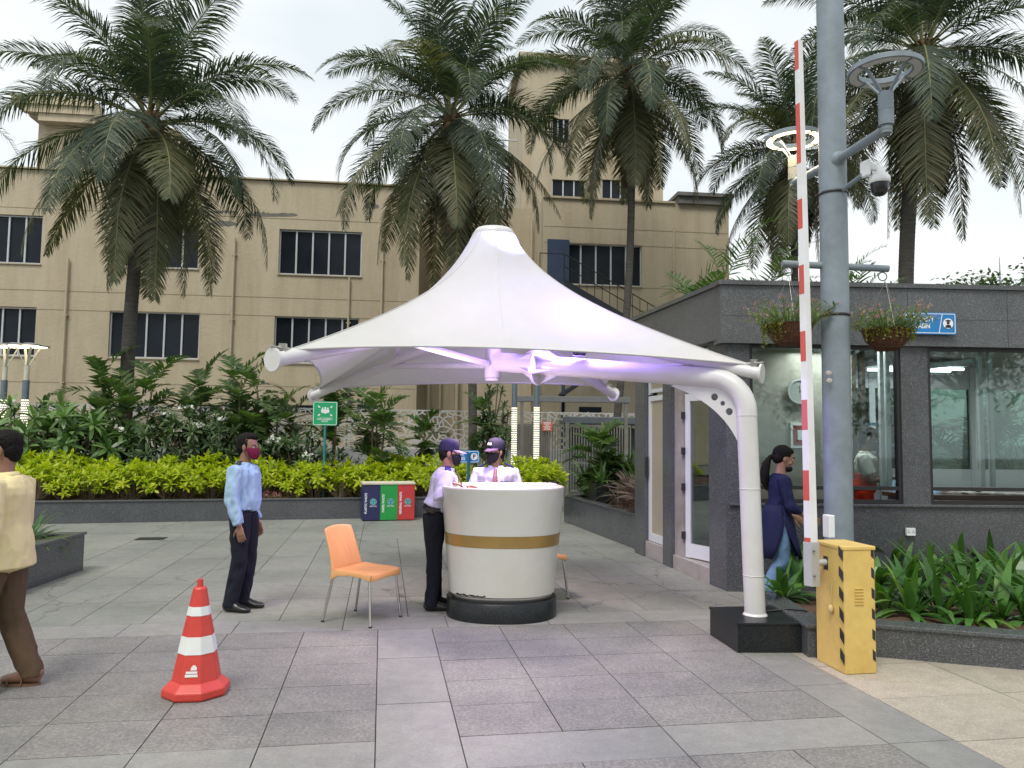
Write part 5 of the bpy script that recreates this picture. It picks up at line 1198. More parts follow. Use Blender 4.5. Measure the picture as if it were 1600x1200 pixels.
def palm(label, base, crown, n, L, sd, explicit=(), nleaf=130, rbase=.17, rtop=.11, lw=1.12, dead=2, emax=85, mats=None, low=-70, trunkbow=.25):
    t = thing('palm_tree', label, 'palm tree', base, group='coconut palms'); rn = random.Random(sd); base = Vector(base); crown = Vector(crown)
    K = 14; pts = []; bow = Vector((rn.uniform(-1, 1), rn.uniform(-.5, .5), 0)).normalized()*trunkbow
    for i in range(K+1): s_ = i/K; pts.append(base.lerp(crown, s_)+bow*math.sin(math.pi*s_))
    mb = MB(); rr_ = [rbase*1.25]+[rbase+(rtop-rbase)*min(1, i/K*1.3) for i in range(1, K+1)]; mb.tube(pts, rr_, 16)
    H = (crown-base).length; nring = int(H/.11)
    for i in range(3, nring):
        s_ = i/nring; f = s_*K; k = min(K-1, int(f)); p = pts[k].lerp(pts[k+1], f-k); r = rr_[k]+(rr_[k+1]-rr_[k])*(f-k)
        mb.lathe([(r*.985, -.02), (r*1.045, 0), (r*.99, .012)], p, 14)
    mb.build('trunk', M_bark, t)
    mb = MB(); mb.ell(crown+Vector((0, 0, .02)), (.24, .24, .40), 12, 8)
    for i in range(60):
        th = rn.random()*6.28; z = rn.uniform(-.35, .4); d = Vector((math.cos(th), math.sin(th), rn.uniform(-.6, .9))); leafquad(mb, crown+Vector((math.cos(th)*.17, math.sin(th)*.17, z)), d, (0, 0, 1), rn.uniform(.2, .5), .09, .5, 3)
    mb.build('crown_fibre', M_fibre, t)
    for i in range(rn.randint(5, 8)):
        th = rn.random()*6.28; mb = MB(); mb.ell(crown+Vector((math.cos(th)*.30, math.sin(th)*.30, -.22-rn.random()*.25)), (.10, .10, .13), 12, 8); mb.build('coconut', M_coco, t)
    mats = mats or ([M_frond, M_rachis], [M_frond_y, M_rachis], [M_frond_b, M_rachis])
    lst = []
    for i in range(n):
        q = (i+.5)/n; az = i*2.39996+rn.uniform(-.2, .2); e = emax+(low-emax)*q**1.12+rn.uniform(-7, 7)
        dr = 26+74*math.sin(min(1, max(0, (90-e)/110))*math.pi*.8)+rn.uniform(-8, 12)
        if e < -20: dr = 40+rn.uniform(0, 20)
        lst.append((az, R(e), L*rn.uniform(.88, 1.05)*(.86 if e > 70 else 1), R(dr), 0 if q < .72 else 1))
    for i in range(dead): lst.append((rn.random()*6.28, R(-72-rn.random()*8), L*.72, R(14), 2))
    for (az, e, l_, dr, mi) in lst:
        mb = MB(); b0 = crown+Vector((math.cos(az), math.sin(az), 0))*.12+Vector((0, 0, .22*math.sin(e)))
        frond_mesh(mb, b0, az, e, l_, dr, rn, lw=lw*(1 if mi < 2 else .8), nleaf=nleaf, W=.037, hang=(.72 if e > 0 else .30)*(1.3 if mi == 2 else 1), r0=.03)
        mb.build('frond', mats[min(2, mi+(1 if (mi == 0 and rn.random() < .10) else 0))], t)
    return t
def base_at(px, py, Y, z=.35): p = at(px, py, Y); p.z = z; return p
palm('coconut palm in front of the beige building, tallest trunk at the left', base_at(196, 690, 18.6), at(236, 196, 18.6), 41, 4.5, 11, rbase=.165, rtop=.15)
palm('coconut palm rising right behind the canopy peak with long hanging brown fronds', base_at(739, 700, 21.5), at(704, 186, 21.5), 46, 4.8, 23, rbase=.125, rtop=.11, dead=4)
palm('slender coconut palm in front of the tall beige tower block', base_at(953, 700, 23.5), at(985, 118, 23.5), 40, 4.5, 37, rbase=.12, rtop=.11, dead=3, trunkbow=.35)
palm('coconut palm behind the lit ring lamp and the raised barrier arm', base_at(1255, 700, 25), at(1240, 238, 25), 36, 4.1, 41, rbase=.13, rtop=.11, dead=3)
palm('big coconut palm over the cabin at the right with a skirt of dry fronds', base_at(1422, 700, 19.5), at(1441, 84, 19.5), 44, 4.9, 59, rbase=.19, rtop=.18, dead=6)
palm('coconut palm mostly beyond the left edge, only a few frond tips in view', base_at(-235, 700, 19), at(-232, 190, 19), 22, 4.1, 61, rbase=.15, rtop=.12, nleaf=50)
palm('coconut palm beyond the right edge reaching in behind the cabin', base_at(1830, 700, 24), at(1790, 150, 24), 20, 4.5, 67, rbase=.15, rtop=.12, nleaf=50)

# ================================================================== shrubs
def planted(px, Y, z=.36): p = at(px, 700, Y); p.z = z; return p
def lineY(px, d=0):      # depth along the long planter
    u = ray(px, 800); a = u.x/u.y; n_ = A0.y-A0.x*dB.y/dB.x; return n_/(1-a*dB.y/dB.x)+d
def make_lime(sd):
    t = thing('lime_shrub', 'lime green leafy shrub in the hedge on the long planter', 'shrub', (0, 0, 0), group='lime shrubs in the long planter'); rn = random.Random(sd); lf_ = MB(); sm_ = MB()
    for i in range(34):
        th = rn.random()*6.28; r = .40*math.sqrt(rn.random()); h = (.54-.24*(r/.4)**2)+rn.uniform(-.12, .09); tip = Vector((math.cos(th)*r, math.sin(th)*r, h)); sm_.tube([(math.cos(th)*.05, math.sin(th)*.05, 0), (math.cos(th)*r*.6, math.sin(th)*r*.6, h*.55), tip], [.010, .007, .004], 5)
        ax = Vector((math.cos(th)*r*1.2, math.sin(th)*r*1.2, .6)); rosette(lf_, tip, ax, 9, .155, .062, rn, (25, 100), .35, nseg=3, fold=.25); 
        if i % 3 == 0: rosette(lf_, tip*.8, ax, 5, .14, .055, rn, (50, 110), .35, nseg=3, fold=.25)
    lf_.build('foliage', M_hedge, t, local=True); sm_.build('stems', M_stem, t, local=True); return t
prot = [make_lime(1), make_lime(2), make_lime(3)]; rn = random.Random(9); k = 0
_ones = 'first second third fourth fifth sixth seventh eighth ninth tenth eleventh twelfth thirteenth fourteenth fifteenth sixteenth seventeenth eighteenth nineteenth'.split()
def ordinal(i): return _ones[i] if i < 19 else ('twentieth' if i == 19 else 'twenty-'+_ones[i-20])
def place(protos, loc, rz, s_, label=None):
    global k
    i = k % len(protos); k += 1; o = protos[i]
    if not o.get('used'):
        o['used'] = 1; o.location = loc; o.rotation_euler = (0, 0, rz); o.scale = (s_,)*3
        if label: o['label'] = label
        return o
    return dup(o, loc, rz, s_, label)
for row, (d0, x0, x1, st_) in enumerate(((.55, 60, 880, 40), (1.15, 70, 870, 43), (1.75, 40, 860, 48))):
    px = x0; nn_i = 0
    while px < x1:
        lab = '%s lime leafed shrub from the left in the %s row of the hedge' % (ordinal(nn_i), ('front', 'middle', 'back')[row]); nn_i += 1
        Y = lineY(px, d0+rn.uniform(-.1, .1)); place(prot, planted(px+rn.uniform(-8, 8), Y, .35), rn.random()*6.28, (.96+.12*row)*rn.uniform(.82, 1.15), lab); px += st_
for o in bpy.data.objects:
    if 'used' in o.keys(): del o['used']
cg = MB(); rn = random.Random(4)
for i in range(900):
    px = rn.uniform(35, 790); Y = lineY(px, rn.uniform(2.3, 3.2)); c = planted(px, Y, .35+rn.uniform(.1, .85)); leafquad(cg, c, (rn.uniform(-1, 1), rn.uniform(-1, 1), rn.uniform(0, 1)), (0, 0, 1), .2, .05, .4, 3)
for i in range(3600):
    px = rn.uniform(35, 790); Y = lineY(px, rn.uniform(2.2, 3.4)); c = planted(px, Y, .35+rn.uniform(.0, .72)); leafquad(cg, c, (rn.uniform(-1, 1), rn.uniform(-1, .4), rn.uniform(-.1, 1)), (0, 0, 1), .11, .035, .4, 2)
o = cg.build('ground_cover', M_dark, base=(-4, 17, .35)); o['kind'] = 'stuff'; o['label'] = 'dark low ground cover behind the lime hedge'
fl = MB(); 
for i in range(70):
    px = rn.choice([rn.uniform(395, 470), rn.uniform(405, 440)]); c = planted(px, lineY(px, rn.uniform(.22, .42)), .35+rn.uniform(.05, .16))
    for j in range(6): leafquad(fl, c+Vector((rn.gauss(0, .02), rn.gauss(0, .02), rn.gauss(0, .012))), (rn.uniform(-1, 1), rn.uniform(-1, 1), rn.uniform(0, 1)), (0, 0, 1), .05, .04, .1, 1)
    for j in range(5): leafquad(fl, c-Vector((rn.gauss(0, .03), rn.gauss(0, .03), .06)), (rn.uniform(-1, 1), rn.uniform(-1, 1), rn.uniform(0, 1)), (0, 0, 1), .08, .03, .1, 1, mi=1)
o = fl.build('ground_flowers', [M_flow_p, M_plum], base=(-6, 15, .35)); o['kind'] = 'stuff'; o['label'] = 'small pink bedding flowers at the planter edge behind the guard in blue'
def plumeria(label, px, Y, h, wd, n, sd, L=.34, mat=None, flowers=8, z0=.36, lw=.085):
    b0 = planted(px, Y, z0); t = thing('flowering_shrub', label, 'shrub', b0, group='white flowering shrubs'); rn = random.Random(sd); lf_ = MB(); sm_ = MB(); fl = MB()
    trunks = [Vector((rn.uniform(-.25, .25)*wd, rn.uniform(-.2, .2)*wd, 0)) for _ in range(4)]
    for i in range(n):
        th = rn.random()*6.28; r = wd/2*math.sqrt(rn.random()); q = r/(wd/2); z = h*1.12*(1-.38*q*q)*rn.uniform(.62, 1.02) if rn.random() < .72 else h*rn.uniform(.35, .6); p = b0+Vector((math.cos(th)*r, math.sin(th)*r*.8, z-z0*0))
        tb = rn.choice(trunks); m_ = (b0+tb).lerp(p, .55)+Vector((rn.uniform(-.1, .1), 0, -.12)); sm_.tube([b0+tb, m_, p], [.035, .022, .013], 6)
        rosette(lf_, p, Vector((math.cos(th)*q*.7, math.sin(th)*q*.7-.1, 1)), 15, L, lw, rn, (18, 118), .35, nseg=4, fold=.15, wp=.6)
        if i < flowers:
            for j in range(9):
                c = p+Vector((rn.gauss(0, .06), rn.gauss(0, .05), .10+rn.gauss(0, .03))); ax = Vector((rn.uniform(-1, 1), rn.uniform(-1, 0), .8)).normalized(); rosette(fl, c, ax, 5, .062, .045, rn, (60, 80), .1, nseg=2)
    lf_.build('foliage', mat or M_plum, t); sm_.build('stems', M_stem, t); fl.build('blossoms', M_flow_w, t); return t
plumeria('large white flowering shrub with broad pale leaves at the left edge', 25, 17.6, 1.85, 2.7, 48, 1, L=.42, lw=.11)
plumeria('broad leaved flowering shrub right of the leftmost lit pillar', 112, 16.9, 1.7, 2.3, 46, 2, L=.42, lw=.11)
plumeria('dark white flowering shrub behind the first palm trunk', 262, 17.6, 1.4, 1.8, 36, 3, mat=M_dark, L=.30, lw=.075, flowers=6)
plumeria('round dark flowering shrub between the palm trunk and the guard in blue', 322, 17.4, 1.75, 1.8, 56, 4, mat=M_dark, L=.28, lw=.075, flowers=12)
plumeria('low dark flowering shrub left of the green sign pole', 462, 17.4, 1.3, 2.1, 48, 5, mat=M_dark, L=.25, lw=.065, flowers=14)
plumeria('tall dark shrub climbing beside the left pillar light', 772, 19.6, 2.4, .8, 34, 6, mat=M_dark, L=.22, lw=.06, flowers=0)
# feather-leaved palms
def feather(label, px, Y, zt, nst, sd, spread=.6, L=1.3, lw=.38, W=.085, z0=.35, nf=7):
    b0 = planted(px, Y, z0); t = thing('feather_palm', label, 'small palm', b0, group='small feather palms'); rn = random.Random(sd); sm_ = MB(); cr = MB()
    for s_ in range(nst):
        th = rn.random()*6.28; ztop_ = z0+(zt-z0)*(1 if s_ == 0 else rn.uniform(.6, .98)); off_ = Vector((math.cos(th), math.sin(th)*.6, 0))*spread*rn.random(); pb = b0+off_*.3; pt_ = Vector((b0.x+off_.x, b0.y+off_.y, ztop_-.5))
        sm_.tube([pb, pb.lerp(pt_, .5)+off_*.1, pt_], [.03, .026, .02], 7)
        for i in range(nf):
            az = i*2.4+rn.uniform(-.3, .3); e = R(78-i*(95/nf)+rn.uniform(-8, 8)); zz = pt_-Vector((0, 0, i*.10*(zt-z0)/3)); frond_mesh(cr, zz, az, e, L*rn.uniform(.75, 1.05), R(50+rn.uniform(0, 30)), rn, lw=lw, nleaf=15, W=W, hang=.22, r0=.010, bare=.2, curl=1.2)
        for i in range(6):
            zz = pb.lerp(pt_, rn.uniform(.3, .9)); frond_mesh(cr, zz, rn.random()*6.28, R(rn.uniform(20, 60)), L*.6, R(50), rn, lw=lw*.85, nleaf=11, W=W, hang=.25, r0=.007, bare=.15)
    sm_.build('stems', M_stem, t); cr.build('crown', [M_areca, M_rachis], t); return t
def zat(px, py, Y): return at(px, py, Y).z
feather('small feather palm standing left of the first palm trunk', 128, 18.2, zat(128, 555, 18.2), 3, 1)
feather('small feather palm hugging the first palm trunk', 200, 18.0, zat(200, 575, 18), 3, 2)
feather('small feather palm with wide arching leaves right of the first palm trunk', 305, 18.4, zat(305, 575, 18.4), 2, 3, L=1.3)
feather('small feather palm behind the head of the guard in blue', 372, 17.8, zat(372, 560, 17.8), 4, 4, spread=.7)
feather('small feather palm left of the green sign', 428, 18, zat(428, 570, 18), 4, 5, spread=.7)
feather('small feather palm peeping between the green sign and the canopy corner', 520, 18.4, zat(520, 570, 18.4), 2, 6)
feather('tall feather palm clump right of the green sign', 583, 17.4, zat(583, 605, 17.4), 3, 7, spread=.5, L=1.05, W=.065)
feather('thin feather palm near the middle of the screen wall', 655, 18.5, zat(655, 640, 18.5), 1, 8, L=.8)
feather('feather palm left of the pair of pillar lights', 762, 19.9, zat(772, 612, 19.9), 2, 9, spread=.4, L=.9, W=.06)
# strap-leaved plants
def strap(label, loc, n, L, W, sd, mat=M_strap, grp='strap leaved plants in the planters', spread=(8, 78), name='strap_plant'):
    t = thing(name, label, 'plant', loc, group=grp); rn = random.Random(sd); mb = MB()
    for i in range(n):
        th = rn.random()*6.28; el = R(rn.uniform(*spread)); d = Vector((math.cos(th)*math.sin(el), math.sin(th)*math.sin(el), math.cos(el))); q = Vector(loc)+Vector((math.cos(th), math.sin(th), 0))*rn.uniform(0, .05)
        leafquad(mb, q, d, (0, 0, 1), L*rn.uniform(.6, 1.15), W*rn.uniform(.7, 1.15), rn.uniform(.35, 1.0), 7, .25, wp=.4)
    mb.build('leaves', mat, t); return t
rn = random.Random(12)
_sp = [1222, 1250, 1385, 1425, 1372, 1470, 1415, 1520, 1460, 1565, 1512, 1560, 1605, 1600, 1650, 1395, 1450, 1500, 1550, 1590]; _sy = [935, 915, 950, 958, 915, 960, 915, 968, 922, 965, 930, 925, 968, 930, 960, 890, 892, 895, 895, 895]
rows_ = {}
for nm_, lo_, hi_ in (('front', 945, 999), ('middle', 900, 945), ('back', 0, 900)):
    ids = sorted([i for i in range(2, 20) if lo_ <= _sy[i] < hi_], key=lambda i: _sp[i])
    for q_, i in enumerate(ids): rows_[i] = (nm_, q_)
for i, (px, py, L_) in enumerate(((1222, 935, .42), (1250, 915, .45), (1385, 950, .45), (1425, 958, .48), (1372, 915, .5), (1470, 960, .5), (1415, 915, .5), (1520, 968, .5), (1460, 922, .52), (1565, 965, .5), (1512, 930, .52), (1560, 925, .5), (1605, 968, .5), (1600, 930, .5), (1650, 960, .5), (1395, 890, .45), (1450, 892, .5), (1500, 895, .5), (1550, 895, .5), (1590, 895, .5))):
    g = gp(px, py+4, .2); strap('%s strap plant right of the barrier box, %s row before the cabin' % (ordinal(rows_[i][1]), rows_[i][0]) if i > 1 else ('strap leaved plant between the white column and the yellow barrier' if i == 0 else 'strap leaved plant just left of the yellow barrier box'), (g.x, g.y, .2), 22, L_*1.12, .088, 20+i)
for i, (x, y) in enumerate(((-5.42, 8.75), (-5.6, 7.9), (-5.35, 7.3), (-6.3, 8.6), (-6.5, 7.6), (-7.4, 8.2), (-5.5, 6.6))): strap(('strap leaved plant at the far front corner of the corner planter', 'strap leaved plant second from the far end along the corner planter edge', 'strap leaved plant midway along the corner planter edge', 'strap leaved plant at the far back of the corner planter', 'strap leaved plant in the middle of the corner planter', 'strap leaved plant deepest inside the corner planter', 'strap leaved plant at the near end of the corner planter')[i], (x, y, .38), 34, .55, .055, 60+i)
def tuft(label, loc, n, L, sd):
    t = thing('fountain_grass', label, 'grass clump', loc, group='fountain grass clumps'); rn = random.Random(sd); mb = MB(); pl_ = MB()
    for i in range(n):
        th = rn.random()*6.28; el = R(rn.uniform(3, 50)); d = Vector((math.cos(th)*math.sin(el), math.sin(th)*math.sin(el), math.cos(el))); q = Vector(loc)+Vector((rn.gauss(0, .12), rn.gauss(0, .12), 0)); leafquad(mb, q, d, (0, 0, 1), L*rn.uniform(.5, 1.1), .016, rn.uniform(.5, 1.2), 6, 0, wp=.3)
    for i in range(n//9):
        th = rn.random()*6.28; el = R(rn.uniform(10, 45)); d = Vector((math.cos(th)*math.sin(el), math.sin(th)*math.sin(el), math.cos(el))); pts = [Vector(loc)]
        for k_ in range(8): pts.append(pts[-1]+d*L*1.15/8); d = (d+Vector((0, 0, -.16))).normalized()
        pl_.tube(pts, .003, 4); pl_.tube(pts[5:], [.004, .009, .008, .003], 6)
        for k_ in range(40): p = pts[5].lerp(pts[8], rn.random()) if 0 else pts[5+rn.randint(0, 2)].lerp(pts[6+rn.randint(0, 2)], rn.random()); leafquad(pl_, p, (rn.uniform(-1, 1), rn.uniform(-1, 1), rn.uniform(-1, 1)), (0, 0, 1), .022, .003, .1, 1)
    mb.build('blades', M_bgrass, t); pl_.build('plumes', pm('grass_plume', (.17, .125, .10), .9), t); return t
def sidep(s_, d, z=.5): p = Vector((r0.x, r0.y)).lerp(Vector((r1.x, r1.y)), s_); e = (Vector((r1.x, r1.y))-Vector((r0.x, r0.y))).normalized(); n_ = Vector((-e.y, e.x)); p = p+n_*d; return (p.x, p.y, z)
tuft('purple brown fountain grass at the near end of the side planter', sidep(.93, .35), 620, .62, 1); tuft('purple brown fountain grass beside the square black pot', sidep(.72, .42), 620, .62, 2); tuft('purple brown fountain grass against the cabin wall', sidep(.85, .85), 500, .72, 3)
c = sidep(.36, .28); pot = MB(); e = math.atan2((r1-r0).y, (r1-r0).x); pot.box((c[0], c[1], .5+.16), (.42, .36, .36), rz=e, bev=.01); tag(pot.build('square_pot', M_gran_blk, base=(c[0], c[1], .48)), 'square black planter pot on the side planter wall', 'pot')
strap('leafy green plant growing in the square black pot', (c[0], c[1], .83), 26, .42, .07, 90, mat=M_plum, grp='leafy plants by the gate')
for i, (s_, d, L_, m_) in enumerate(((.12, .35, .8, M_plum), (.22, .9, .95, M_dark), (.45, .95, 1.0, M_plum), (.6, 1.1, 1.15, M_dark), (.05, .9, .8, M_areca))): strap(('broad leaved plant', 'dark leaved plant', 'bright broad leaved plant', 'tall dark leaved plant', 'pale leaved plant')[i]+' in the side planter near the grey gate', sidep(s_, d), 44, L_, .10, 95+i, mat=m_, grp='leafy plants by the gate', spread=(5, 60))
feather('feather palm in the side planter against the cabin corner', 968, 14.6, zat(968, 655, 14.6), 3, 12, L=.9)
lb = planted(822, 15.9, .36); sh2 = dup(prot[0], lb, 1.0, .8, 'small lime shrub standing alone right of the guards'); 
# palms and trees behind the cabin
for i, (px, py, Y, L_, lab) in enumerate(((1195, 396, 17, 1.9, 'feathery palm crown showing above the cabin roof left of the pole'), (1345, 425, 17.5, 1.6, 'feathery palm crown above the cabin roof right of the pole'), (1085, 432, 15.5, 1.3, 'palm fronds leaning over the cabin corner roof'), (1255, 430, 16.5, 1.3, 'low palm crown above the cabin roof behind the barrier arm'))):
    feather(lab, px, Y, zat(px, py, Y), 5, 40+i, spread=1.0, L=L_, lw=.5, W=.05, nf=11)
for i, (x, y, zt_) in enumerate(((4.0, 13.6, 2.9), (5.4, 13.2, 2.6), (6.8, 13.8, 2.9), (8.3, 13.4, 2.7), (4.8, 15.2, 3.2), (7.4, 15.4, 3.2), (9.5, 15.0, 3))):
    t = feather('green feather palm seen through the rear glass of the cabin', 800, 13, 2, 0, 0) if False else None
    b0 = Vector((x, y, 0)); t = thing('feather_palm', '%s green feather palm from the left behind the rear glass of the cabin' % ordinal(i), 'small palm', b0, group='palms behind the cabin glass'); cr = MB(); rn = random.Random(70+i)
    for j in range(26): frond_mesh(cr, b0+Vector((rn.uniform(-.4, .4), rn.uniform(-.3, .3), rn.uniform(.3, zt_-.9))), rn.random()*6.28, R(rn.uniform(10, 80)), 1.5, R(70), rn, lw=.4, nleaf=22, W=.04, hang=.25, r0=.012)
    cr.build('crown', [M_areca, M_rachis], t)
def far_tree(label, px, py, Y, h, wd, sd):
    c = at(px, py, Y); t = thing('far_tree', label, 'tree', (c.x, c.y, 0), group='far trees beyond the cabin'); rn = random.Random(sd); tr = MB(); tr.tube([(c.x, c.y, 0), (c.x, c.y, c.z)], [.3, .12], 7); cr = MB()
    for i in range(9):
        q = c+Vector((rn.gauss(0, wd*.35), rn.gauss(0, wd*.3), rn.gauss(0, h*.3))); tr.tube([(c.x, c.y, c.z-h*.7), q], [.1, .03], 5)
        for j in range(110): p = q+Vector((rn.gauss(0, wd*.15), rn.gauss(0, wd*.15), rn.gauss(0, h*.16))); leafquad(cr, p, (rn.uniform(-1, 1), rn.uniform(-1, 1), rn.uniform(-.5, .8)), (0, 0, 1), .5, .28, .3, 2)
    tr.build('trunk', M_stem, t); cr.build('crown', M_dark, t)
far_tree('far tree whose top shows over the right end of the cabin roof', 1548, 462, 60, 2.5, 5, 1); far_tree('far tree at the right edge over the cabin roof', 1600, 450, 55, 3, 4, 2)

# trees on the far side of the drive, seen mirrored in the cabin glass
for i, (x, y, h_) in enumerate(((-9, -17, 8), (-2.5, -19, 9.5), (4, -17.5, 8.5), (10, -18, 9), (16, -17, 8), (22, -15, 9))):
    t = thing('shade_tree', '%s dark shade tree across the drive, seen mirrored in the cabin glass' % ordinal(i), 'tree', (x, y, 0), group='shade trees across the drive'); rn = random.Random(200+i); tr = MB(); tr.tube([(x, y, 0), (x+.2, y, h_*.45), (x, y, h_*.8)], [.28, .2, .08], 8); cr = MB()
    for j in range(26):
        c = Vector((x+rn.gauss(0, 1.9), y+rn.gauss(0, 1.4), h_*.62+rn.gauss(0, h_*.17))); tr.tube([(x, y, h_*.4), c], [.09, .02], 5)
        for q in range(120): p = c+Vector((rn.gauss(0, .6), rn.gauss(0, .6), rn.gauss(0, .5))); leafquad(cr, p, (rn.uniform(-1, 1), rn.uniform(-1, 1), rn.uniform(-.5, .8)), (0, 0, 1), .42, .2, .3, 2)
    tr.build('trunk', M_stem, t); cr.build('crown', M_dark, t)
# ================================================================== people
def fuse(mb, voxel, smooth=2, wrinkle=0.0, wf=9, stretch=(1, 1, .45), seed=0):
    """union of closed shapes into one continuous skin, with soft cloth folds"""
    me = bpy.data.meshes.new('tmp'); me.from_pydata(mb.v, [], mb.f); o = bpy.data.objects.new('tmp', me)
    bm = bmesh.new(); bm.from_mesh(me); bmesh.ops.recalc_face_normals(bm, faces=bm.faces); bm.to_mesh(me); bm.free()
    r = o.modifiers.new('r', 'REMESH'); r.mode = 'VOXEL'; r.voxel_size = voxel
    s = o.modifiers.new('s', 'SMOOTH'); s.factor = .5; s.iterations = smooth
    m2 = bake(o); bpy.data.meshes.remove(me)
    if wrinkle:
        of = Vector((seed*7.1, seed*3.3, 0)); nv_ = len(m2.vertices); co_ = np.empty(nv_*3, np.float32); no_ = np.empty(nv_*3, np.float32)
        m2.vertices.foreach_get('co', co_); m2.vertices.foreach_get('normal', no_); co_ = co_.reshape(-1, 3); no_ = no_.reshape(-1, 3)
        for i_ in range(nv_):
            c = Vector(co_[i_]); q = Vector((c.x*stretch[0], c.y*stretch[1], c.z*stretch[2]))*wf+of
            a = noise.noise(q)+.5*noise.noise(q*2.1); rdg = (1-abs(a)*2)
            co_[i_] += no_[i_]*(wrinkle*(a*.7+.5*rdg-.25))
    if wrinkle: m2.vertices.foreach_set('co', co_.ravel())
    m2.polygons.foreach_set('use_smooth', [True]*len(m2.polygons)); m2.update()
    return m2
def put(me, name, mats, parent):
    me.materials.clear()
    for q in (mats if isinstance(mats, (list, tuple)) else [mats]): me.materials.append(q)
    me.name = name; o = bpy.data.objects.new(name, me); COL.objects.link(o); o.parent = parent; return o
def skin(c): 
    m = pm('skin', c, .5, var=.08, scale=14, bump=.05, bscale=90); return m
SK = skin((.25, .13, .082)); SK2 = skin((.30, .17, .11)); M_hair = pm('black_hair', (.008, .007, .006), .7, var=.3, scale=60, stretch=(1, 1, .2), bump=.3, bscale=180, spec=.15)
M_eye = pm('eye_white', (.6, .58, .55), .3, bump=0); M_shoe = pm('black_leather', (.012, .012, .013), .3, var=.2, bump=.05)
def limb(mb, pts, rad, n=16, ref=None, rnd=.5): mb.tube(pts, rad, n, ref=ref, rnd=rnd)
def interp(a, b_, t): return a+(b_-a)*t
def torso(mb, P, Nk, yaw=0, infl=0, z0=0, w=1.0, d=1.0, secs=None, belly=0):
    """P hip centre, Nk neck base, local x forward; sections between them"""
    secs = secs or [(-.06, .085, .13, 0), (.02, .105, .158, -.01), (.12, .108, .160, -.005), (.28, .098, .142, .005), (.45, .104, .146, .012), (.62, .115, .163, .012), (.78, .116, .180, .006), (.88, .100, .185, 0), (.95, .078, .150, -.004), (1.0, .06, .085, -.004)]
    pts, rr = [], []
    cy, sy_ = math.cos(yaw), math.sin(yaw)
    for f, rx, ry, ox in secs:
        if f < z0: continue
        p = P.lerp(Nk, f); k = max(0, min(1, f)); b_ = belly*math.exp(-((f-.28)/.2)**2)
        p = p+Vector((cy, sy_, 0))*(ox+b_*.5); pts.append(p); rr.append((rx*d+infl+b_*.5, ry*w+infl))
    mb.tube(pts, rr, 24, ref=(cy, sy_, 0), rnd=.35)
def hand(mb, wr, d, palm_n, curl=.5, thumb_side=1, L=.175, sp=.15):
    """palm with four fingers and a thumb; d along the hand, palm_n out of the palm"""
    d = Vector(d).normalized(); pn = Vector(palm_n); pn = (pn-d*pn.dot(d)).normalized(); s_ = d.cross(pn)*thumb_side
    k = L/.175; mb.tube([wr, wr+d*.03*k, wr+d*.085*k], [(.014*k, .024*k), (.015*k, .036*k), (.013*k, .040*k)], 12, ref=pn, rnd=.4)
    for i, (o_, l_) in enumerate(((.030, .068), (.010, .077), (-.011, .072), (-.031, .058))):
        p = wr+d*.082*k+s_*o_*k; dd = (d+s_*(o_*sp*10)).normalized(); pts = [p]; c = curl*(1+.12*i)
        for j in range(3): dd = (dd+pn*c*.55).normalized(); pts.append(pts[-1]+dd*l_*k*(.42, .33, .25)[j])
        mb.tube(pts, [.0092*k, .0088*k, .0082*k, .007*k], 8, rnd=.8)
    p = wr+d*.022*k+s_*.026*k; dd = (d*.7+s_*.75+pn*.25).normalized(); pts = [p]
    for j in range(3): pts.append(pts[-1]+dd*(.034, .030, .024)[j]*k); dd = (dd+d*.25+pn*curl*.35).normalized()
    mb.tube(pts, [.013*k, .011*k, .0098*k, .008*k], 8, rnd=.8)
def shoe(mb, an, tdir, L=.265, w_=.048, sole=None):
    t = Vector(tdir).normalized(); z0 = an.z-.085; h = Vector((an.x, an.y, 0))-t*.065
    secs = [(0, .034, .045), (.03, .041, .055), (.09, .040, .056), (.15, .044, .040), (.20, .047, .031), (.245, .038, .026), (.268, .018, .018)]
    pts = [h+t*x*L/.27+Vector((0, 0, z0+hh*.95+.004)) for x, ww, hh in secs]; mb.tube(pts, [(hh*.95, ww*w_/.048) for x, ww, hh in secs], 16, ref=(0, 0, 1), rnd=.4)
def head_M(c, yaw, pitch): return Matrix.Translation(c) @ Matrix.Rotation(yaw, 4, 'Z') @ Matrix.Rotation(pitch, 4, 'Y')
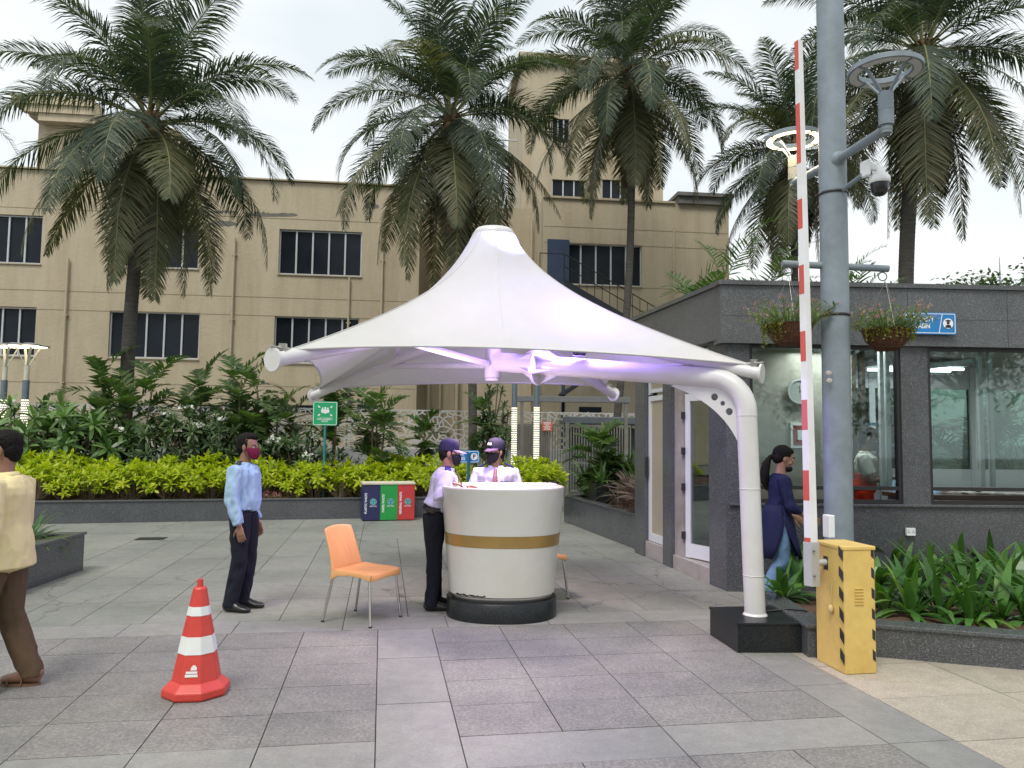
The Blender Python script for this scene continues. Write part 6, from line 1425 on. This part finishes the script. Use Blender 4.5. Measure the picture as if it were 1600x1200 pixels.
def head_into(mb, M, s_=1.0, fem=False):
    """head lofted from chin (0) to crown (.235), x forward"""
    secs = [(.0, .062, .018, .020), (.012, .058, .032, .032), (.03, .045, .050, .045), (.055, .026, .070, .056), (.085, .010, .087, .065), (.115, .002, .094, .071), (.145, -.004, .097, .074), (.175, -.008, .094, .073), (.200, -.011, .082, .065), (.220, -.013, .060, .049), (.233, -.014, .030, .026)]
    k = s_*(0.96 if fem else 1); vs = []; n = 24
    for z, cx, rx, ry in secs:
        for j in range(n):
            th = 2*math.pi*j/n; c_, q = math.cos(th), math.sin(th); x = cx+rx*c_; y = ry*q*(1-.10*max(0, c_)**2)
            vs.append(M @ Vector((x*k, y*k, (z-.06)*k)))
    fs = [[i*n+j, i*n+(j+1) % n, (i+1)*n+(j+1) % n, (i+1)*n+j] for i in range(len(secs)-1) for j in range(n)]
    fs.append(list(range(n))[::-1]); fs.append([(len(secs)-1)*n+j for j in range(n)]); mb.add(vs, fs)
    def e(c_, r, Mr=None): mb.ell(M @ (Vector(c_)*k), [q*k for q in r], 12, 8, M=M.to_3x3() if Mr is None else M.to_3x3() @ Mr)
    e((.098, 0, .035), (.016, .011, .022)); e((.107, 0, .022), (.013, .015, .011)); e((.101, 0, .060), (.010, .009, .02))      # nose
    e((.086, 0, .073), (.014, .045, .009)); e((.092, 0, -.012), (.011, .024, .006)); e((.091, 0, -.022), (.012, .021, .007)); e((.083, 0, -.047), (.017, .022, .013))
    for sg in (-1, 1):
        e((.002, sg*.077, .045), (.020, .008, .032)); e((.008, sg*.074, .018), (.011, .006, .012)); e((.066, sg*.042, .015), (.022, .020, .022)); 
def sphere_part(name, c, r, mt, par, n=16, m_=10, M=None): mb = MB(); mb.ell(c, r, n, m_, M=M); return mb.build(name, mt, par, local=True)
def face_bits(M, t, k=1.0):
    for sg in (-1, 1):
        c = M @ (Vector((.0835, sg*.031, .052))*k); q = sphere_part('eye', c, (.0095, .011, .0065), M_eye, t, 12, 8, M.to_3x3())
        c = M @ (Vector((.0925, sg*.031, .052))*k); sphere_part('iris', c, (.003, .0055, .0055), M_blackpl, q, 10, 6, M.to_3x3())
        mb = MB(); mb.tube([M @ (Vector(p)*k) for p in ((.095, sg*.014, .073), (.095, sg*.032, .079), (.083, sg*.052, .074))], [(.004, .0035), (.005, .004), (.003, .003)], 8); mb.build('eyebrow', M_hair, t, local=True)
def hair_short(M, t, sd=0, k=1.0, full=1.0, brow=0):
    mb = MB(); e = lambda c_, r: mb.ell(M @ (Vector(c_)*k), [q*k for q in r], 20, 14, M=M.to_3x3())
    e((-.024, 0, .098), (.096, .081, .088*full)); e((-.05, 0, .05), (.062, .076, .075)); e((.03, 0, .152), (.062, .058, .036*full)); e((-.058, 0, .01), (.043, .058, .045))
    for sg in (-1, 1): e((.012, sg*.067, .075), (.02, .012, .04))
    me = fuse(mb, .006, 1, .0045, 70, (1, 1, 1), sd); return put(me, 'hair', M_hair, t)
def mask_part(M, t, mt, k=1.0):
    n = 18; vs = []; secs = [(-.066, .070, .030, .030), (-.052, .050, .060, .050), (-.030, .030, .088, .062), (.0, .016, .108, .071), (.022, .008, .112, .074), (.038, .004, .110, .074), (.046, .002, .106, .073)]
    for z, cx, rx, ry in secs:
        for j in range(n+1):
            th = R(-78+156*j/n); vs.append(M @ (Vector((cx+rx*math.cos(th)*(1-.06*abs(math.sin(th))), ry*math.sin(th), z))*k))
    mb = MB(); mb.add(vs, [[i*(n+1)+j, i*(n+1)+j+1, (i+1)*(n+1)+j+1, (i+1)*(n+1)+j] for i in range(len(secs)-1) for j in range(n)], 0, True)
    o = mb.build('face_mask', mt, t, local=True); s = o.modifiers.new('s', 'SOLIDIFY'); s.thickness = .003; s.offset = 1
    mb = MB()
    for sg in (-1, 1):
        for z in (.036, -.03): mb.tube([M @ (Vector(p)*k) for p in ((.03, sg*.0715, z), (.005, sg*.083, (z+.05)*.5+.02))], .0018, 5)
    mb.build('ear_loop', mt, t, local=True); return o
def cap_part(M, t, mt, k=1.0, visor=None):
    mb = MB(); n = 28; prof = [(1.0, .078), (1.015, .10), (1.0, .13), (.93, .158), (.78, .180), (.5, .196), (.2, .202), (0, .203)]; vs = []
    for q, z in prof:
        for j in range(n): th = 2*math.pi*j/n; vs.append(M @ (Vector((-.012+.105*q*math.cos(th), .087*q*math.sin(th), z+.01*math.cos(th)*(1 if q > .7 else .3)))*k))
    mb.add(vs, [[i*n+j, i*n+(j+1) % n, (i+1)*n+(j+1) % n, (i+1)*n+j] for i in range(len(prof)-1) for j in range(n)], 0, True)
    o = mb.build('cap', mt, t, local=True)
    mb = MB(); vs = []; K = 12; 
    for lay in (0, .004):
        for j in range(K+1):
            th = R(-62+124*j/K); vs.append(M @ (Vector((-.012+.104*math.cos(th), .086*math.sin(th), .092-lay))*k)); fx_ = .085*(math.cos(R(-80+160*j/K)))**.6; vs.append(M @ (Vector((-.012+.104*math.cos(th)+fx_, .082*math.sin(th), .092-lay-.022*(fx_/.085)-.012*abs(math.sin(th))))*k))
    q = 2*(K+1); fs = [[2*j, 2*j+1, 2*j+3, 2*j+2] for j in range(K)]+[[q+2*j+2, q+2*j+3, q+2*j+1, q+2*j] for j in range(K)]+[[2*j+1, q+2*j+1, q+2*j+3, 2*j+3] for j in range(K)]
    mb.add(vs, fs, 0, True); mb.build('visor', visor or mt, o, local=True); return o
def collar(t, Nk, mt, r=.062, open_=.6, yaw=0, h=.03):
    mb = MB(); n = 20; vs = []
    for j in range(n+1):
        th = yaw+R(22)+(2*math.pi-R(44))*j/n; c_, s_ = math.cos(th), math.sin(th); ff = .5+.5*math.cos(th-yaw)
        for rr_, zz in ((r, .0), (r*.98, h), (r+.014, h-.004), (r+.022, -.008-.016*ff)): vs.append(Nk+Vector((c_*rr_*1.0, s_*rr_*1.08, zz-.012*ff+.012)))
    mb.add(vs, [[j*4+i, j*4+i+1, j*4+i+5, j*4+i+4] for j in range(n) for i in range(3)], 0, True); o = mb.build('collar', mt, t, local=True); s = o.modifiers.new('s', 'SOLIDIFY'); s.thickness = .0025; return o

def person(label, loc, heading, spec, group=None):
    S = spec; t = thing('person', label, 'person', loc, heading, group); k = S.get('scale', 1.0); V = lambda p: Vector(p)*k
    P, Nk = V(S['hip']), V(S['neck']); yaw = S.get('yaw', 0); w_ = S.get('w', 1.0); d_ = S.get('d', 1.0)
    Mh = head_M(Nk+V(S.get('head_off', (.018, 0, .115))), S.get('hyaw', 0), S.get('hpitch', 0))
    sk = S.get('skin', SK)
    # the body: one continuous figure
    b = MB(); torso(b, P, Nk-Vector((0, 0, .01)), yaw, -.012, w=w_, d=d_)
    hc = Mh.translation; limb(b, [Nk-Vector((0, 0, .03)), Nk.lerp(hc, .5)-Vector((.004, 0, 0)), hc-Vector((.012, 0, .0))], [.056*k, .052*k, .054*k]); head_into(b, Mh, k, S.get('fem'))
    for (h, kn, an, td) in S['legs']:
        h, kn, an = V(h), V(kn), V(an); m1_ = h.lerp(kn, .5); m2_ = kn.lerp(an, .35); limb(b, [h, m1_, kn, m2_, kn.lerp(an, .75), an], [.082*k, .074*k, .054*k, .053*k, .04*k, .036*k])
        if S.get('barefoot'): shoe(b, an, td, .25, .044)
    for (sh, el, wr, hd, pn, cu, ts) in S['arms']:
        sh, el, wr = V(sh), V(el), V(wr); limb(b, [sh, sh.lerp(el, .5), el, el.lerp(wr, .35), wr], [.048*k, .042*k, .036*k, .035*k, .024*k]); hand(b, wr, hd, pn, cu, ts, L=.178*k)
    put(fuse(b, .0055, 2), 'body', sk, t)
    if S.get('face', True): face_bits(Mh, t, k)
    # shirt
    inf = S.get('loose', .012); b = MB()
    z0 = S.get('shirt0', 0); secs = S.get('shirt_secs'); torso(b, P, Nk-Vector((0, 0, .004)), yaw, inf, z0=z0, secs=secs, belly=S.get('belly', 0), w=w_, d=d_)
    sl = S.get('sleeve', 1.0)
    for (sh, el, wr, *_r) in S['arms']:
        sh, el, wr = V(sh), V(el), V(wr); sb = sh+(Nk-sh)*.35-Vector((0, 0, .035)); li = inf*.8; pts = [sb, sh, sh.lerp(el, .5), sh.lerp(el, .86), el.lerp((sh+wr)/2, .06)]; rd = [(.075+li*.5)*k, (.056+li)*k, (.050+li)*k, (.047+li)*k, (.049+li)*k]
        if sl > .5: q = (sl-.5)*2; pts += [el.lerp(wr, .14), el.lerp(wr, .4*q), el.lerp(wr, .92*q)]; rd += [(.047+li)*k, (.043+li)*k, (.032+li*.9)*k]
        else: pts = [sb, sh, sh.lerp(el, .45), sh.lerp(el, .72)]; rd = [(.075+li*.5)*k, (.056+li)*k, (.053+li*1.2)*k, (.052+li*1.3)*k]
        limb(b, pts, rd, rnd=.15)
    put(fuse(b, .008, 2, S.get('wr', .009)*1.35, 12, (1, 1, .5), S.get('seed', 1)), 'shirt' if not S.get('dress') else 'tunic_top', S['shirt'], t)
    # trousers
    if S.get('trousers'):
        b = MB(); ti = S.get('tloose', .016); torso(b, P, Nk, yaw, .008, secs=[(-.16, .07, .12, 0), (-.06, .10, .15, -.01), (.02, .108, .160, -.012), (.10, .106, .158, -.004), (.17, .100, .150, 0)], w=w_, d=d_)
        for (h, kn, an, td) in S['legs']:
            h, kn, an = V(h), V(kn), V(an); limb(b, [h+Vector((0, 0, .03)), h.lerp(kn, .5), kn, kn.lerp(an, .5), an+Vector((0, 0, .0)), an-Vector((0, 0, .035))], [(.086+ti)*k, (.078+ti)*k, (.060+ti)*k, (.052+ti*1.25)*k, (.048+ti*1.2)*k, (.050+ti*1.2)*k], rnd=.1)
        put(fuse(b, .009, 2, .013, 10, (1, 1, .6), S.get('seed', 1)+3), 'trousers', S['trousers'], t)
    if not S.get('barefoot') and S.get('shoes', True):
        for (h, kn, an, td) in S['legs']: b = MB(); shoe(b, V(an), td, .275, .052); put(fuse(b, .005, 1), 'shoe', M_shoe, t)
    if S.get('belt'): b = MB(); f = .115; p = P.lerp(Nk, f); b.tube([p-Vector((0, 0, .017)), p+Vector((0, 0, .017))], [(.117*d_+.006, .168*w_+.006)]*2, 28, ref=(math.cos(yaw), math.sin(yaw), 0), cap=False); b.build('belt', M_black, t, local=True)
    if S.get('hair', 1) and S.get('hair') != 'long': hair_short(Mh, t, S.get('seed', 1), k, S.get('hairfull', 1.0))
    if S.get('mask'): mask_part(Mh, t, S['mask'], k)
    if S.get('cap'): cap_part(Mh, t, S['cap'], k, S.get('visor'))
    if S.get('collar'): collar(t, Nk+Vector((.0, 0, -.012)), S['collar'], yaw=yaw)
    t['_'] = 0; del t['_']
    return t, Mh
def cloth(name, c, var=.07, stripes=None): return pm(name, c, .85, var=var, scale=6, bump=.12, bscale=160, spec=.2)
M_ltblue = cloth('light_blue_shirt_cloth', (.31, .45, .58)); M_navy = cloth('navy_trouser_cloth', (.012, .014, .022)); M_lil = cloth('pale_lilac_shirt_cloth', (.52, .52, .62)); M_yel = cloth('pale_yellow_shirt_cloth', (.72, .62, .33)); M_brn = cloth('brown_trouser_cloth', (.105, .07, .042))
M_kurta = cloth('navy_tunic_cloth', (.013, .016, .052)); M_jean = pm('faded_denim', (.12, .22, .36), .85, var=.3, scale=5, bump=.2, bscale=150, dirt=.1); M_wsh = cloth('white_shirt_cloth', (.62, .61, .56)); M_redc = cloth('red_cloth', (.62, .05, .02))
M_maroon = cloth('maroon_mask_cloth', (.14, .012, .035)); M_bmask = cloth('black_mask_cloth', (.012, .012, .014)); M_capd = cloth('dark_navy_cap_cloth', (.018, .017, .038)); M_epau = cloth('navy_epaulette_cloth', (.02, .02, .10))
def epaulette(t, c, d, w_=.06, L=.12, mt=M_epau, tilt=-.25, mark=None):
    d = Vector(d).normalized(); mb = MB(); a = Vector(c); e = a+d*L+Vector((0, 0, tilt*L)); mb.bar(a+Vector((0, 0, .006)), e+Vector((0, 0, .008)), w_, .018, bev=.004); o = mb.build('epaulette', mt, t, local=True)
    if mark: mb = MB(); q = a.lerp(e, .82); mb.ell(q+Vector((0, 0, .007)), (.013, .013, .003), 10, 5); mb.build('epaulette_badge', mark, o, local=True)
    return o
# standing guard in blue: faces right (+x), profile to the camera
g1 = dict(hip=(0, 0, .93), neck=(-.015, 0, 1.405), yaw=0, scale=1, legs=[((0, .085, .90), (.02, .10, .49), (-.015, .085, .085), (1, .05, 0)), ((0, -.085, .90), (.015, -.09, .49), (-.055, -.10, .085), (1, -.12, 0))],
          arms=[((-.02, .185, 1.345), (-.06, .235, 1.07), (.04, .235, .83), (.25, 0, -1), (0, -1, 0), .35, 1), ((-.02, -.185, 1.345), (-.025, -.225, 1.07), (.065, -.225, .825), (.18, 0, -1), (0, 1, 0), .35, -1)],
          shirt=M_ltblue, trousers=M_navy, mask=M_maroon, loose=.022, belly=.035, belt=1, seed=2, collar=M_ltblue, hyaw=-.08, hpitch=.02, shirt0=.1, wr=.015, head_off=(.03, 0, .115), hairfull=1.12)
p1, Mh = person('man in a light blue uniform shirt and maroon mask standing alone beyond the cone', (-2.53, 7.36, 0), R(-6), g1); p1.scale = (.97,)*3
epaulette(p1, (-.01, -.105, 1.432), (.0, -1, 0), .05, .09, pm('dark_badge', (.015, .015, .02), .5), -.75, pm('gold_thread', (.5, .22, .04), .4))
# guard left of the kiosk, one hand on its rim
g2 = dict(hip=(0, 0, .94), neck=(.125, 0, 1.375), legs=[((0, .085, .90), (.03, .10, .49), (.05, .14, .085), (1, .1, 0)), ((0, -.085, .90), (.0, -.09, .49), (-.02, -.09, .085), (1, -.1, 0))],
          arms=[((.10, .185, 1.315), (.16, .25, 1.08), (.34, .20, 1.20), (1, -.2, .0), (0, 0, -1), .35, -1), ((.10, -.185, 1.315), (.00, -.29, 1.10), (.13, -.20, 1.255), (.93, .12, -.18), (.15, 0, -1), .45, 1)],
          shirt=M_lil, trousers=M_navy, mask=M_bmask, cap=M_capd, visor=cloth('grey_lilac_visor', (.20, .17, .24)), loose=.018, belly=.02, belt=1, seed=5, collar=M_lil, hyaw=-.25, hpitch=.12, shirt0=.1, wr=.010)
p2, Mh = person('guard in a dark cap standing left of the kiosk with one hand on its rim', (-.74, 7.48, 0), R(14), g2); p2.scale = (.965,)*3
epaulette(p2, (.115, -.09, 1.405), (0, -1, 0), .055, .10, M_epau, -.55, M_signw); epaulette(p2, (.115, .09, 1.405), (0, 1, 0), .055, .10, M_epau, -.55)
def stripe_tie(name):
    m, t, b = newmat(name); tc = N(t, 'ShaderNodeTexCoord'); mp = N(t, 'ShaderNodeMapping'); mp.inputs['Rotation'].default_value = (R(40), 0, 0); wv = N(t, 'ShaderNodeTexWave', Scale=17); wv.bands_direction = 'Z'
    t.links.new(tc.outputs['Object'], mp.inputs[0]); t.links.new(mp.outputs[0], wv.inputs[0]); r = ramp(t, wv.outputs[1], [(.42, (.20, .012, .03)), (.5, (.55, .45, .48)), (.7, (.012, .012, .05))]); t.links.new(r.outputs[0], b.inputs['Base Color']); b.inputs['Roughness'].default_value = .5; return m
M_tie = stripe_tie('striped_tie_cloth')
def tie(t, Nk, fwd=.11, L=.40, yaw=0, lean=.0):
    f = Vector((math.cos(yaw), math.sin(yaw), 0)); s_ = Vector((-f.y, f.x, 0)); mb = MB(); P_ = [(.062, -.015, .018), (.078, -.045, .022), (.112, -.12, .026), (.128, -.22, .032), (.126, -.34, .040), (.12, -L, .043), (.118, -L-.04, .002)]; vs = []
    for x, z, w2 in P_:
        c = Nk+f*(x+lean)+Vector((0, 0, z)); vs += [c-s_*w2, c+s_*w2, c-s_*w2*.9+f*.006, c+s_*w2*.9+f*.006]
    fs = []
    for i in range(len(P_)-1): a = i*4; b_ = a+4; fs += [[a+2, a+3, b_+3, b_+2], [a, a+2, b_+2, b_], [a+3, a+1, b_+1, b_+3]]
    mb.add(vs, fs, 0, True); return mb.build('tie', M_tie, t, local=True)
tie(p2, Vector((.125, 0, 1.375)), lean=.03)
# guard behind the kiosk: faces the camera, head turned to his colleague
g3 = dict(hip=(0, 0, .94), neck=(.02, 0, 1.385), legs=[((0, .085, .90), (.03, .10, .49), (.0, .11, .085), (1, .1, 0)), ((0, -.085, .90), (.03, -.09, .49), (.0, -.10, .085), (1, -.1, 0))],
          arms=[((.01, .19, 1.325), (.02, .27, 1.08), (.20, .20, .97), (.8, -.3, .1), (0, 0, -1), .4, -1), ((.01, -.19, 1.325), (.02, -.27, 1.08), (.20, -.20, .97), (.8, .3, .1), (0, 0, -1), .4, 1)],
          shirt=M_lil, trousers=M_navy, mask=M_bmask, cap=M_capd, visor=cloth('violet_visor', (.07, .045, .10)), loose=.018, seed=8, collar=M_lil, hyaw=R(-38), hpitch=.06, shirt0=.1, wr=.009, w=1.08, skin=SK2)
p3, Mh3 = person('guard in a violet cap and striped tie standing behind the kiosk', (-.155, 8.02, 0), R(-92), g3); p3.scale = (.965,)*3
tie(p3, Vector((.02, 0, 1.385)), lean=.034)
epaulette(p3, (.01, .085, 1.425), (0, 1, 0), .06, .105, M_epau, -.42, M_signw); epaulette(p3, (.01, -.085, 1.425), (0, -1, 0), .06, .105, M_epau, -.42, M_signw)
Mf = Matrix.Rotation(R(90), 4, 'Z') @ Matrix.Rotation(R(90), 4, 'X')       # text frame facing local +x
def onchest(y, z, x): M_ = Mf.copy(); M_.translation = Vector((x, y, z)); return M_
text('G4S', .060, M_epau, p3, onchest(.100, 1.225, .182), 'chest_lettering', bold=.0012)
disc(onchest(-.085, 1.225, .180), 0, 0, .024, M_signw, p3, 'round_badge'); mb = MB(); mb.tube([(.178, .055, 1.20), (.178, .055, 1.15)], .005, 8); mb.build('pen', M_epau, p3, local=True)
Mc_ = Mh3 @ Matrix.Translation((.0985, 0, .140)) @ Matrix.Rotation(R(-14), 4, 'Y') @ Mf
text('G4S', .032, M_signw, p3, Mc_, 'cap_lettering', bold=.001)
# man in yellow at the left edge, walking out of view
g4 = dict(hip=(0, 0, .90), neck=(.01, 0, 1.36), legs=[((0, .085, .87), (.10, .09, .49), (.02, .085, .085), (1, .1, 0)), ((0, -.085, .87), (-.015, -.09, .47), (-.16, -.10, .095), (1, -.05, 0))],
          arms=[((.0, .19, 1.30), (-.04, .25, 1.03), (.14, .25, .86), (.5, 0, -.8), (0, -1, 0), .4, 1), ((.0, -.19, 1.30), (.02, -.25, 1.03), (.17, -.24, .86), (.6, 0, -.7), (0, 1, 0), .4, -1)],
          shirt=M_yel, trousers=M_brn, loose=.030, seed=11, collar=M_yel, hyaw=.2, hpitch=.12, wr=.007, barefoot=1, sleeve=.86, scale=1.0, d=1.08, w=1.05, tloose=.022,
          shirt_secs=[(-.26, .125, .180, -.01), (-.15, .122, .178, -.01), (.02, .116, .168, -.01), (.12, .112, .163, -.005), (.28, .104, .150, .005), (.45, .108, .150, .012), (.62, .115, .163, .012), (.78, .116, .180, .006), (.88, .100, .185, 0), (.95, .078, .150, -.004), (1.0, .06, .085, -.004)], shirt0=-.3)
p4, _ = person('barefoot looking man in a pale yellow shirt, brown trousers and sandals cut by the left edge', (-3.27, 5.02, 0), R(186), g4)
p4['label'] = 'man in a pale yellow shirt, brown trousers and sandals cut off by the left edge'
M_sandal = pm('tan_leather', (.17, .10, .06), .6, var=.2)
for an, td in (((.02, .085, .085), (1, .1, 0)), ((-.16, -.10, .095), (1, -.05, 0))):
    a = Vector(an); td = Vector(td).normalized(); s_ = Vector((-td.y, td.x, 0)); mb = MB(); c = Vector((a.x, a.y, .008))+td*.06; L_ = [(c+td*(.135*math.cos(th)*(1 if math.cos(th) > 0 else .95))+s_*(.048*math.sin(th)*(1+.12*math.cos(th)))) for th in [2*math.pi*i/20 for i in range(20)]]
    mb.poly([[(p.x, p.y) for p in L_]], (1, 0, 0), (0, 1, 0), (0, 0, 1), (0, 0, .0), .016)
    for x in (.03, .12): q = Vector((a.x, a.y, 0))+td*x; h_ = .072 if x < .1 else .052; mb.tube([q+s_*.050+Vector((0, 0, .012)), q+s_*.036+Vector((0, 0, h_*.8)), q+Vector((0, 0, h_)), q-s_*.036+Vector((0, 0, h_*.8)), q-s_*.050+Vector((0, 0, .012))], [(.004, .012)]*5, 8)
    mb.build('sandal', M_sandal, p4, local=True, recalc=True)
# woman in navy tunic walking right past the planter
g5 = dict(hip=(0, 0, .88), neck=(.035, 0, 1.31), fem=True, w=.84, d=.88, legs=[((0, .075, .85), (.16, .08, .47), (.20, .075, .09), (1, .0, 0)), ((0, -.075, .85), (.02, -.08, .46), (-.16, -.08, .12), (1, 0, 0))],
          arms=[((.02, .15, 1.25), (.06, .19, .99), (.24, .17, .86), (.9, 0, -.35), (0, -1, 0), .3, 1), ((.02, -.15, 1.25), (.05, -.20, 1.0), (.235, -.19, .89), (.9, 0, -.42), (0, 1, 0), .35, -1)],
          shirt=M_kurta, trousers=M_jean, loose=.010, seed=14, hyaw=-.18, hpitch=.22, sleeve=.84, wr=.008, scale=1, skin=SK2, hair='long', dress=1, head_off=(.03, 0, .11), shirt0=.0, tloose=.014)
p5, Mh5 = person('woman in a navy tunic and faded jeans with a black ponytail walking past the cabin', (2.71, 7.88, 0), R(2), g5)
mb = MB(); n = 30; vs = []; secs5 = [(1.0, .106, .134, 0), (.92, .130, .168, 0), (.84, .148, .188, .005), (.72, .168, .200, .01), (.60, .185, .205, .02), (.47, .205, .21, .03)]
for z, rx, ry, ox in secs5:
    for j in range(n+1):
        op = max(1, 42*(.80-z)/.33); th = R(-90+op)+R(360-2*op)*j/n; wv = 1+.05*math.sin(th*7+z*9)*(1-z); vs.append(Vector((ox-.0+rx*math.cos(th)*wv, ry*math.sin(th)*wv, z)))
mb.add(vs, [[i*(n+1)+j, i*(n+1)+j+1, (i+1)*(n+1)+j+1, (i+1)*(n+1)+j] for i in range(len(secs5)-1) for j in range(n)], 0, True); o = mb.build('tunic_skirt', M_kurta, p5, local=True); s = o.modifiers.new('s', 'SOLIDIFY'); s.thickness = .004
mb = MB(); e = lambda c_, r: mb.ell(Mh5 @ Vector(c_), r, 20, 12, M=Mh5.to_3x3())
e((-.022, 0, .094), (.099, .085, .089)); e((-.05, 0, .05), (.064, .080, .075)); e((.02, 0, .13), (.065, .06, .038))
pts = [Mh5 @ Vector(p) for p in ((-.09, 0, .06), (-.135, 0, .03), (-.155, 0, -.05), (-.15, 0, -.15))]; pts += [pts[-1]+Vector((.0, 0, -.08)), pts[-1]+Vector((.02, 0, -.17))]; mb.tube(pts, [.028, .022, .042, .048, .038, .008], 14, rnd=.5)
put(fuse(mb, .006, 1, .006, 50, (1, 1, .25), 3), 'hair', M_hair, p5)
mb = MB(); mb.ell(Mh5 @ Vector((.06, 0, -.045)), (.05, .05, .035), M=Mh5.to_3x3()); mb.build('lowered_mask', M_bmask, p5, local=True)
mb = MB(); c = Vector((.235, -.19, .89)); mb.tube([c-Vector((.012, 0, -.006)), c-Vector((.0, 0, .0))], [.033, .033], 14); mb.build('cuff_trim', M_signw, p5, local=True)
# people inside the cabin
g6 = dict(hip=(0, 0, .93), neck=(.03, 0, 1.37), legs=[((0, .085, .90), (.02, .10, .49), (.0, .10, .085), (1, 0, 0)), ((0, -.085, .90), (.02, -.09, .49), (.0, -.10, .085), (1, 0, 0))],
          arms=[((.0, .19, 1.31), (.06, .25, 1.06), (.27, .08, 1.10), (.7, -.7, 0), (0, 0, -1), .5, -1), ((.0, -.19, 1.31), (.09, -.23, 1.06), (.30, -.10, 1.10), (.8, .5, 0), (0, 0, -1), .5, 1)],
          shirt=M_wsh, trousers=M_redc, loose=.02, seed=17, hyaw=-.1, hpitch=.3, sleeve=.3, wr=.01, collar=M_wsh, shirt0=.28, hairfull=1.15, mask=cloth('grey_mask', (.12, .14, .16)))
p6, _ = person('man in white short sleeves and a red wrap inside the cabin behind the pole', Vector(cf(1.80, .14, -.5)), R(-25), g6)
mb = MB(); torso(mb, Vector((0, 0, .93)), Vector((.03, 0, 1.37)), 0, .024, secs=[(-.1, .11, .16, -.01), (.02, .108, .160, -.01), (.12, .108, .160, -.005), (.28, .10, .145, .005), (.44, .106, .148, .012)]); put(fuse(mb, .009, 2, .012, 12, (1, 1, .5), 6), 'red_wrap', M_redc, p6)
g7 = dict(hip=(0, 0, .62), neck=(.16, 0, 1.04), legs=[((0, .09, .60), (.38, .11, .58), (.36, .11, .09), (1, 0, 0)), ((0, -.09, .60), (.38, -.11, .58), (.36, -.11, .09), (1, 0, 0))],
          arms=[((.12, .19, .99), (.26, .27, .80), (.47, .18, .93), (1, -.2, 0), (0, 0, -1), .3, -1), ((.12, -.19, .99), (.26, -.27, .80), (.47, -.18, .93), (1, .2, 0), (0, 0, -1), .3, 1)],
          shirt=cloth('pale_blue_shirt_cloth', (.33, .48, .62)), trousers=M_navy, loose=.02, seed=19, hyaw=0, hpitch=.45, collar=M_ltblue, wr=.01)
p7, _ = person('person in a pale blue shirt seated at the counter inside the second window', Vector(cf(2.26, .14, -.72)), R(-5), g7)
cs7 = thing('office_stool', 'dark office stool under the person seated in the cabin', 'stool', Vector(cf(2.26, .14, -.72)))
mb = MB(); q = Vector(cf(2.26, .14, -.72)); mb.lathe([(0, .44), (.2, .44), (.21, .47), (.19, .50), (0, .51)], q, 20); mb.build('seat', M_black, cs7)
mb = MB(); mb.tube([q, q+Vector((0, 0, .44))], .025, 10); mb.build('post', M_steel, cs7)
mb = MB(); mb.lathe([(0, .0), (.22, .0), (.2, .03), (0, .05)], q, 20); mb.build('base', M_black, cs7)
bpy.data.scenes.remove(_ts)
